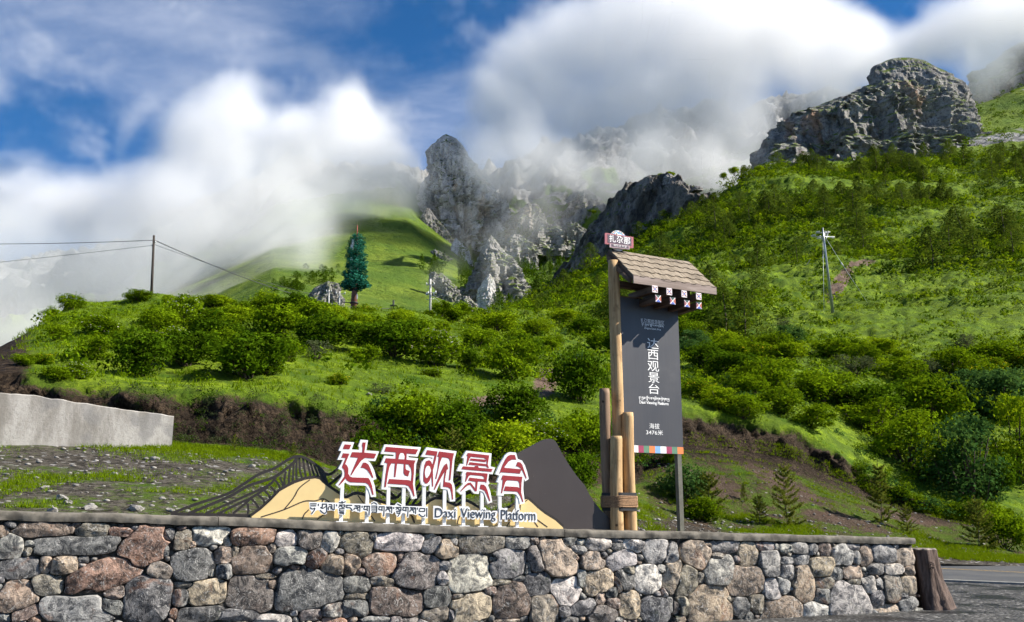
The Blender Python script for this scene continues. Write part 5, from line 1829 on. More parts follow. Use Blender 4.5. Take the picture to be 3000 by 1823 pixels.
def tile_cross(o, r, y):
    bm = bmesh.new(); bm_box(bm, -r, r, y, y + 0.01, -r * 1.05, r * 1.05)
    t = link('end_tile', mesh_bm('end_tile', bm), M_TILE, o)
    g = 0.20
    for m_, pl_ in ((M_TILE_GREEN, [(-1 + g, 1), (1 - g, 1), (0, g)]), (M_TILE_BLUE, [(-1 + g, -1), (0, -g), (1 - g, -1)]), (M_TILE_RED, [(-1, 1 - g), (-g, 0), (-1, -1 + g)]), (M_TILE_ORANGE, [(1, 1 - g), (1, -1 + g), (g, 0)])):
        bm = bmesh.new(); bm_prism(bm, [(p[0] * r, p[1] * r * 1.05) for p in pl_], y - 0.003, y - 0.0005)
        link('triangle', mesh_bm('triangle', bm), m_, t)


M_TILE = paint('tile_white', (0.75, 0.68, 0.68)); M_TILE_RED = paint('tile_crimson', (0.27, 0.06, 0.07)); M_TILE_BLUE = paint('tile_blue', (0.05, 0.10, 0.42)); M_TILE_GREEN = paint('tile_green', (0.02, 0.06, 0.05)); M_TILE_ORANGE = paint('tile_orange', (0.42, 0.10, 0.05))
for lst, off_, kind_ in (([(1919, 847), (1961, 854.5), (2004.7, 861.4), (2047.3, 868.3)], 0.545, 0), ([(1928.6, 875), (1971, 881.7), (2013, 889.7), (2048, 895)], 0.50, 1)):
    for px, py in lst:
        s, z = TOWER.hit(px, py, off_)
        bm = bmesh.new()
        h = 0.057
        bm_box(bm, -h, h, 0.0102, off_ + 0.34 if kind_ else off_ + 0.20, -h, h)
        o = link('rafter', mesh_bm('rafter', bm), M_BEAM, gate, Matrix.Translation((s, -off_, z)))
        (tile_cross if kind_ else tile_flower)(o, h + 0.003, 0.0)
# cross timbers carrying the rafters and the roof
zc = TOWER.hit(1960, 905, 0.1)[1]
for z_, y0_, y1_ in ((5.30, 0.052, 0.14), (5.52, 0.0, 0.05), (5.78, -0.06, 0.03)):
    bm = bmesh.new(); bm_box(bm, s_p + 0.08, (s_r - 0.02) if z_ < 5.5 else SR - 0.22, y0_, y1_, z_, z_ + 0.12)
    link('cross_timber', mesh_bm('cross_timber', bm), wood_mat('cross_timber_wood', (0.06, 0.036, 0.023), (0.13, 0.082, 0.055), (0.02, 0.013, 0.01), axis=0) if 'cross_timber_wood' not in bpy.data.materials else bpy.data.materials['cross_timber_wood'], gate)
for s_ in (s_p + 0.02, SR - 0.2):
    bm = bmesh.new()
    bm_prism(bm, [(-OE + 0.05, ZE - 0.10), (-OE + 0.05, ZE - 0.02), (-OR - 0.02, ZR - 0.10), (-OR - 0.02, ZR - 0.24)], s_ - 0.03, s_ + 0.03)
    for v in bm.verts:
        v.co = Vector((v.co.y, v.co.x, v.co.z))
    link('brace', mesh_bm('brace', bm), M_BEAM, gate)

# emblem on the ridge
EM_OFF = -0.12
se0, ze0 = TOWER.hit(1811.5, 705, EM_OFF)
em = empty('emblem_board', TOWER.matrix(se0, ze0, EM_OFF), 'small crimson emblem board with white characters and a mountain disc on the roof ridge', 'sign')


def E6(x, y):
    s, z = TOWER.hit(1760 + x / 21.39, 670 + y / 21.39, EM_OFF)
    return (s - se0, z - ze0)


def eprism(name, pts, y0, y1, mat, par=em):
    bm = bmesh.new(); bm_prism(bm, pts, y0, y1)
    return link(name, mesh_bm(name, bm), mat, par)


R_ = 690 / 21.39 * (16.3 / F) * 1.0
cE = E6(1110, 752)
circ = lambda r, n=36, a0=0.0, a1=2 * math.pi: [(cE[0] + r * math.cos(q), cE[1] + r * math.sin(q)) for q in np.linspace(a0, a1, n)]
disc = eprism('disc', circ(R_, 37)[:-1], 0.0, 0.03, paint('emblem_white', (0.7, 0.68, 0.68)))
M_SKY = paint('emblem_blue', (0.10, 0.30, 0.50)); M_TEAL = paint('emblem_teal', (0.22, 0.45, 0.42)); M_PINK = paint('emblem_pink', (0.30, 0.06, 0.08)); M_PLUM = paint('emblem_plum', (0.055, 0.025, 0.050)); M_GRN = paint('emblem_green', (0.05, 0.20, 0.12))
eprism('sky_field', circ(R_ * 0.84, 24, 0.12, math.pi - 0.12), -0.003, -0.0005, M_SKY, disc)
eprism('lower_field', circ(R_ * 0.84, 24, math.pi + 0.12, 2 * math.pi - 0.12), -0.003, -0.0005, M_TEAL, disc)
eprism('peak', [E6(820, 440), E6(900, 300), E6(965, 220), (E6(1010, 250)), E6(1060, 350), E6(1180, 330), E6(1300, 400), E6(1420, 470), E6(1300, 520)], -0.006, -0.0035, M_WHITE, disc)
eprism('peak', [E6(870, 430), E6(985, 275), E6(1030, 390)], -0.008, -0.0065, M_GRN, disc)
for k, mk in enumerate(('c', 'g', 'o', 'g', 'b', 'w', 'c', 'g', 'o', 'b', 'c')):
    a = math.radians(150 - 12 * k)
    p = [(cE[0] + rr * math.cos(a + da), cE[1] + rr * math.sin(a + da)) for rr, da in ((R_ * .87, -.06), (R_ * .87, .06), (R_ * .97, .06), (R_ * .97, -.06))]
    eprism('ring_mark', p, -0.003, -0.0005, M_BAND[mk], disc)
bd = eprism('name_board', [E6(195, 320), E6(250, 295), E6(1980, 560), E6(1985, 1240), E6(1920, 1255), E6(195, 985)], -0.035, -0.010, M_PINK)
eprism('name_field', [E6(360, 385), E6(1850, 600), E6(1850, 1130), E6(360, 905)], -0.0385, -0.0355, M_PLUM, bd)
bn = eprism('banner', [E6(475, 960), E6(1720, 1120), E6(1720, 1345), E6(475, 1210)], -0.046, -0.037, paint('emblem_rose', (0.36, 0.25, 0.27)))
eprism('banner_field', [E6(580, 1005), E6(1660, 1155), E6(1660, 1290), E6(580, 1160)], -0.049, -0.0465, M_PLUM, bn)
for i, ch in enumerate('扎尕那'):
    xa, xb, ya, yb = ((470, 860, 430, 880), (920, 1300, 500, 940), (1360, 1770, 575, 1020))[i]
    a, b_ = E6(xa, (ya + yb) / 2), E6(xb, (ya + yb) / 2); t_, u_ = E6((xa + xb) / 2, ya), E6((xa + xb) / 2, yb)
    me = text_mesh('lettering', ch, 1.0, 0.006)
    fit_text(me, a[0], b_[0], u_[1], t_[1], -0.0395)
    link('lettering', me, M_WHITE, bd)
for i, ch in enumerate('冒险家天堂'):
    xa = 720 + i * 168; ya = 1015 + i * 24
    a, b_ = E6(xa, ya + 60), E6(xa + 130, ya + 60); t_, u_ = E6(xa + 65, ya), E6(xa + 65, ya + 125)
    me = text_mesh('lettering', ch, 1.0, 0.0)
    fit_text(me, a[0], b_[0], u_[1], t_[1], -0.050)
    link('lettering', me, M_WHITE, bn)
for dx in (-0.1, 0.1):
    bm = bmesh.new(); bm_box(bm, dx - 0.012, dx + 0.012, 0.03, 0.05, -0.36, 0.05)
    link('bracket', mesh_bm('bracket', bm), M_STRAP, em)
# ------------------------------------------------------------------ poles, wires, disguised mast
M_WOODPOLE = simple_mat('tarred_pole', (0.035, 0.027, 0.022), 0.8, 0.3, 3)
M_CONC_POLE = simple_mat('pale_concrete_pole', (0.42, 0.41, 0.38), 0.8, 0.15, 3)
M_STEEL = simple_mat('galvanised_steel', (0.36, 0.37, 0.38), 0.4, 0.15, 3, metal=0.6)
M_PORC = paint('porcelain', (0.6, 0.6, 0.6), 0.25)
M_WIRE = simple_mat('wire', (0.05, 0.05, 0.055), 0.5, 0.1, 3)
M_DARKMETAL = simple_mat('dark_fittings', (0.03, 0.03, 0.032), 0.5, 0.2, 3)


def tube_part(name, pts, rad, mat, parent, seg=10):
    bm = bmesh.new()
    bm_tube(bm, pts, rad, seg)
    return link(name, mesh_bm(name, bm), mat, parent, smooth=True)


def sag(a, b, drop, n=24):
    a, b = Vector(a), Vector(b)
    return [a.lerp(b, k / n) - Vector((0, 0, drop * 4 * (k / n) * (1 - k / n))) for k in range(n + 1)]


# wooden line pole on the left hill
top = at(451, 690, 60.0)
base = ground_at(446, 866); base.y = 60.0; base.x = at(446, 866, 60).x; base.z -= 0.4
root = empty('power_pole', base, 'thin dark wooden power pole on top of the left hill', 'power pole')
tube_part('shaft', [(0, 0, 0), Vector(top) - base], [0.10, 0.07], M_WOODPOLE, root)
tube_part('insulator', [at(451, 712, 60) - base + Vector((0.1, 0, 0)), at(451, 706, 60) - base + Vector((0.1, 0, 0))], 0.05, M_PORC, root, 8)
tube_part('insulator', [at(450, 722, 60) - base + Vector((-0.1, 0, 0)), at(450, 717, 60) - base + Vector((-0.1, 0, 0))], 0.05, M_PORC, root, 8)


def wire(name, label, a, b, drop, r=0.022):
    bm = bmesh.new()
    bm_tube(bm, sag(a, b, drop, 30), r, 5)
    tag(link(name, mesh_bm(name, bm), M_WIRE), label, 'wire')


wire('power_line', 'upper wire running left from the dark wooden pole', at(449, 704, 60), at(-500, 704, 66), 0.28)
wire('power_line', 'lower faint wire running left from the dark wooden pole', at(449, 719, 60), at(-500, 815, 68), 0.10, 0.014)
wire('power_line', 'thick wire sagging right from the dark wooden pole to the valley', at(453, 704, 60), at(1152, 903, 132), 1.5, 0.032)
wire('power_line', 'lower thin wire sagging right from the dark wooden pole', at(453, 717, 60), at(1010, 880, 130), 0.5, 0.016)

# concrete pole with cross-arm beyond the bushes
def conc_pole(xb, yb, xt, yt, d, r, label, arms, group=None):
    b = at(xb, yb, d); t = at(xt, yt, d)
    root = empty('power_pole', b, label, 'power pole', group)
    tube_part('shaft', [(0, 0, -1.5), t - b], [r * 1.15, r * 0.8], M_CONC_POLE, root)
    for (xa, xc, ya) in arms:
        a_ = at(xa, ya, d) - b; c_ = at(xc, ya, d) - b
        bm = bmesh.new()
        bm_box(bm, a_.x, c_.x, -0.06 - r, 0.02 - r, a_.z - 0.05, a_.z + 0.05)
        arm = link('cross_arm', mesh_bm('cross_arm', bm), M_CONC_POLE if r > 0.1 else M_STEEL, root)
        for xx in (a_.x + 0.05, c_.x - 0.05):
            tube_part('insulator', [(xx, -r - 0.02, a_.z + 0.05), (xx, -r - 0.02, a_.z + 0.32)], [0.07, 0.05], M_PORC, arm, 8)
    return root, b


root, b = conc_pole(1261, 935, 1261, 818, 120, 0.17, 'pale concrete power pole with short cross-arms above the bushes', [(1249, 1273, 836)])
for xx, yy in ((1250, 862), (1254, 859), (1276, 857), (1271, 862)):
    p = at(xx, yy, 120) - b
    tube_part('insulator', [p + Vector((0, -0.2, -0.18)), p + Vector((0.05, -0.2, 0.18))], [0.12, 0.07], M_PORC, root, 8)
tube_part('cross_arm', [at(1249, 859, 120) - b + Vector((0, -0.2, 0)), at(1277, 859, 120) - b + Vector((0, -0.2, 0))], 0.05, M_STEEL, root, 6)
tube_part('cross_arm', [at(1248, 879, 120) - b + Vector((0, -0.2, 0)), at(1272, 877, 120) - b + Vector((0, -0.2, 0))], 0.04, M_STEEL, root, 6)
tube_part('guy_wire', [at(1263, 865, 120) - b, at(1288, 885, 119) - b, at(1308, 915, 118) - b], 0.025, M_PORC, root, 5)
conc_pole(963, 905, 964, 850, 140, 0.13, 'short pale concrete pole left of the disguised mast, leftmost of two', [(956, 972, 856)], 'short poles by the mast')
conc_pole(994, 905, 995, 854, 138, 0.13, 'short pale concrete pole with cross-arm next to the mast trunk', [(984, 1012, 862)], 'short poles by the mast')
b = at(1152, 925, 132)
root = empty('power_pole', b, 'dark pole head with switchgear above the bushes', 'power pole')
tube_part('shaft', [(0, 0, -1.0), at(1153, 880, 132) - b], [0.16, 0.13], M_DARKMETAL, root)
for dz, w in ((0.55, 0.75), (1.05, 0.6), (1.5, 0.5)):
    bm = bmesh.new(); bm_box(bm, -w, w, -0.25, 0.25, dz - 0.06, dz + 0.06)
    link('cross_arm', mesh_bm('cross_arm', bm), M_DARKMETAL, root)
bm = bmesh.new(); bm_box(bm, -0.35, 0.35, -0.5, -0.1, 0.15, 0.95)
link('switch_box', mesh_bm('switch_box', bm), M_DARKMETAL, root)

# steel pole on the right slope
base = ground_at(2440, 918, 60, 110)
D = base.y
base = at(2440, 917, D)
root = empty('power_pole', base, 'leaning grey steel power pole with crown of insulators on the right slope', 'power pole')
P_ = lambda x, y, dy=0.0: at(x, y, D + dy) - base
tube_part('shaft', [P_(2442, 935), P_(2414, 703), P_(2410, 668)], [0.17, 0.10, 0.08], M_STEEL, root, 12)
for xa, ya, xb, yb in ((2378, 694, 2445, 694), (2390, 684, 2432, 680)):
    tube_part('cross_arm', [P_(xa, ya, -0.3), P_(xb, yb, 0.3)], 0.05, M_STEEL, root, 6)
for k, (xa, ya, xb, yb) in enumerate(((2390, 681, 2400, 679), (2376, 692, 2390, 688), (2393, 699, 2404, 697), (2431, 695, 2444, 698), (2419, 677, 2416, 692), (2426, 677, 2423, 692), (2402, 690, 2408, 702))):
    a_, c_ = P_(xa, ya, -0.4 + 0.12 * k), P_(xb, yb, -0.4 + 0.12 * k)
    o = tube_part('insulator', [a_, c_], 0.035, M_PORC, root, 6)
    for t in (0.15, 0.4, 0.65, 0.9):
        m_ = a_.lerp(c_, t); dd = (c_ - a_).normalized() * 0.03
        tube_part('disc', [m_ - dd, m_ + dd], [0.10, 0.07], M_PORC, o, 8)
tube_part('brace', [P_(2404, 692), P_(2414, 712)], 0.035, M_STEEL, root, 6)
tube_part('brace', [P_(2424, 692), P_(2414, 712)], 0.035, M_STEEL, root, 6)
g_ = tube_part('guy_wire', [P_(2411, 705), P_(2414, 918, -2)], 0.018, M_PORC, root, 5)
tube_part('guy_wire', [P_(2422, 702), P_(2468, 775, -1.5), P_(2540, 885, -3)], 0.018, M_PORC, root, 5)
tube_part('guy_insulator', [P_(2464, 770, -1.4), P_(2470, 778, -1.5)], 0.07, M_PORC, root, 6)
tube_part('guy_insulator', [P_(2411, 752), P_(2411, 758)], 0.07, M_PORC, root, 6)
wire('power_line', 'short span of wire with a clamp left of the steel pole', at(2374, 760, D), at(2363, 776, D - 1), 0.02, 0.03)
# ------------------------------------------------------------------ foliage
def leaf_mat(name, dark, light, trans=0.26, obj_var=0.35):
    m = bpy.data.materials.new(name)
    m.use_nodes = True
    nt = m.node_tree
    nt.nodes.clear()
    geo = nt.nodes.new('ShaderNodeNewGeometry')
    oi = nt.nodes.new('ShaderNodeObjectInfo')
    at_ = nt.nodes.new('ShaderNodeAttribute')
    at_.attribute_name = 'tone'
    k = math_n(nt, 'ADD', math_n(nt, 'MULTIPLY', geo.outputs['Random Per Island'], 0.85 - obj_var), math_n(nt, 'MULTIPLY', oi.outputs['Random'], obj_var))
    k = math_n(nt, 'ADD', k, math_n(nt, 'SUBTRACT', at_.outputs['Fac'], 0.15), None, True)
    c = mixc(nt, k, dark, light)
    d = nt.nodes.new('ShaderNodeBsdfDiffuse')
    t = nt.nodes.new('ShaderNodeBsdfTranslucent')
    nt.links.new(c, d.inputs[0])
    nt.links.new(mixc(nt, 0.5, c, (min(1, light[0] * 1.5), min(1, light[1] * 1.4), light[2])), t.inputs[0])
    mx = nt.nodes.new('ShaderNodeMixShader')
    mx.inputs[0].default_value = trans
    nt.links.new(d.outputs[0], mx.inputs[1]); nt.links.new(t.outputs[0], mx.inputs[2])
    o = nt.nodes.new('ShaderNodeOutputMaterial')
    nt.links.new(mx.outputs[0], o.inputs[0])
    return m


M_LEAF = leaf_mat('shrub_leaf', (0.018, 0.050, 0.002), (0.180, 0.272, 0.006))
M_LEAF_DARK = leaf_mat('dark_leaf', (0.008, 0.026, 0.002), (0.085, 0.155, 0.005))
M_LEAF_BRIGHT = leaf_mat('bright_leaf', (0.060, 0.120, 0.003), (0.260, 0.350, 0.008))
M_LEAF_BLUE = leaf_mat('bluegreen_leaf', (0.018, 0.058, 0.012), (0.075, 0.145, 0.034))
M_JUNIPER = leaf_mat('juniper_needles', (0.020, 0.046, 0.006), (0.135, 0.185, 0.022))
M_GREYGREEN = leaf_mat('greyish_twigs', (0.035, 0.048, 0.020), (0.105, 0.130, 0.055))
M_SPRUCE = leaf_mat('spruce_needles', (0.070, 0.095, 0.012), (0.200, 0.220, 0.035))
M_GRASS = leaf_mat('grass_blades', (0.066, 0.120, 0.003), (0.220, 0.300, 0.008))
M_STEM = simple_mat('twig_bark', (0.055, 0.040, 0.028), 0.9, 0.3, 10)
M_FLOWER_W = leaf_mat('white_blossom', (0.40, 0.40, 0.32), (0.65, 0.63, 0.52), 0.2)
M_FLOWER_Y = leaf_mat('yellow_blossom', (0.55, 0.36, 0.02), (0.75, 0.55, 0.03), 0.2)
M_PLASTIC = leaf_mat('plastic_fronds', (0.008, 0.075, 0.052), (0.050, 0.250, 0.165), 0.15)


def leaf_quads(C, N, size, rs, asp=0.55, flat=0.6):
    """one small pointed quad per leaf"""
    n = len(C)
    R = rs.normal(size=(n, 3))
    D = N * flat + R * (1 - flat) * 1.2
    D /= np.linalg.norm(D, axis=1, keepdims=True) + 1e-9
    A = np.cross(D, rs.normal(size=(n, 3)))
    A /= np.linalg.norm(A, axis=1, keepdims=True) + 1e-9
    B = np.cross(D, A)
    s = (size * rs.uniform(0.6, 1.3, n))[:, None] if np.isscalar(size) else (size * rs.uniform(0.7, 1.2, n))[:, None]
    V = np.stack([C - A * s, C - B * s * asp, C + A * s, C + B * s * asp], 1).reshape(-1, 3)
    Fq = np.arange(n * 4).reshape(n, 4)
    return V, Fq


def join(parts):
    """parts: (V, F, material index) -> V, F, MI ; quads only"""
    V, Fq, MI, o = [], [], [], 0
    for v, f, mi in parts:
        V.append(v); Fq.append(f + o); MI.append(np.full(len(f), mi, dtype=np.int32)); o += len(v)
    return np.concatenate(V), np.concatenate(Fq), np.concatenate(MI)


def stems(points, r0, rs):
    """square tapering twigs from the foot to given points"""
    V, Fq, o = [], [], 0
    for p in points:
        a = np.array([rs.uniform(-.03, .03), rs.uniform(-.03, .03), -0.05])
        m = (a + p) / 2 + rs.normal(size=3) * 0.03
        ring = []
        for q, r in ((a, r0), (m, r0 * 0.7), (np.array(p), r0 * 0.25)):
            ring.append([q + np.array([r, 0, 0]), q + np.array([0, r, 0]), q - np.array([r, 0, 0]), q - np.array([0, r, 0])])
        for rg in ring:
            V += rg
        for i in range(2):
            for k in range(4):
                Fq.append([o + i * 4 + k, o + i * 4 + (k + 1) % 4, o + (i + 1) * 4 + (k + 1) % 4, o + (i + 1) * 4 + k])
        o += 12
    return np.array(V), np.array(Fq)


def shrub_mesh(name, seed, n=2400, lobes=16, height=0.8, leaf=0.030, mats=(None,), flower=0, spread=1.0, top_heavy=0.0, core=True, twigs=9):
    rs = np.random.RandomState(seed)
    L = []
    while len(L) < lobes:
        p = rs.uniform(-1, 1, 3)
        if p[0] ** 2 + p[1] ** 2 + (p[2]) ** 2 < 1:
            L.append([p[0] * 0.36 * spread, p[1] * 0.36 * spread, height * (0.41 + 0.37 * p[2] + 0.07 * top_heavy), rs.uniform(0.07, 0.21)])
    L = np.array(L)
    k = rs.randint(0, lobes, n)
    d = rs.normal(size=(n, 3)); d /= np.linalg.norm(d, axis=1, keepdims=True)
    d[:, 2] = np.where(rs.rand(n) < 0.6, np.abs(d[:, 2]), d[:, 2])
    rad = L[k, 3] * (0.55 + 0.5 * rs.rand(n) ** 0.6)
    # ragged sprays
    rad *= 1 + rs.uniform(0.2, 0.9, n) * (rs.rand(n) < 0.14)
    C = L[k, :3] + d * rad[:, None] * np.array([1, 1, 0.85])
    C[:, 2] = np.maximum(C[:, 2], 0.01 + 0.03 * rs.rand(n))
    parts = [(*leaf_quads(C, d, leaf, rs), 0)]
    if flower:
        up = C[(d[:, 2] > 0.3)]
        up = up[rs.permutation(len(up))[:flower]] + rs.normal(size=(min(flower, len(up)), 3)) * 0.01 + np.array([0, 0, 0.012])
        parts.append((*leaf_quads(up, np.tile([0, -0.4, 1.0], (len(up), 1)), leaf * 0.75, rs, 0.9), 2))
    tp = [L[i, :3] for i in range(min(twigs, lobes))]
    v, f = stems(tp, 0.014, rs)
    parts.append((v, f, 1))
    V, Fq, MI = join(parts)
    me = mesh_np(name, V, Fq)
    me.polygons.foreach_set('material_index', MI)
    for m_ in mats:
        me.materials.append(m_)
    tn = np.zeros(len(V), dtype=np.float32) + 0.15
    tn[:4 * n] = np.repeat(rs.uniform(0.0, 0.55, lobes)[k], 4)
    set_attr(me, 'tone', tn)
    return me


def conifer_mesh(name, seed, n=1800, width=0.30, mats=(None,), leaf=0.022, ragged=0.25, blunt=0.0):
    """unit height juniper: an uneven cone of upswept sprays"""
    rs = np.random.RandomState(seed)
    t = rs.rand(n) ** 0.8
    a = rs.rand(n) * 2 * np.pi
    nb = 26
    bl = rs.rand(nb, 3)
    prof = width * (1 - t) ** (0.75 - 0.3 * blunt) * (0.25 + 0.75 * np.clip(t / 0.16, 0, 1))
    bump_ = 1 + ragged * np.sin(a * 3 + t * 14 + seed) * 0.5 + ragged * vnoise(np.stack([np.cos(a) * 2, np.sin(a) * 2, t * 9 + seed], 1), seed)
    r = prof * bump_ * (0.55 + 0.45 * rs.rand(n) ** 0.5)
    C = np.stack([r * np.cos(a), r * np.sin(a), t * 0.98 + 0.01], 1)
    N = np.stack([np.cos(a), np.sin(a), np.full(n, 0.7)], 1)
    parts = [(*leaf_quads(C, N, leaf * (1.1 - 0.5 * t), rs, 0.5), 0)]
    v, f = stems([np.array([0, 0, 0.9])], 0.016, rs)
    parts.append((v, f, 1))
    V, Fq, MI = join(parts)
    me = mesh_np(name, V, Fq)
    me.polygons.foreach_set('material_index', MI)
    for m_ in mats:
        me.materials.append(m_)
    return me


def sapling_meshes(seed, whorls=11, bushy=1.0):
    """young spruce, unit height: bare leader, whorls of branches with needles; returns trunk, crown"""
    rs = np.random.RandomState(seed)
    pts, nrm = [], []
    bv, bf, o = [], [], 0
    for w in range(whorls):
        t = 0.04 + 0.80 * (w / (whorls - 1)) ** 0.9
        L_ = 0.30 * (1 - t) ** 0.8 * bushy + 0.03
        for b_ in range(rs.randint(4, 7)):
            if rs.rand() < 0.12: continue
            a = rs.rand() * 2 * np.pi
            rise = 0.25 + 0.75 * t
            tip = np.array([np.cos(a), np.sin(a), rise * rs.uniform(0.6, 1.2)]) * L_ * rs.uniform(0.7, 1.15)
            st = np.array([0, 0, t])
            m_ = int(30 * L_ / 0.3) + 6
            for q in np.linspace(0.12, 1, m_):
                c = st + tip * q + np.array([0, 0, -0.10 * L_ * np.sin(q * 3)])
                for _ in range(3):
                    pts.append(c + rs.normal(size=3) * 0.008)
                    dirn = tip / np.linalg.norm(tip) * 0.5 + rs.normal(size=3)
                    nrm.append(dirn / np.linalg.norm(dirn))
    for q in np.linspace(0.5, 1.0, 40):
        pts.append(np.array([0, 0, q]) + rs.normal(size=3) * 0.006); nrm.append(rs.normal(size=3))
    C = np.array(pts); N = np.array(nrm)
    N /= np.linalg.norm(N, axis=1, keepdims=True)
    n = len(C)
    S = np.cross(N, rs.normal(size=(n, 3))); S /= np.linalg.norm(S, axis=1, keepdims=True)
    ln = 0.034; wd = 0.011
    V = np.stack([C - S * wd, C + N * ln * 0.5 - S * wd * 0.2, C + N * ln, C + S * wd], 1).reshape(-1, 3)
    crown = mesh_np('needles', V, np.arange(n * 4).reshape(n, 4))
    crown.materials.append(M_SPRUCE)
    v, f = stems([np.array([0, 0, 0.99])], 0.010, rs)
    trunk = mesh_np('trunk', v, f)
    trunk.materials.append(M_STEM)
    return trunk, crown


rs0 = np.random.RandomState(77)
SHRUBS = {
    'green': [shrub_mesh('shrub', 100 + i, 4600, 34, 0.80, 0.026, (M_LEAF, M_STEM)) for i in range(4)],
    'dark': [shrub_mesh('shrub', 120 + i, 5200, 38, 0.85, 0.026, (M_LEAF_DARK, M_STEM)) for i in range(3)],
    'bright': [shrub_mesh('shrub', 140 + i, 4200, 30, 0.75, 0.026, (M_LEAF_BRIGHT, M_STEM)) for i in range(3)],
    'white': [shrub_mesh('shrub', 160 + i, 4600, 34, 0.80, 0.026, (M_LEAF, M_STEM, M_FLOWER_W), 260) for i in range(2)],
    'yellow': [shrub_mesh('shrub', 170 + i, 4200, 30, 0.70, 0.026, (M_LEAF, M_STEM, M_FLOWER_Y), 200) for i in range(2)],
    'grey': [shrub_mesh('shrub', 180 + i, 1500, 16, 0.80, 0.022, (M_GREYGREEN, M_STEM), 0, 1.0, 0, True, 16) for i in range(2)],
    'blue': [shrub_mesh('shrub', 190 + i, 4600, 34, 0.80, 0.026, (M_LEAF_BLUE, M_STEM)) for i in range(2)],
}
JUN = [conifer_mesh('juniper', 200 + i, 1700, 0.34 + 0.07 * (i % 3), (M_JUNIPER, M_STEM), 0.030, 0.55, 0.4 + 0.5 * (i % 2)) for i in range(6)]
TALL = [shrub_mesh('tree', 220 + i, 5600, 30, 1.05, 0.019, ((M_LEAF_BLUE, M_LEAF, M_LEAF_BRIGHT)[i], M_STEM), 0, 1.05, 0.6, True, 24) for i in range(3)]
TWORD = {'green': 'leafy green', 'dark': 'dense dark green', 'bright': 'bright yellow-green', 'white': 'white-flowering', 'yellow': 'yellow-flowering', 'grey': 'greyish twiggy', 'blue': 'blue-green'}
n_shrub = {}


def put(name, me, p, w, h, label, cat, group, rot=None, tilt=0.0):
    o = bpy.data.objects.new(name, me)
    COL.objects.link(o)
    o.location = p
    o.rotation_euler = (rs0.uniform(-tilt, tilt), rs0.uniform(-tilt, tilt), rs0.uniform(0, 6.28) if rot is None else rot)
    o.scale = (w, w, h)
    return tag(o, label, cat, group)


SK = 3000 / 2464.0
# bushes read from the photograph: column, foot row, width, height (2464 px wide view), kind
BUSH = [
    (165,716,72,42,'green'),(122,768,46,36,'green'),(340,724,70,34,'green'),(400,728,34,28,'bright'),(440,734,50,30,'green'),(512,738,84,38,'bright'),(560,732,30,20,'bright'),(640,744,96,40,'green'),(700,756,120,58,'dark'),(762,778,110,64,'green'),(862,798,66,56,'bright'),(820,770,64,40,'green'),(900,790,60,40,'green'),
    (600,912,195,130,'dark'),(455,884,150,100,'dark'),(345,905,140,112,'dark'),(232,862,96,62,'green'),(250,806,92,52,'green'),(382,796,104,62,'green'),(500,806,124,72,'green'),(562,776,92,52,'bright'),(662,806,150,92,'green'),(782,838,150,92,'dark'),(762,862,92,58,'grey'),(948,858,156,106,'dark'),(1052,880,136,96,'white'),
    (1130,890,54,58,'dark'),(1232,912,134,104,'green'),(1290,806,84,44,'bright'),(1192,796,112,62,'bright'),(1102,768,84,44,'green'),(1410,806,84,48,'dark'),(1362,776,84,44,'bright'),(924,946,62,36,'grey'),(820,926,60,34,'yellow'),(100,874,64,40,'yellow'),(60,878,56,34,'green'),(132,908,74,40,'green'),(182,908,84,44,'white'),(292,838,70,46,'green'),(420,840,90,60,'white'),
    (540,850,100,70,'green'),(690,870,90,60,'green'),(640,900,90,60,'white'),(880,872,80,50,'green'),(1010,800,80,50,'green'),(960,780,70,44,'bright'),(1150,830,90,54,'green'),(1330,840,70,40,'green'),(1250,830,70,44,'green'),(1040,905,60,26,'white'),(1460,780,60,50,'green'),(1440,840,60,50,'green'),
    (1000,1050,170,120,'green'),(1092,1075,156,116,'dark'),(1240,1016,150,98,'dark'),(1200,1096,170,96,'bright'),(1302,1076,124,76,'white'),(945,1020,84,56,'green'),(1396,966,134,124,'dark'),(1412,1105,136,126,'green'),(1392,1172,104,94,'dark'),(1482,850,66,66,'dark'),(1130,1105,120,70,'bright'),(1050,1100,100,60,'green'),(1290,1110,110,60,'bright'),(1350,1090,90,70,'green'),
    (1700,890,104,64,'dark'),(1762,910,134,74,'dark'),(1850,938,154,84,'green'),(1982,968,154,94,'green'),(2102,1008,164,96,'dark'),(2252,1028,174,124,'green'),(2424,1010,164,134,'blue'),(1690,960,100,60,'yellow'),(1730,985,110,60,'bright'),(1790,1000,110,60,'green'),(1880,1000,120,66,'green'),(1960,1040,120,60,'green'),(1820,950,90,50,'green'),
    (2060,900,110,60,'grey'),(2180,920,120,60,'green'),(2300,900,130,70,'green'),(2400,880,120,70,'green'),(2220,970,110,70,'dark'),(2340,960,130,80,'blue'),(1900,870,100,56,'bright'),(2010,860,110,56,'green'),(2120,850,110,50,'bright'),(1660,1200,116,96,'blue'),(1690,1250,100,60,'green'),(1620,1110,60,50,'green'),(1760,860,90,46,'green'),(1830,850,90,46,'green'),
    (1560,800,60,44,'dark'),(1710,800,110,66,'dark'),(1655,830,90,60,'green'),
    (2420,1320,110,110,'green'),(2390,1180,120,100,'dark'),
]
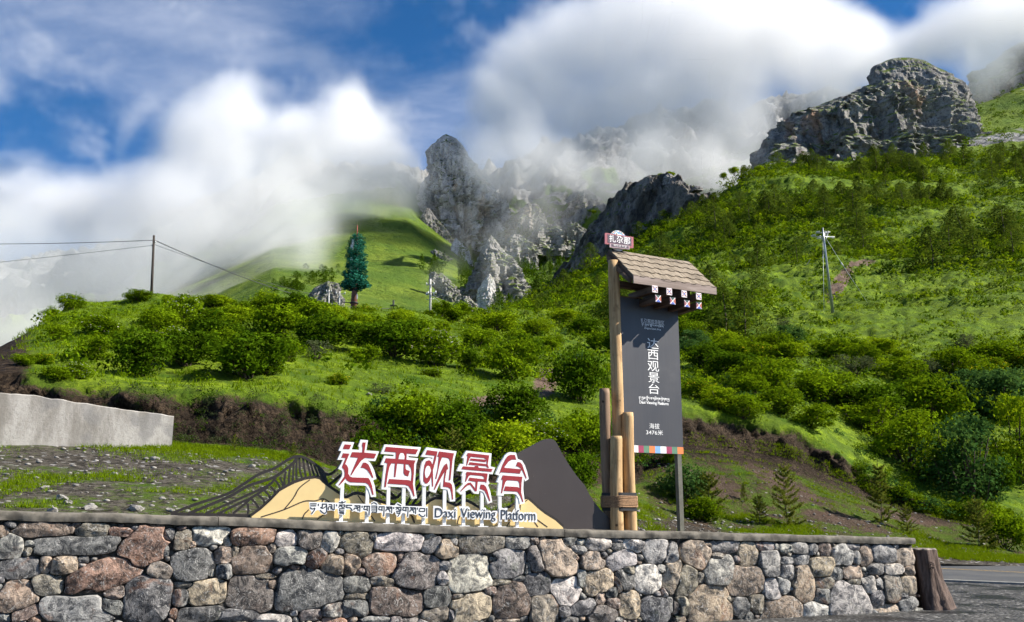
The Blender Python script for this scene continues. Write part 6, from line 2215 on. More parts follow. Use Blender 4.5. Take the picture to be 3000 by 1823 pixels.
for (x, y, w, h, t) in BUSH:
    px, py = x * SK, y * SK
    p = ground_at(px, py - 4)
    k = p.y / F * SK
    side = 'on the left hill' if x < 930 and y < 960 else ('in the middle meadow' if x < 1480 and y < 940 else ('on the cut bank' if x < 1480 else ('right of the gate sign')))
    big_ = 'large ' if w > 115 else ('small ' if w < 66 else '')
    lab_ = f"{big_}{TWORD[t]} shrub {side}"
    me = SHRUBS[t][rs0.randint(len(SHRUBS[t]))]
    put('shrub', me, p - Vector((0, 0, 0.06)), w * k * 1.22, h * k * 1.36, lab_, 'shrub', lab_ + 's')

# tall leafy trees at the right edge, over the cut bank
for (x, y, w, h, i, t_) in ((2200, 1180, 240, 190, 1, 'broad leafy tree overhanging the bank, left of the edge clump'), (2340, 1235, 260, 260, 0, 'tall leafy tree overhanging the dark bank near the picture edge'), (2455, 1200, 200, 260, 2, 'leafy tree cut by the right picture edge'), (2100, 1090, 200, 120, 1, 'low spreading leafy tree above the eroded bank'), (2460, 1050, 170, 150, 0, 'blue-green leafy tree on the slope at the right edge')):
    px, py = x * SK, y * SK
    p = ground_at(px, py - 60, 38, 60)
    k = p.y / F * SK
    root = empty('tree', p - Vector((0, 0, 0.3 + 0.16 * h * k)), t_, 'tree')
    src = TALL[i]
    o = link('crown', src, None, root)
    o.scale = (w * k * 1.05, w * k * 1.05, h * k * 1.05)
    o.rotation_euler = (0, 0, rs0.uniform(0, 6))
    v, f = stems([np.array([rs0.uniform(-.3, .3) * w * k, rs0.uniform(-.3, .3) * w * k, h * k * rs0.uniform(.5, .8)]) for _ in range(6)], 0.09, rs0)
    me = mesh_np('trunk', v, f); link('trunk', me, M_STEM, root)

# young spruces
SAP = [sapling_meshes(300 + i, 10 + i, (1.0, 0.8, 1.25)[i]) for i in range(3)]
SPR = [(2590, 1525, 1347, 1, 'yellowish young spruce with bare leader on the dirt slope'), (2310, 1535, 1350, 0, 'slim young spruce on the grassy dirt slope'), (2085, 1520, 1372, 2, 'bushy young spruce right of the gate sign stay'), (2870, 1600, 1450, 2, 'bushy dark young spruce beside the road'), (690, 1322, 1262, 1, 'tiny yellow spruce seedling at the foot of the dark bank'),
       (858, 1348, 1283, 1, 'tiny yellow spruce seedling by the lattice mountain peak'), (1090, 1430, 1290, 0, 'yellowish young spruce between the first two characters'), (1330, 1450, 1240, 0, 'yellowish young spruce behind the third character'), (2230, 1530, 1440, 2, 'low young spruce between two taller ones on the slope'), (2180, 1475, 1420, 1, 'small young spruce in the grass of the dirt slope'), (2660, 1560, 1470, 2, 'low young spruce left of the road bend')]
for (x, yb, yt, i, t_) in SPR:
    p = ground_at(x, yb)
    h = (yb - yt) / F * p.y
    root = empty('spruce_sapling', p - Vector((0, 0, 0.03)), t_, 'spruce')
    root.scale = (h, h, h)
    root.rotation_euler = (0, 0, rs0.uniform(0, 6))
    link('trunk', SAP[i][0], None, root)
    link('needles', SAP[i][1], None, root)

# ---- wider slopes: candidates on the land, largest ones become single plants, the rest one mass
vis_land = (_rowi > 4.15) & (_rowi < 7.0)
ci, cj = np.nonzero(vis_land)
cx_p, cy_p = _pix[ci, cj, 0], _pix[ci, cj, 1]
inside = (cx_p > -80) & (cx_p < 3080) & (cy_p > 380) & (cy_p < 1500)
ci, cj = ci[inside], cj[inside]
cand = LAND[ci, cj]
cpx = _pix[ci, cj]
area_w = (cand[:, 1] / F) ** 2
clump = fbm(cand * 0.06, 3, 61)


def sample(n, weight, jitter=0.5):
    w = np.clip(weight, 0, None)
    k = rs0.choice(len(cand), n, p=w / w.sum())
    P_ = cand[k] + np.stack([rs0.uniform(-jitter, jitter, n), rs0.uniform(-jitter, jitter, n), np.zeros(n)], 1) * (cand[k, 1] / 60)[:, None]
    return P_, cpx[k], k


# left hill and meadow: small shrubs
lw = (cpx[:, 0] < 1450) * (cand[:, 1] < 130) * np.clip(clump + 0.45, 0.02, 1) * area_w
meadow = (np.abs(cpx[:, 0] - 1080) < 390) & (cpx[:, 1] > 1020)
lw = np.where(meadow, lw * 0.05, lw)
lw = np.where((cpx[:, 0] < 120), 0, lw)
P_, X_, _k = sample(150, lw)
for p, x in zip(P_, X_):
    t = rs0.choice(['green', 'green', 'dark', 'bright', 'white', 'yellow', 'bright'])
    w = rs0.uniform(0.9, 2.3)
    lab_ = f"small {TWORD[t]} shrub filling gaps on the left hill" if x[0] < 1130 else f"small {TWORD[t]} shrub dotted over the meadow"
    put('shrub', SHRUBS[t][rs0.randint(len(SHRUBS[t]))], Vector(p) - Vector((0, 0, 0.05)), w, w * rs0.uniform(0.7, 1.05), lab_, 'shrub', lab_ + 's')
# right slope: junipers, thicker towards the top, and shrubs
rwt = (cpx[:, 0] > 1480) * (cand[:, 1] > 50) * (0.02 + np.clip(clump + 0.15, 0, 1) ** 1.4) * area_w
top_b = np.exp(-((cpx[:, 1] - np.interp(cpx[:, 0], [1500, 2085, 2300, 3000], [890, 640, 570, 540])) / 60) ** 2)
P_, X_, _k = sample(280, rwt * (0.6 + 0.9 * top_b * (cpx[:, 0] > 2200)) * (cand[:, 1] > 75))
for p, x in zip(P_, X_):
    h = 2.2 + 5.2 * rs0.rand() ** 1.6 * (1.0 if x[1] < 800 else 0.8)
    upper = x[1] < 640 and x[0] > 2150
    lab_ = 'dark juniper in the band of trees under the cliff' if upper else ('rounded juniper standing on the sunlit right slope' if h > 4.2 else 'low juniper standing on the sunlit right slope')
    put('juniper', JUN[rs0.randint(len(JUN))], Vector(p) - Vector((0, 0, 0.15)), h * rs0.uniform(0.9, 1.5), h, lab_, 'juniper', lab_ + 's')
P_, X_, _k = sample(60, rwt * (cand[:, 1] < 110))
for p, x in zip(P_, X_):
    t = rs0.choice(['green', 'green', 'dark', 'bright', 'grey', 'yellow', 'blue'])
    w = rs0.uniform(1.4, 3.2)
    lab_ = f"{TWORD[t]} shrub in the thicket on the lower right slope"
    put('shrub', SHRUBS[t][rs0.randint(len(SHRUBS[t]))], Vector(p) - Vector((0, 0, 0.08)), w, w * rs0.uniform(0.7, 1.0), lab_, 'shrub', lab_ + 's')


def clumps(name, label, P, size, leaves, mats, seed, flat=0.8, leaf=0.11):
    """one mass of low leafy clumps"""
    rs = np.random.RandomState(seed)
    n = len(P)
    d = rs.normal(size=(n, leaves, 3)); d /= np.linalg.norm(d, axis=2, keepdims=True)
    d[..., 2] = np.abs(d[..., 2])
    s = size[:, None, None]
    C = P[:, None, :] + d * s * (0.55 + 0.5 * rs.rand(n, leaves, 1)) * np.array([1, 1, flat])
    V, Fq = leaf_quads(C.reshape(-1, 3), d.reshape(-1, 3), np.repeat(size, leaves) * leaf * 2, rs, 0.6)
    me = mesh_np(name, V, Fq)
    for m_ in mats: me.materials.append(m_)
    if len(mats) > 1:
        me.polygons.foreach_set('material_index', np.repeat(rs.randint(0, len(mats), n), leaves).astype(np.int32))
    o = bpy.data.objects.new(name, me); COL.objects.link(o)
    return tag(o, label, None, None, 'stuff')


P_, X_, _k = sample(25000, (cpx[:, 0] > 1380) * (cand[:, 1] > 46) * np.clip(clump + 0.62, 0.10, 1) * area_w * (60 / cand[:, 1]) ** 1.15, 0.9)
clumps('undergrowth', 'low scrub covering the right slope', P_, (0.25 + 0.75 * rs0.rand(len(P_)) ** 1.8) * np.clip(P_[:, 1] / 120, 0.55, 1.35), 22, [M_LEAF, M_LEAF_DARK, M_LEAF_BRIGHT, M_LEAF, M_LEAF_DARK, M_JUNIPER, M_LEAF_BRIGHT], 5, 1.1, 0.13)  # dark-leaf clumps listed twice, their colour standing in for shadow gaps in the scrub
P_, X_, _k = sample(3400, lw * np.where(meadow, 2, 1), 0.5)
clumps('undergrowth', 'low scrub and herbs on the left hill and meadow', P_, 0.12 + 0.55 * rs0.rand(len(P_)) ** 2.2, 44, [M_LEAF, M_LEAF_BRIGHT, M_LEAF, M_FLOWER_W, M_LEAF_DARK][:3] + [M_LEAF_DARK], 6, 0.9, 0.085)
# thicket on the steep bank at the right and in the middle
bi = (_rowi > 3.0) & (_rowi < np.where(_pix[..., 0] < 1900, 4.06, 4.5)) & (_pix[..., 0] > 1050) & (_pix[..., 0] < 3050)
bi &= (_pix[..., 0] < 1950) | (_pix[..., 0] > 2500) | (_rowi > 4.05)
Q = LAND[bi]
k = rs0.choice(len(Q), 900)
clumps('undergrowth', 'leafy scrub hanging over the earth banks', Q[k] + rs0.normal(size=(900, 3)) * 0.1, rs0.uniform(0.2, 0.55, 900), 130, [M_LEAF, M_LEAF_DARK, M_LEAF, M_LEAF_BLUE], 7, 0.8, 0.055)
# sparse weeds on the bare bank
bi = (_rowi > 2.3) & (_rowi < 4.0) & (_pix[..., 0] > 300) & (_pix[..., 0] < 1100)
Q = LAND[bi]
k = rs0.choice(len(Q), 360)
clumps('weeds', 'grey-green weeds clinging to the dark bank', Q[k] + np.array([0, -0.08, 0.03]), rs0.uniform(0.04, 0.16, 360), 30, [M_GREYGREEN, M_LEAF_DARK, M_GREYGREEN], 8, 1.3, 0.08)
# upper slope beside the cliff
uu = (_upix[..., 0] > 2680) & (_upix[..., 0] < 3060) & (_upix[..., 1] > 230) & (_upix[..., 1] < 480)
Q = UG[uu]
k = rs0.choice(len(Q), 420)
clumps('undergrowth', 'scrub on the high slope beside the cliff', Q[k] + rs0.normal(size=(420, 3)) * 1.2, rs0.uniform(0.8, 2.2, 420), 30, [M_LEAF_DARK, M_JUNIPER, M_LEAF], 9)


def blades(name, label, P, h, w, mat, seed, lean=0.5, per=1):
    rs = np.random.RandomState(seed)
    P = np.repeat(P, per, 0) + rs.normal(size=(len(P) * per, 3)) * np.array([0.035, 0.035, 0]) * (1 if per > 1 else 0)
    n = len(P)
    a = rs.rand(n) * 2 * np.pi
    side = np.stack([np.cos(a), np.sin(a), np.zeros(n)], 1)
    tip = np.stack([rs.normal(size=n) * lean, rs.normal(size=n) * lean, np.ones(n)], 1)
    H = (h * rs.uniform(0.5, 1.3, n))[:, None]
    V = np.stack([P - side * w, P + side * w, P + tip * H], 1).reshape(-1, 3)
    me = mesh_np(name, V, np.arange(n * 3).reshape(n, 3))
    me.materials.append(mat)
    o = bpy.data.objects.new(name, me); COL.objects.link(o)
    return tag(o, label, None, None, 'stuff')


# grass of the stony mound behind the wall
ga = (_rowi > 1.0) & (_rowi < 2.35) & (_pix[..., 0] > -100) & (_pix[..., 0] < 1900)
gi, gj = np.nonzero(ga)
gP = LAND[gi, gj]
gw = np.clip(fbm(gP * 0.9, 4, 66) + 0.12, 0, 1) * (gP[:, 1] / 16)
gw *= 1 - 0.75 * pix_blob(330, 1350, 430, 50, 4)[gi, gj]
k = rs0.choice(len(gP), 15000, p=gw / gw.sum())
P_ = gP[k] + np.stack([rs0.uniform(-.12, .12, 15000), rs0.uniform(-.12, .12, 15000), np.full(15000, -0.01)], 1)
blades('grass', 'short bright grass tufts on the stony mound', P_, 0.085, 0.006, M_GRASS, 3, 0.45, 4)
# meadow and hill grass
ga = (_rowi > 3.95) & (_rowi < 6.0) & (_pix[..., 0] > 40) & (_pix[..., 0] < 3080) & (_dep < 120)
gi, gj = np.nonzero(ga)
gP = LAND[gi, gj]
gw = (gP[:, 1] / 40) ** 1.3 * np.clip(1.1 - soil[gi, gj] - path[gi, gj], 0.02, 1)
k = rs0.choice(len(gP), 26000, p=gw / gw.sum())
P_ = gP[k] + np.stack([rs0.uniform(-.2, .2, 26000), rs0.uniform(-.2, .2, 26000), np.full(26000, -0.02)], 1)
blades('grass', 'meadow grass on the hills', P_, 0.17, 0.016, M_GRASS, 4, 0.5, 4)
# verge and dirt slope at the right
ga = (_rowi > 1.0) & (_rowi < 3.3) & (_pix[..., 0] > 1880) & (_pix[..., 0] < 3080)
gi, gj = np.nonzero(ga)
gP = LAND[gi, gj]
gw = np.clip(fbm(gP * 0.5, 4, 68) + 0.15, 0, 1) * np.clip(1.2 - path[gi, gj], 0.05, 1)
k = rs0.choice(len(gP), 9000, p=gw / gw.sum())
P_ = gP[k] + np.stack([rs0.uniform(-.15, .15, 9000), rs0.uniform(-.15, .15, 9000), np.full(9000, -0.01)], 1)
blades('grass', 'grass on the dirt slope and road verge', P_, 0.13, 0.010, M_GRASS, 5, 0.5, 4)

# loose stones on the mound
def pebble(seed, sub=1):
    rs = np.random.RandomState(seed)
    bm = bmesh.new()
    bmesh.ops.create_icosphere(bm, subdivisions=sub, radius=1.0)
    for v in bm.verts:
        v.co *= 1 + rs.uniform(-0.25, 0.2)
        v.co.z *= 0.55
    me = mesh_bm('pebble', bm)
    return me


M_PEB = simple_mat('loose_stone', (0.21, 0.198, 0.18), 0.8, 0.45, 6)
peb = [pebble(i) for i in range(5)]
pv = [np.array([v.co[:] for v in m_.vertices]) for m_ in peb]
pf = [np.array([p.vertices[:] for p in m_.polygons]) for m_ in peb]
ga = (_rowi > 1.02) & (_rowi < 2.3) & (_pix[..., 0] > -60) & (_pix[..., 0] < 1500)
gP = LAND[ga]
ga2 = (_rowi > 1.0) & (_rowi < 2.9) & (_pix[..., 0] > 1800) & (_pix[..., 0] < 2950)
gP2 = LAND[ga2]
V, Fq, o_ = [], [], 0
for n_, src, r0, r1 in ((1100, gP, 0.010, 0.05), (700, gP2, 0.02, 0.075)):
    for p in src[rs0.choice(len(src), n_)]:
        i = rs0.randint(5)
        a = rs0.rand() * 6.28
        r = r0 + (r1 - r0) * rs0.rand() ** 2.5
        R = np.array([[math.cos(a), -math.sin(a), 0], [math.sin(a), math.cos(a), 0], [0, 0, 1]])
        V.append(pv[i] @ R.T * r * np.array([1.3, 1, 1]) + p + np.array([rs0.uniform(-.1, .1), rs0.uniform(-.1, .1), r * 0.2]))
        Fq.append(pf[i] + o_); o_ += len(pv[i])
me = mesh_np('loose_stones', np.concatenate(V), np.concatenate(Fq))
tag(link('loose_stones', me, M_PEB), 'pale loose stones scattered on the mound and the dirt slope', None, None, 'stuff')
ROCKS = [(132, 1428, 22), (155, 1495, 30), (203, 1480, 26), (183, 1462, 34), (405, 1398, 14), (455, 1345, 26), (375, 1305, 26), (658, 1408, 20), (480, 1460, 18), (270, 1488, 30), (400, 1490, 40), (330, 1385, 20), (740, 1362, 22), (1085, 1158, 16), (85, 1360, 14), (560, 1372, 14), (620, 1330, 14), (500, 1490, 22)]
for i, (x, y, w) in enumerate(ROCKS):
    p = ground_at(x, y)
    r = w / F * p.y / 2
    me = pebble(40 + i, 2)
    o = link('rock', me, M_PEB, None)
    o.location = p + Vector((0, 0, r * 0.15)); o.scale = (r * 1.3, r, r * 1.1); o.rotation_euler = (rs0.uniform(-.3, .3), rs0.uniform(-.3, .3), rs0.uniform(0, 6))
    big_ = w >= 26
    tag(o, 'pale angular stone lying in the grass of the mound' if not big_ else 'larger pale stone lying on the mound near the wall', 'stone', 'larger stones on the mound' if big_ else 'stones on the mound')

# pines of the valley bottom (a far wood that reads as one mass)
pts = []
for (x0, x1, y0, y1, n_) in ((1490, 1640, 720, 830, 60), (1350, 1420, 790, 860, 30), (1450, 1600, 830, 910, 70), (1500, 1560, 680, 730, 20), (1340, 1400, 745, 790, 16), (1240, 1300, 770, 800, 10), (870, 990, 780, 830, 26), (800, 900, 825, 865, 18), (1600, 1700, 740, 800, 16)):
    for _ in range(n_):
        pts.append((valley_at(rs0.uniform(x0, x1), rs0.uniform(y0, y1)), rs0.uniform(5, 10) if x0 > 1000 else rs0.uniform(1.5, 3.5)))
pm = JUN[0]
pvv = np.zeros(len(pm.vertices) * 3, dtype=np.float32); pm.vertices.foreach_get('co', pvv); pvv = pvv.reshape(-1, 3)
lf = 420
V, o_ = [], 0
for p, h in pts:
    sel = rs0.choice(1700, lf, replace=False)
    q = pvv[:6800].reshape(-1, 4, 3)[sel].copy()
    cen_ = q.mean(1, keepdims=True)
    q = cen_ + (q - cen_) * 1.7
    V.append((q.reshape(-1, 3) * np.array([h * 0.8 if h > 4 else h * 2.2, h * 0.8 if h > 4 else h * 2.2, h]) + np.array(p)))
V = np.concatenate(V)
me = mesh_np('forest', V, np.arange(len(V)).reshape(-1, 4))
me.materials.append(M_LEAF_DARK)
tag(link('forest', me), 'dark pines growing among the valley rocks', None, None, 'stuff')

# boulders on the crest of the dark ridge
M_BOULDER = rock_mat('boulder_rock', (0.13, 0.12, 0.11), (0.33, 0.31, 0.29), (0.30, 0.20, 0.14), False, 3.0)
for x, y, w, h, t_ in ((1990, 545, 34, 36, 'pale upright rock on the crest of the dark ridge'), (1905, 530, 30, 26, 'brown rock knob left on the ridge crest'), (1960, 525, 34, 30, 'reddish rock tooth with bushes on the ridge crest'), (2042, 552, 28, 14, 'flat pale boulder right of the ridge crest'), (2063, 612, 52, 28, 'large pale boulder on the slope under the ridge crest'), (2035, 595, 30, 34, 'grey upright boulder beside the large pale one'), (2062, 580, 20, 16, 'small boulder above the large pale one'), (1985, 570, 22, 30, 'narrow grey rock below the ridge crest'), (1935, 640, 40, 40, 'brown cracked rock in the shaded ridge flank'), (1875, 545, 24, 16, 'low brown rock at the left of the ridge crest'), (2195, 630, 46, 20, 'low dark outcrop on the green slope'), (1960, 590, 24, 20, 'dark rock under the crest')):
    d = float(np.interp(x, [1850, 1990, 2100, 2200], [283, 262, 238, 225]))
    crag('boulder', [(y - h / 2, x - w * 0.18, x + w * 0.18), (y - h * 0.25, x - w * 0.36, x + w * 0.34), (y + h * 0.1, x - w * 0.48, x + w * 0.5), (y + h * 0.6, x - w * 0.5, x + w * 0.48)], d, M_BOULDER, 0.8, 0.10, int(x), 18, 22, 4)
    o = bpy.context.scene.collection.objects[-1]
    if 'kind' in o: del o['kind']
    tag(o, t_, 'boulder')
for x, y, w, h in ((1880, 588, 30, 22), (1965, 510, 34, 22), (2150, 500, 40, 26), (2180, 498, 30, 24), (2225, 497, 44, 26), (2120, 515, 28, 22), (2330, 500, 50, 34), (1740, 620, 20, 12), (1935, 515, 26, 16)):
    p = at(x, y, float(np.interp(x, [1850, 1990, 2085, 2300], [286, 272, 250, 262])))
    k = p.y / F
    put('shrub', SHRUBS['bright'][0], p - Vector((0, 0, h * k * .6)), w * k, h * k * 1.6, 'bright green bush on the skyline of the right ridge', 'shrub', 'bushes on the ridge skyline')

# ------------------------------------------------------------------ antenna mast disguised as a pine
D = 170.0
base = at(1036, 915, D)
root = empty('antenna_mast', base, 'green plastic pine-tree antenna mast with a brown trunk', 'antenna mast')
P_ = lambda x, y: at(x, y, D) - base
M_TRUNKP = simple_mat('brown_steel_trunk', (0.16, 0.070, 0.050), 0.5, 0.2, 1.0)
H_ = P_(1046, 690).z
ax = (P_(1046, 690) - Vector((0, 0, 0)))
tube_part('trunk', [(0, 0, -3), P_(1040, 820), P_(1046, 690)], [0.72, 0.5, 0.28], M_TRUNKP, root, 16)
tube_part('lightning_rod', [P_(1046, 692), P_(1047, 660)], [0.10, 0.06], simple_mat('red_rod', (0.35, 0.06, 0.05), 0.5), root, 8)
for y in (888, 851, 828, 805, 778, 750):
    x = np.interp(y, [690, 820, 915], [1046, 1040, 1036])
    c = P_(x, y)
    tube_part('collar', [c - Vector((0, 0, 0.12)), c + Vector((0, 0, 0.12))], float(np.interp(y, [690, 820, 915], [0.36, 0.62, 0.85])), M_DARKMETAL, root, 16)
for x, y0, y1, w in ((1037, 706, 722, 7), (1034, 722, 736, 8), (1033, 758, 772, 7), (1031, 785, 797, 7), (1033, 803, 815, 5), (1031, 818, 832, 6), (1052, 787, 797, 4), (1049, 866, 880, 4)):
    a_, b_ = P_(x - w / 2, y1), P_(x + w / 2, y0)
    bm = bmesh.new(); bm_box(bm, a_.x, b_.x, -1.15, -0.95, a_.z, b_.z)
    link('antenna_panel', mesh_bm('antenna_panel', bm), M_PORC, root)
tube_part('bracket', [P_(1005, 886), P_(1036, 887)], 0.08, M_DARKMETAL, root, 6)


def frond(seed, n=84):
    rs = np.random.RandomState(seed)
    t = rs.rand(n) ** 0.6
    C = np.stack([t, rs.normal(size=n) * 0.13 * (0.4 + t), 0.16 * t ** 2 + rs.normal(size=n) * 0.07], 1)
    V, Fq = leaf_quads(C, np.tile([0.2, 0, 0.6], (n, 1)), 0.085, rs, 0.5, 0.4)
    v = np.array([[0, .012, 0], [0, -.012, 0], [1, -.006, .16], [1, .006, .16]])
    V2, F2, MI = join([(V, Fq, 0), (v, np.array([[0, 1, 2, 3]]), 1)])
    me = mesh_np('branch', V2, F2)
    me.polygons.foreach_set('material_index', MI)
    me.materials.append(M_PLASTIC); me.materials.append(M_TRUNKP)
    return me


FR = [frond(i) for i in range(4)]
for lv in range(20):
    y = 692 + (848 - 692) * (lv / 19)
    hw = float(np.interp(y, [690, 700, 740, 760, 800, 848], [9, 25, 33, 34, 40, 48])) / F * D
    x = float(np.interp(y, [690, 820, 915], [1046, 1040, 1036]))
    c = P_(x, y)
    for b_ in range(8):
        a = b_ * math.pi / 4 + lv * 0.5 + rs0.uniform(-.25, .25)
        if rs0.rand() < 0.06: continue
        o = bpy.data.objects.new('branch', FR[rs0.randint(4)])
        COL.objects.link(o); o.parent = root
        L_ = hw * rs0.uniform(0.72, 1.08)
        o.location = c + Vector((0, 0, rs0.uniform(-.3, .3)))
        o.rotation_euler = (0, rs0.uniform(-0.25, 0.15), a)
        o.scale = (L_, L_ * 1.05, L_ * 1.0)
# ------------------------------------------------------------------ drifting cloud among the mountains
def make_cloud(name, puffs, lo, hi, res, label, dens, noise_scale, thr, gain, seed=0.0):
    me = mesh_of(name, [(0, 0, 0)], [])
    o = link(name, me)
    tag(o, label, 'cloud', None, 'stuff')
    ng = bpy.data.node_groups.new(name + '_field', 'GeometryNodeTree')
    ng.interface.new_socket('Geometry', in_out='OUTPUT', socket_type='NodeSocketGeometry')
    go = ng.nodes.new('NodeGroupOutput')
    vc = ng.nodes.new('GeometryNodeVolumeCube')
    vc.inputs['Min'].default_value = lo
    vc.inputs['Max'].default_value = hi
    for k, r in zip(('Resolution X', 'Resolution Y', 'Resolution Z'), res):
        vc.inputs[k].default_value = r
    pos = ng.nodes.new('GeometryNodeInputPosition').outputs[0]
    offs = ng.nodes.new('ShaderNodeTexNoise')
    offs.inputs['Scale'].default_value = noise_scale * 0.45
    offs.inputs['Detail'].default_value = 2
    shift = vmath(ng, 'ADD', pos, (seed * 37.0, seed * 11.0, 0))
    ng.links.new(shift, offs.inputs['Vector'])
    dv = vmath(ng, 'SUBTRACT', offs.outputs[1], (0.5, 0.5, 0.5))
    warped = vmath(ng, 'ADD', pos, vmath(ng, 'SCALE', dv, scale=90.0))
    tot = None
    for (c, r, a) in puffs:
        d = vmath(ng, 'DISTANCE', warped, c)
        v = math_n(ng, 'MULTIPLY', maprange(ng, d, 0.0, r, 1.0, 0.0), a)
        tot = v if tot is None else math_n(ng, 'ADD', tot, v)
    nz = noise_n(ng, shift, noise_scale, 7, 0.70, 0.6)
    e = math_n(ng, 'ADD', math_n(ng, 'MINIMUM', tot, 1.3), math_n(ng, 'MULTIPLY', math_n(ng, 'SUBTRACT', nz, 0.5), 2.6))
    dd = math_n(ng, 'MULTIPLY', math_n(ng, 'SUBTRACT', e, thr), gain)
    dd = math_n(ng, 'MINIMUM', math_n(ng, 'MAXIMUM', dd, 0.0), 1.0)
    ng.links.new(dd, vc.inputs['Density'])
    m = bpy.data.materials.new(name)
    m.use_nodes = True
    nt = m.node_tree
    nt.nodes.clear()
    pv = nt.nodes.new('ShaderNodeVolumePrincipled')
    pv.inputs['Color'].default_value = (0.985, 0.985, 0.99, 1)
    pv.inputs['Density'].default_value = dens
    pv.inputs['Density Attribute'].default_value = 'density'
    pv.inputs['Anisotropy'].default_value = 0.0
    out = nt.nodes.new('ShaderNodeOutputMaterial')
    nt.links.new(pv.outputs[0], out.inputs['Volume'])
    sm = ng.nodes.new('GeometryNodeSetMaterial')
    sm.inputs['Material'].default_value = m
    ng.links.new(vc.outputs[0], sm.inputs[0])
    ng.links.new(sm.outputs[0], go.inputs[0])
    md = o.modifiers.new('cloud', 'NODES')
    md.node_group = ng
    return o


def puff(px, py, depth, rpx, a=1.0):
    c = at(px, py, depth)
    return (tuple(c), rpx / F * depth, a)


P = []
# bank filling the valley on the left
for x in range(-400, 880, 150):
    P.append(puff(x, 860, 520, 200, 0.9))
    P.append(puff(x + 60, 720, 520, 210, 0.95))
    P.append(puff(x + 20, 600, 530, 190, 0.9))
    P.append(puff(x + 20, 620, 640, 190, 0.8))
for x, y, r, a in ((-150, 480, 190, .55), (60, 500, 170, .65), (250, 540, 150, .6), (400, 520, 150, .7), (520, 470, 180, .9), (700, 480, 190, 1.0), (880, 500, 190, 1.0),
                   (560, 340, 150, .9), (680, 290, 130, .9), (780, 310, 90, .5), (480, 370, 130, .6), (640, 400, 180, 1.0), (830, 420, 120, .8), (-150, 250, 180, .45), (60, 180, 150, .3),
                   (1030, 330, 130, .85), (1000, 420, 160, 1.0), (1120, 450, 130, .9), (1150, 540, 120, .9), (1050, 560, 160, 1.0), (950, 620, 150, .8), (1170, 620, 75, .6), (1215, 500, 60, .6), (1200, 580, 70, .6), (1230, 660, 50, .4)):
    P.append(puff(x, y, 550, r, a)); P.append(puff(x + 20, y + 10, 640, r, a))
for x, y, r, a in ((1470, 530, 120, .6), (1600, 530, 130, .6), (1740, 520, 130, .6), (1880, 510, 140, .65), (2030, 500, 140, .65), (2170, 490, 130, .7), (1650, 600, 110, .35), (1520, 610, 100, .35), (1780, 590, 100, .4), (1200, 560, 70, .5), (1130, 620, 90, .5), (1030, 640, 100, .6)):
    P.append(puff(x, y, 560, r, a))
# great bright cloud on the right, hanging in front of the mountain wall
for x, y, r, a in ((1470, 330, 170, .9), (1540, 190, 170, .9), (1690, 110, 210, 1.0), (1660, 300, 220, 1.0), (1850, 40, 240, 1.1), (1880, 260, 240, 1.1),
                   (2100, 60, 280, 1.3), (2120, 280, 240, 1.1), (2360, 40, 260, 1.1), (2350, 220, 180, .8), (1430, 470, 130, .75), (1570, 430, 150, .7), (1750, 430, 150, .6), (1950, 430, 150, .6), (2130, 430, 130, .6),
                   (2560, 90, 170, .9), (2780, 90, 180, 1.0), (2960, 40, 220, 1.1), (2930, 190, 130, .8), (3150, 80, 250, 1.0), (1380, 400, 70, .5), (2470, 190, 130, .8), (2560, 150, 120, .8), (2700, 130, 120, .7), (2430, 280, 120, .7)):
    P.append(puff(x, y, 540, r, a)); P.append(puff(x - 20, y + 10, 640, r * 1.1, a))
for x, y, r, a in ((150, 330, 330, .32), (-100, 150, 300, .30), (350, 250, 260, .22), (900, 420, 330, .35), (1250, 330, 220, .30), (1450, 150, 260, .35), (1900, 520, 320, .40), (1600, 560, 260, .35), (2250, 420, 260, .4), (1150, 640, 220, .35), (2600, 200, 260, .35), (2850, 240, 180, .35), (700, 250, 220, .25)):
    P.append(puff(x, y, 600, r, a))
for x in range(1400, 2300, 120):
    P.append(puff(x, 465, 510, 170, .7)); P.append(puff(x + 40, 555, 520, 120, .38))
for x, y, r, a in ((2640, 160, 70, .55), (2740, 190, 70, .55), (2560, 210, 60, .45)):
    P.append(puff(x, y, 455, r, a))
for x, y, r, a in ((1330, 560, 110, .3), (1290, 640, 110, .35), (1200, 540, 90, .5), (1160, 640, 110, .5)):
    P.append(puff(x, y, 540, r, a))
make_cloud('clouds', P, (-640, 440, 30), (520, 760, 460), (310, 86, 115), 'white cloud drifting across the mountain faces behind the hills', 0.042, 0.0125, 0.33, 1.05)
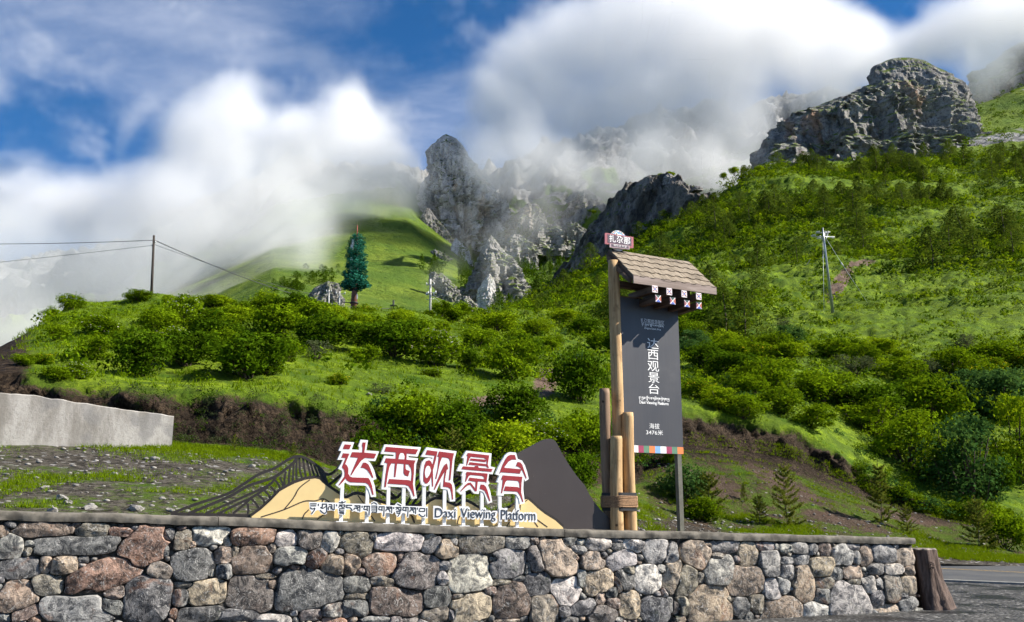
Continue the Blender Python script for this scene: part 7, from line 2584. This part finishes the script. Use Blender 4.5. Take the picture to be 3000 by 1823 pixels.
# thinner mist in front of the meadow and round the cliff top
P = [puff(x, 800, 380, 200, 0.9) for x in range(-200, 760, 140)] + [puff(x, 690, 400, 170, 0.9) for x in range(-200, 900, 140)]
P += [puff(*q) for q in ((900, 660, 430, 110, .7), (1000, 640, 450, 110, .6), (1080, 600, 460, 90, .5), (800, 590, 420, 150, .9), (650, 560, 420, 160, .9), (1150, 700, 440, 70, .35), (1330, 800, 400, 60, .25), (850, 760, 400, 130, .65), (950, 700, 420, 130, .6), (1060, 660, 440, 110, .55), (1000, 780, 400, 90, .35), (760, 800, 380, 130, .7), (720, 860, 360, 110, .6), (560, 880, 350, 140, .8), (400, 880, 350, 160, .9), (250, 900, 340, 170, .9), (80, 950, 330, 190, 1.0), (-120, 960, 310, 220, 1.1), (60, 880, 310, 200, 1.1), (220, 850, 330, 180, 1.0), (500, 800, 340, 150, .8), (1350, 700, 370, 160, .50), (1500, 700, 380, 160, .50), (1250, 790, 350, 130, .40), (1450, 820, 350, 130, .42), (1600, 640, 430, 160, .52), (1150, 740, 380, 130, .46), (1250, 640, 430, 130, .50), (1400, 620, 430, 120, .45), (1000, 640, 470, 130, .85), (1100, 620, 480, 130, .85), (1200, 610, 490, 110, .7), (1150, 680, 460, 90, .5), (900, 690, 440, 130, .7), (1300, 520, 500, 100, .45))]
make_cloud('mist', P, (-330, 270, 25), (110, 540, 240), (130, 80, 64), 'thin mist lying over the valley meadow', 0.030, 0.016, 0.28, 0.8, 2.0)
# ------------------------------------------------------------------ tell look-alikes apart by their place
_byl = {}
bpy.context.view_layer.update()
for o in SC.objects:
    if o.parent is None and o.get('category') in ('shrub', 'juniper', 'stone') and o.get('label'):
        _byl.setdefault(o['label'], []).append(o)


def _px(o):
    q = project(np.array(o.matrix_world.translation))
    return float(q[0]), float(q[1])


_ORD = ['leftmost', 'second from the left', 'third from the left', 'fourth from the left', 'fifth from the left', 'sixth from the left', 'seventh from the left', 'eighth from the left', 'ninth from the left', 'tenth from the left', 'eleventh from the left', 'twelfth from the left']
for lb, os_ in _byl.items():
    if len(os_) < 2:
        continue
    if len(os_) <= 12:
        for k, o in enumerate(sorted(os_, key=lambda q: _px(q)[0])):
            o['label'] = f'{lb}, {_ORD[k]}'
    else:
        ys = sorted(_px(o)[1] for o in os_)
        mid = ys[len(ys) // 2]
        for band, sel in (('higher up', [o for o in os_ if _px(o)[1] <= mid]), ('lower down', [o for o in os_ if _px(o)[1] > mid])):
            srt = sorted(sel, key=lambda q: _px(q)[0])
            for k, o in enumerate(srt):
                if len(srt) <= 12:
                    o['label'] = f'{lb}, {_ORD[k].replace(" from the left", "")} of those {band}'
                else:
                    third = ('left', 'middle', 'right')[min(2, 3 * k // len(srt))]
                    o['label'] = f'{lb}, {band}, {third} part'
                o['group'] = o['label']
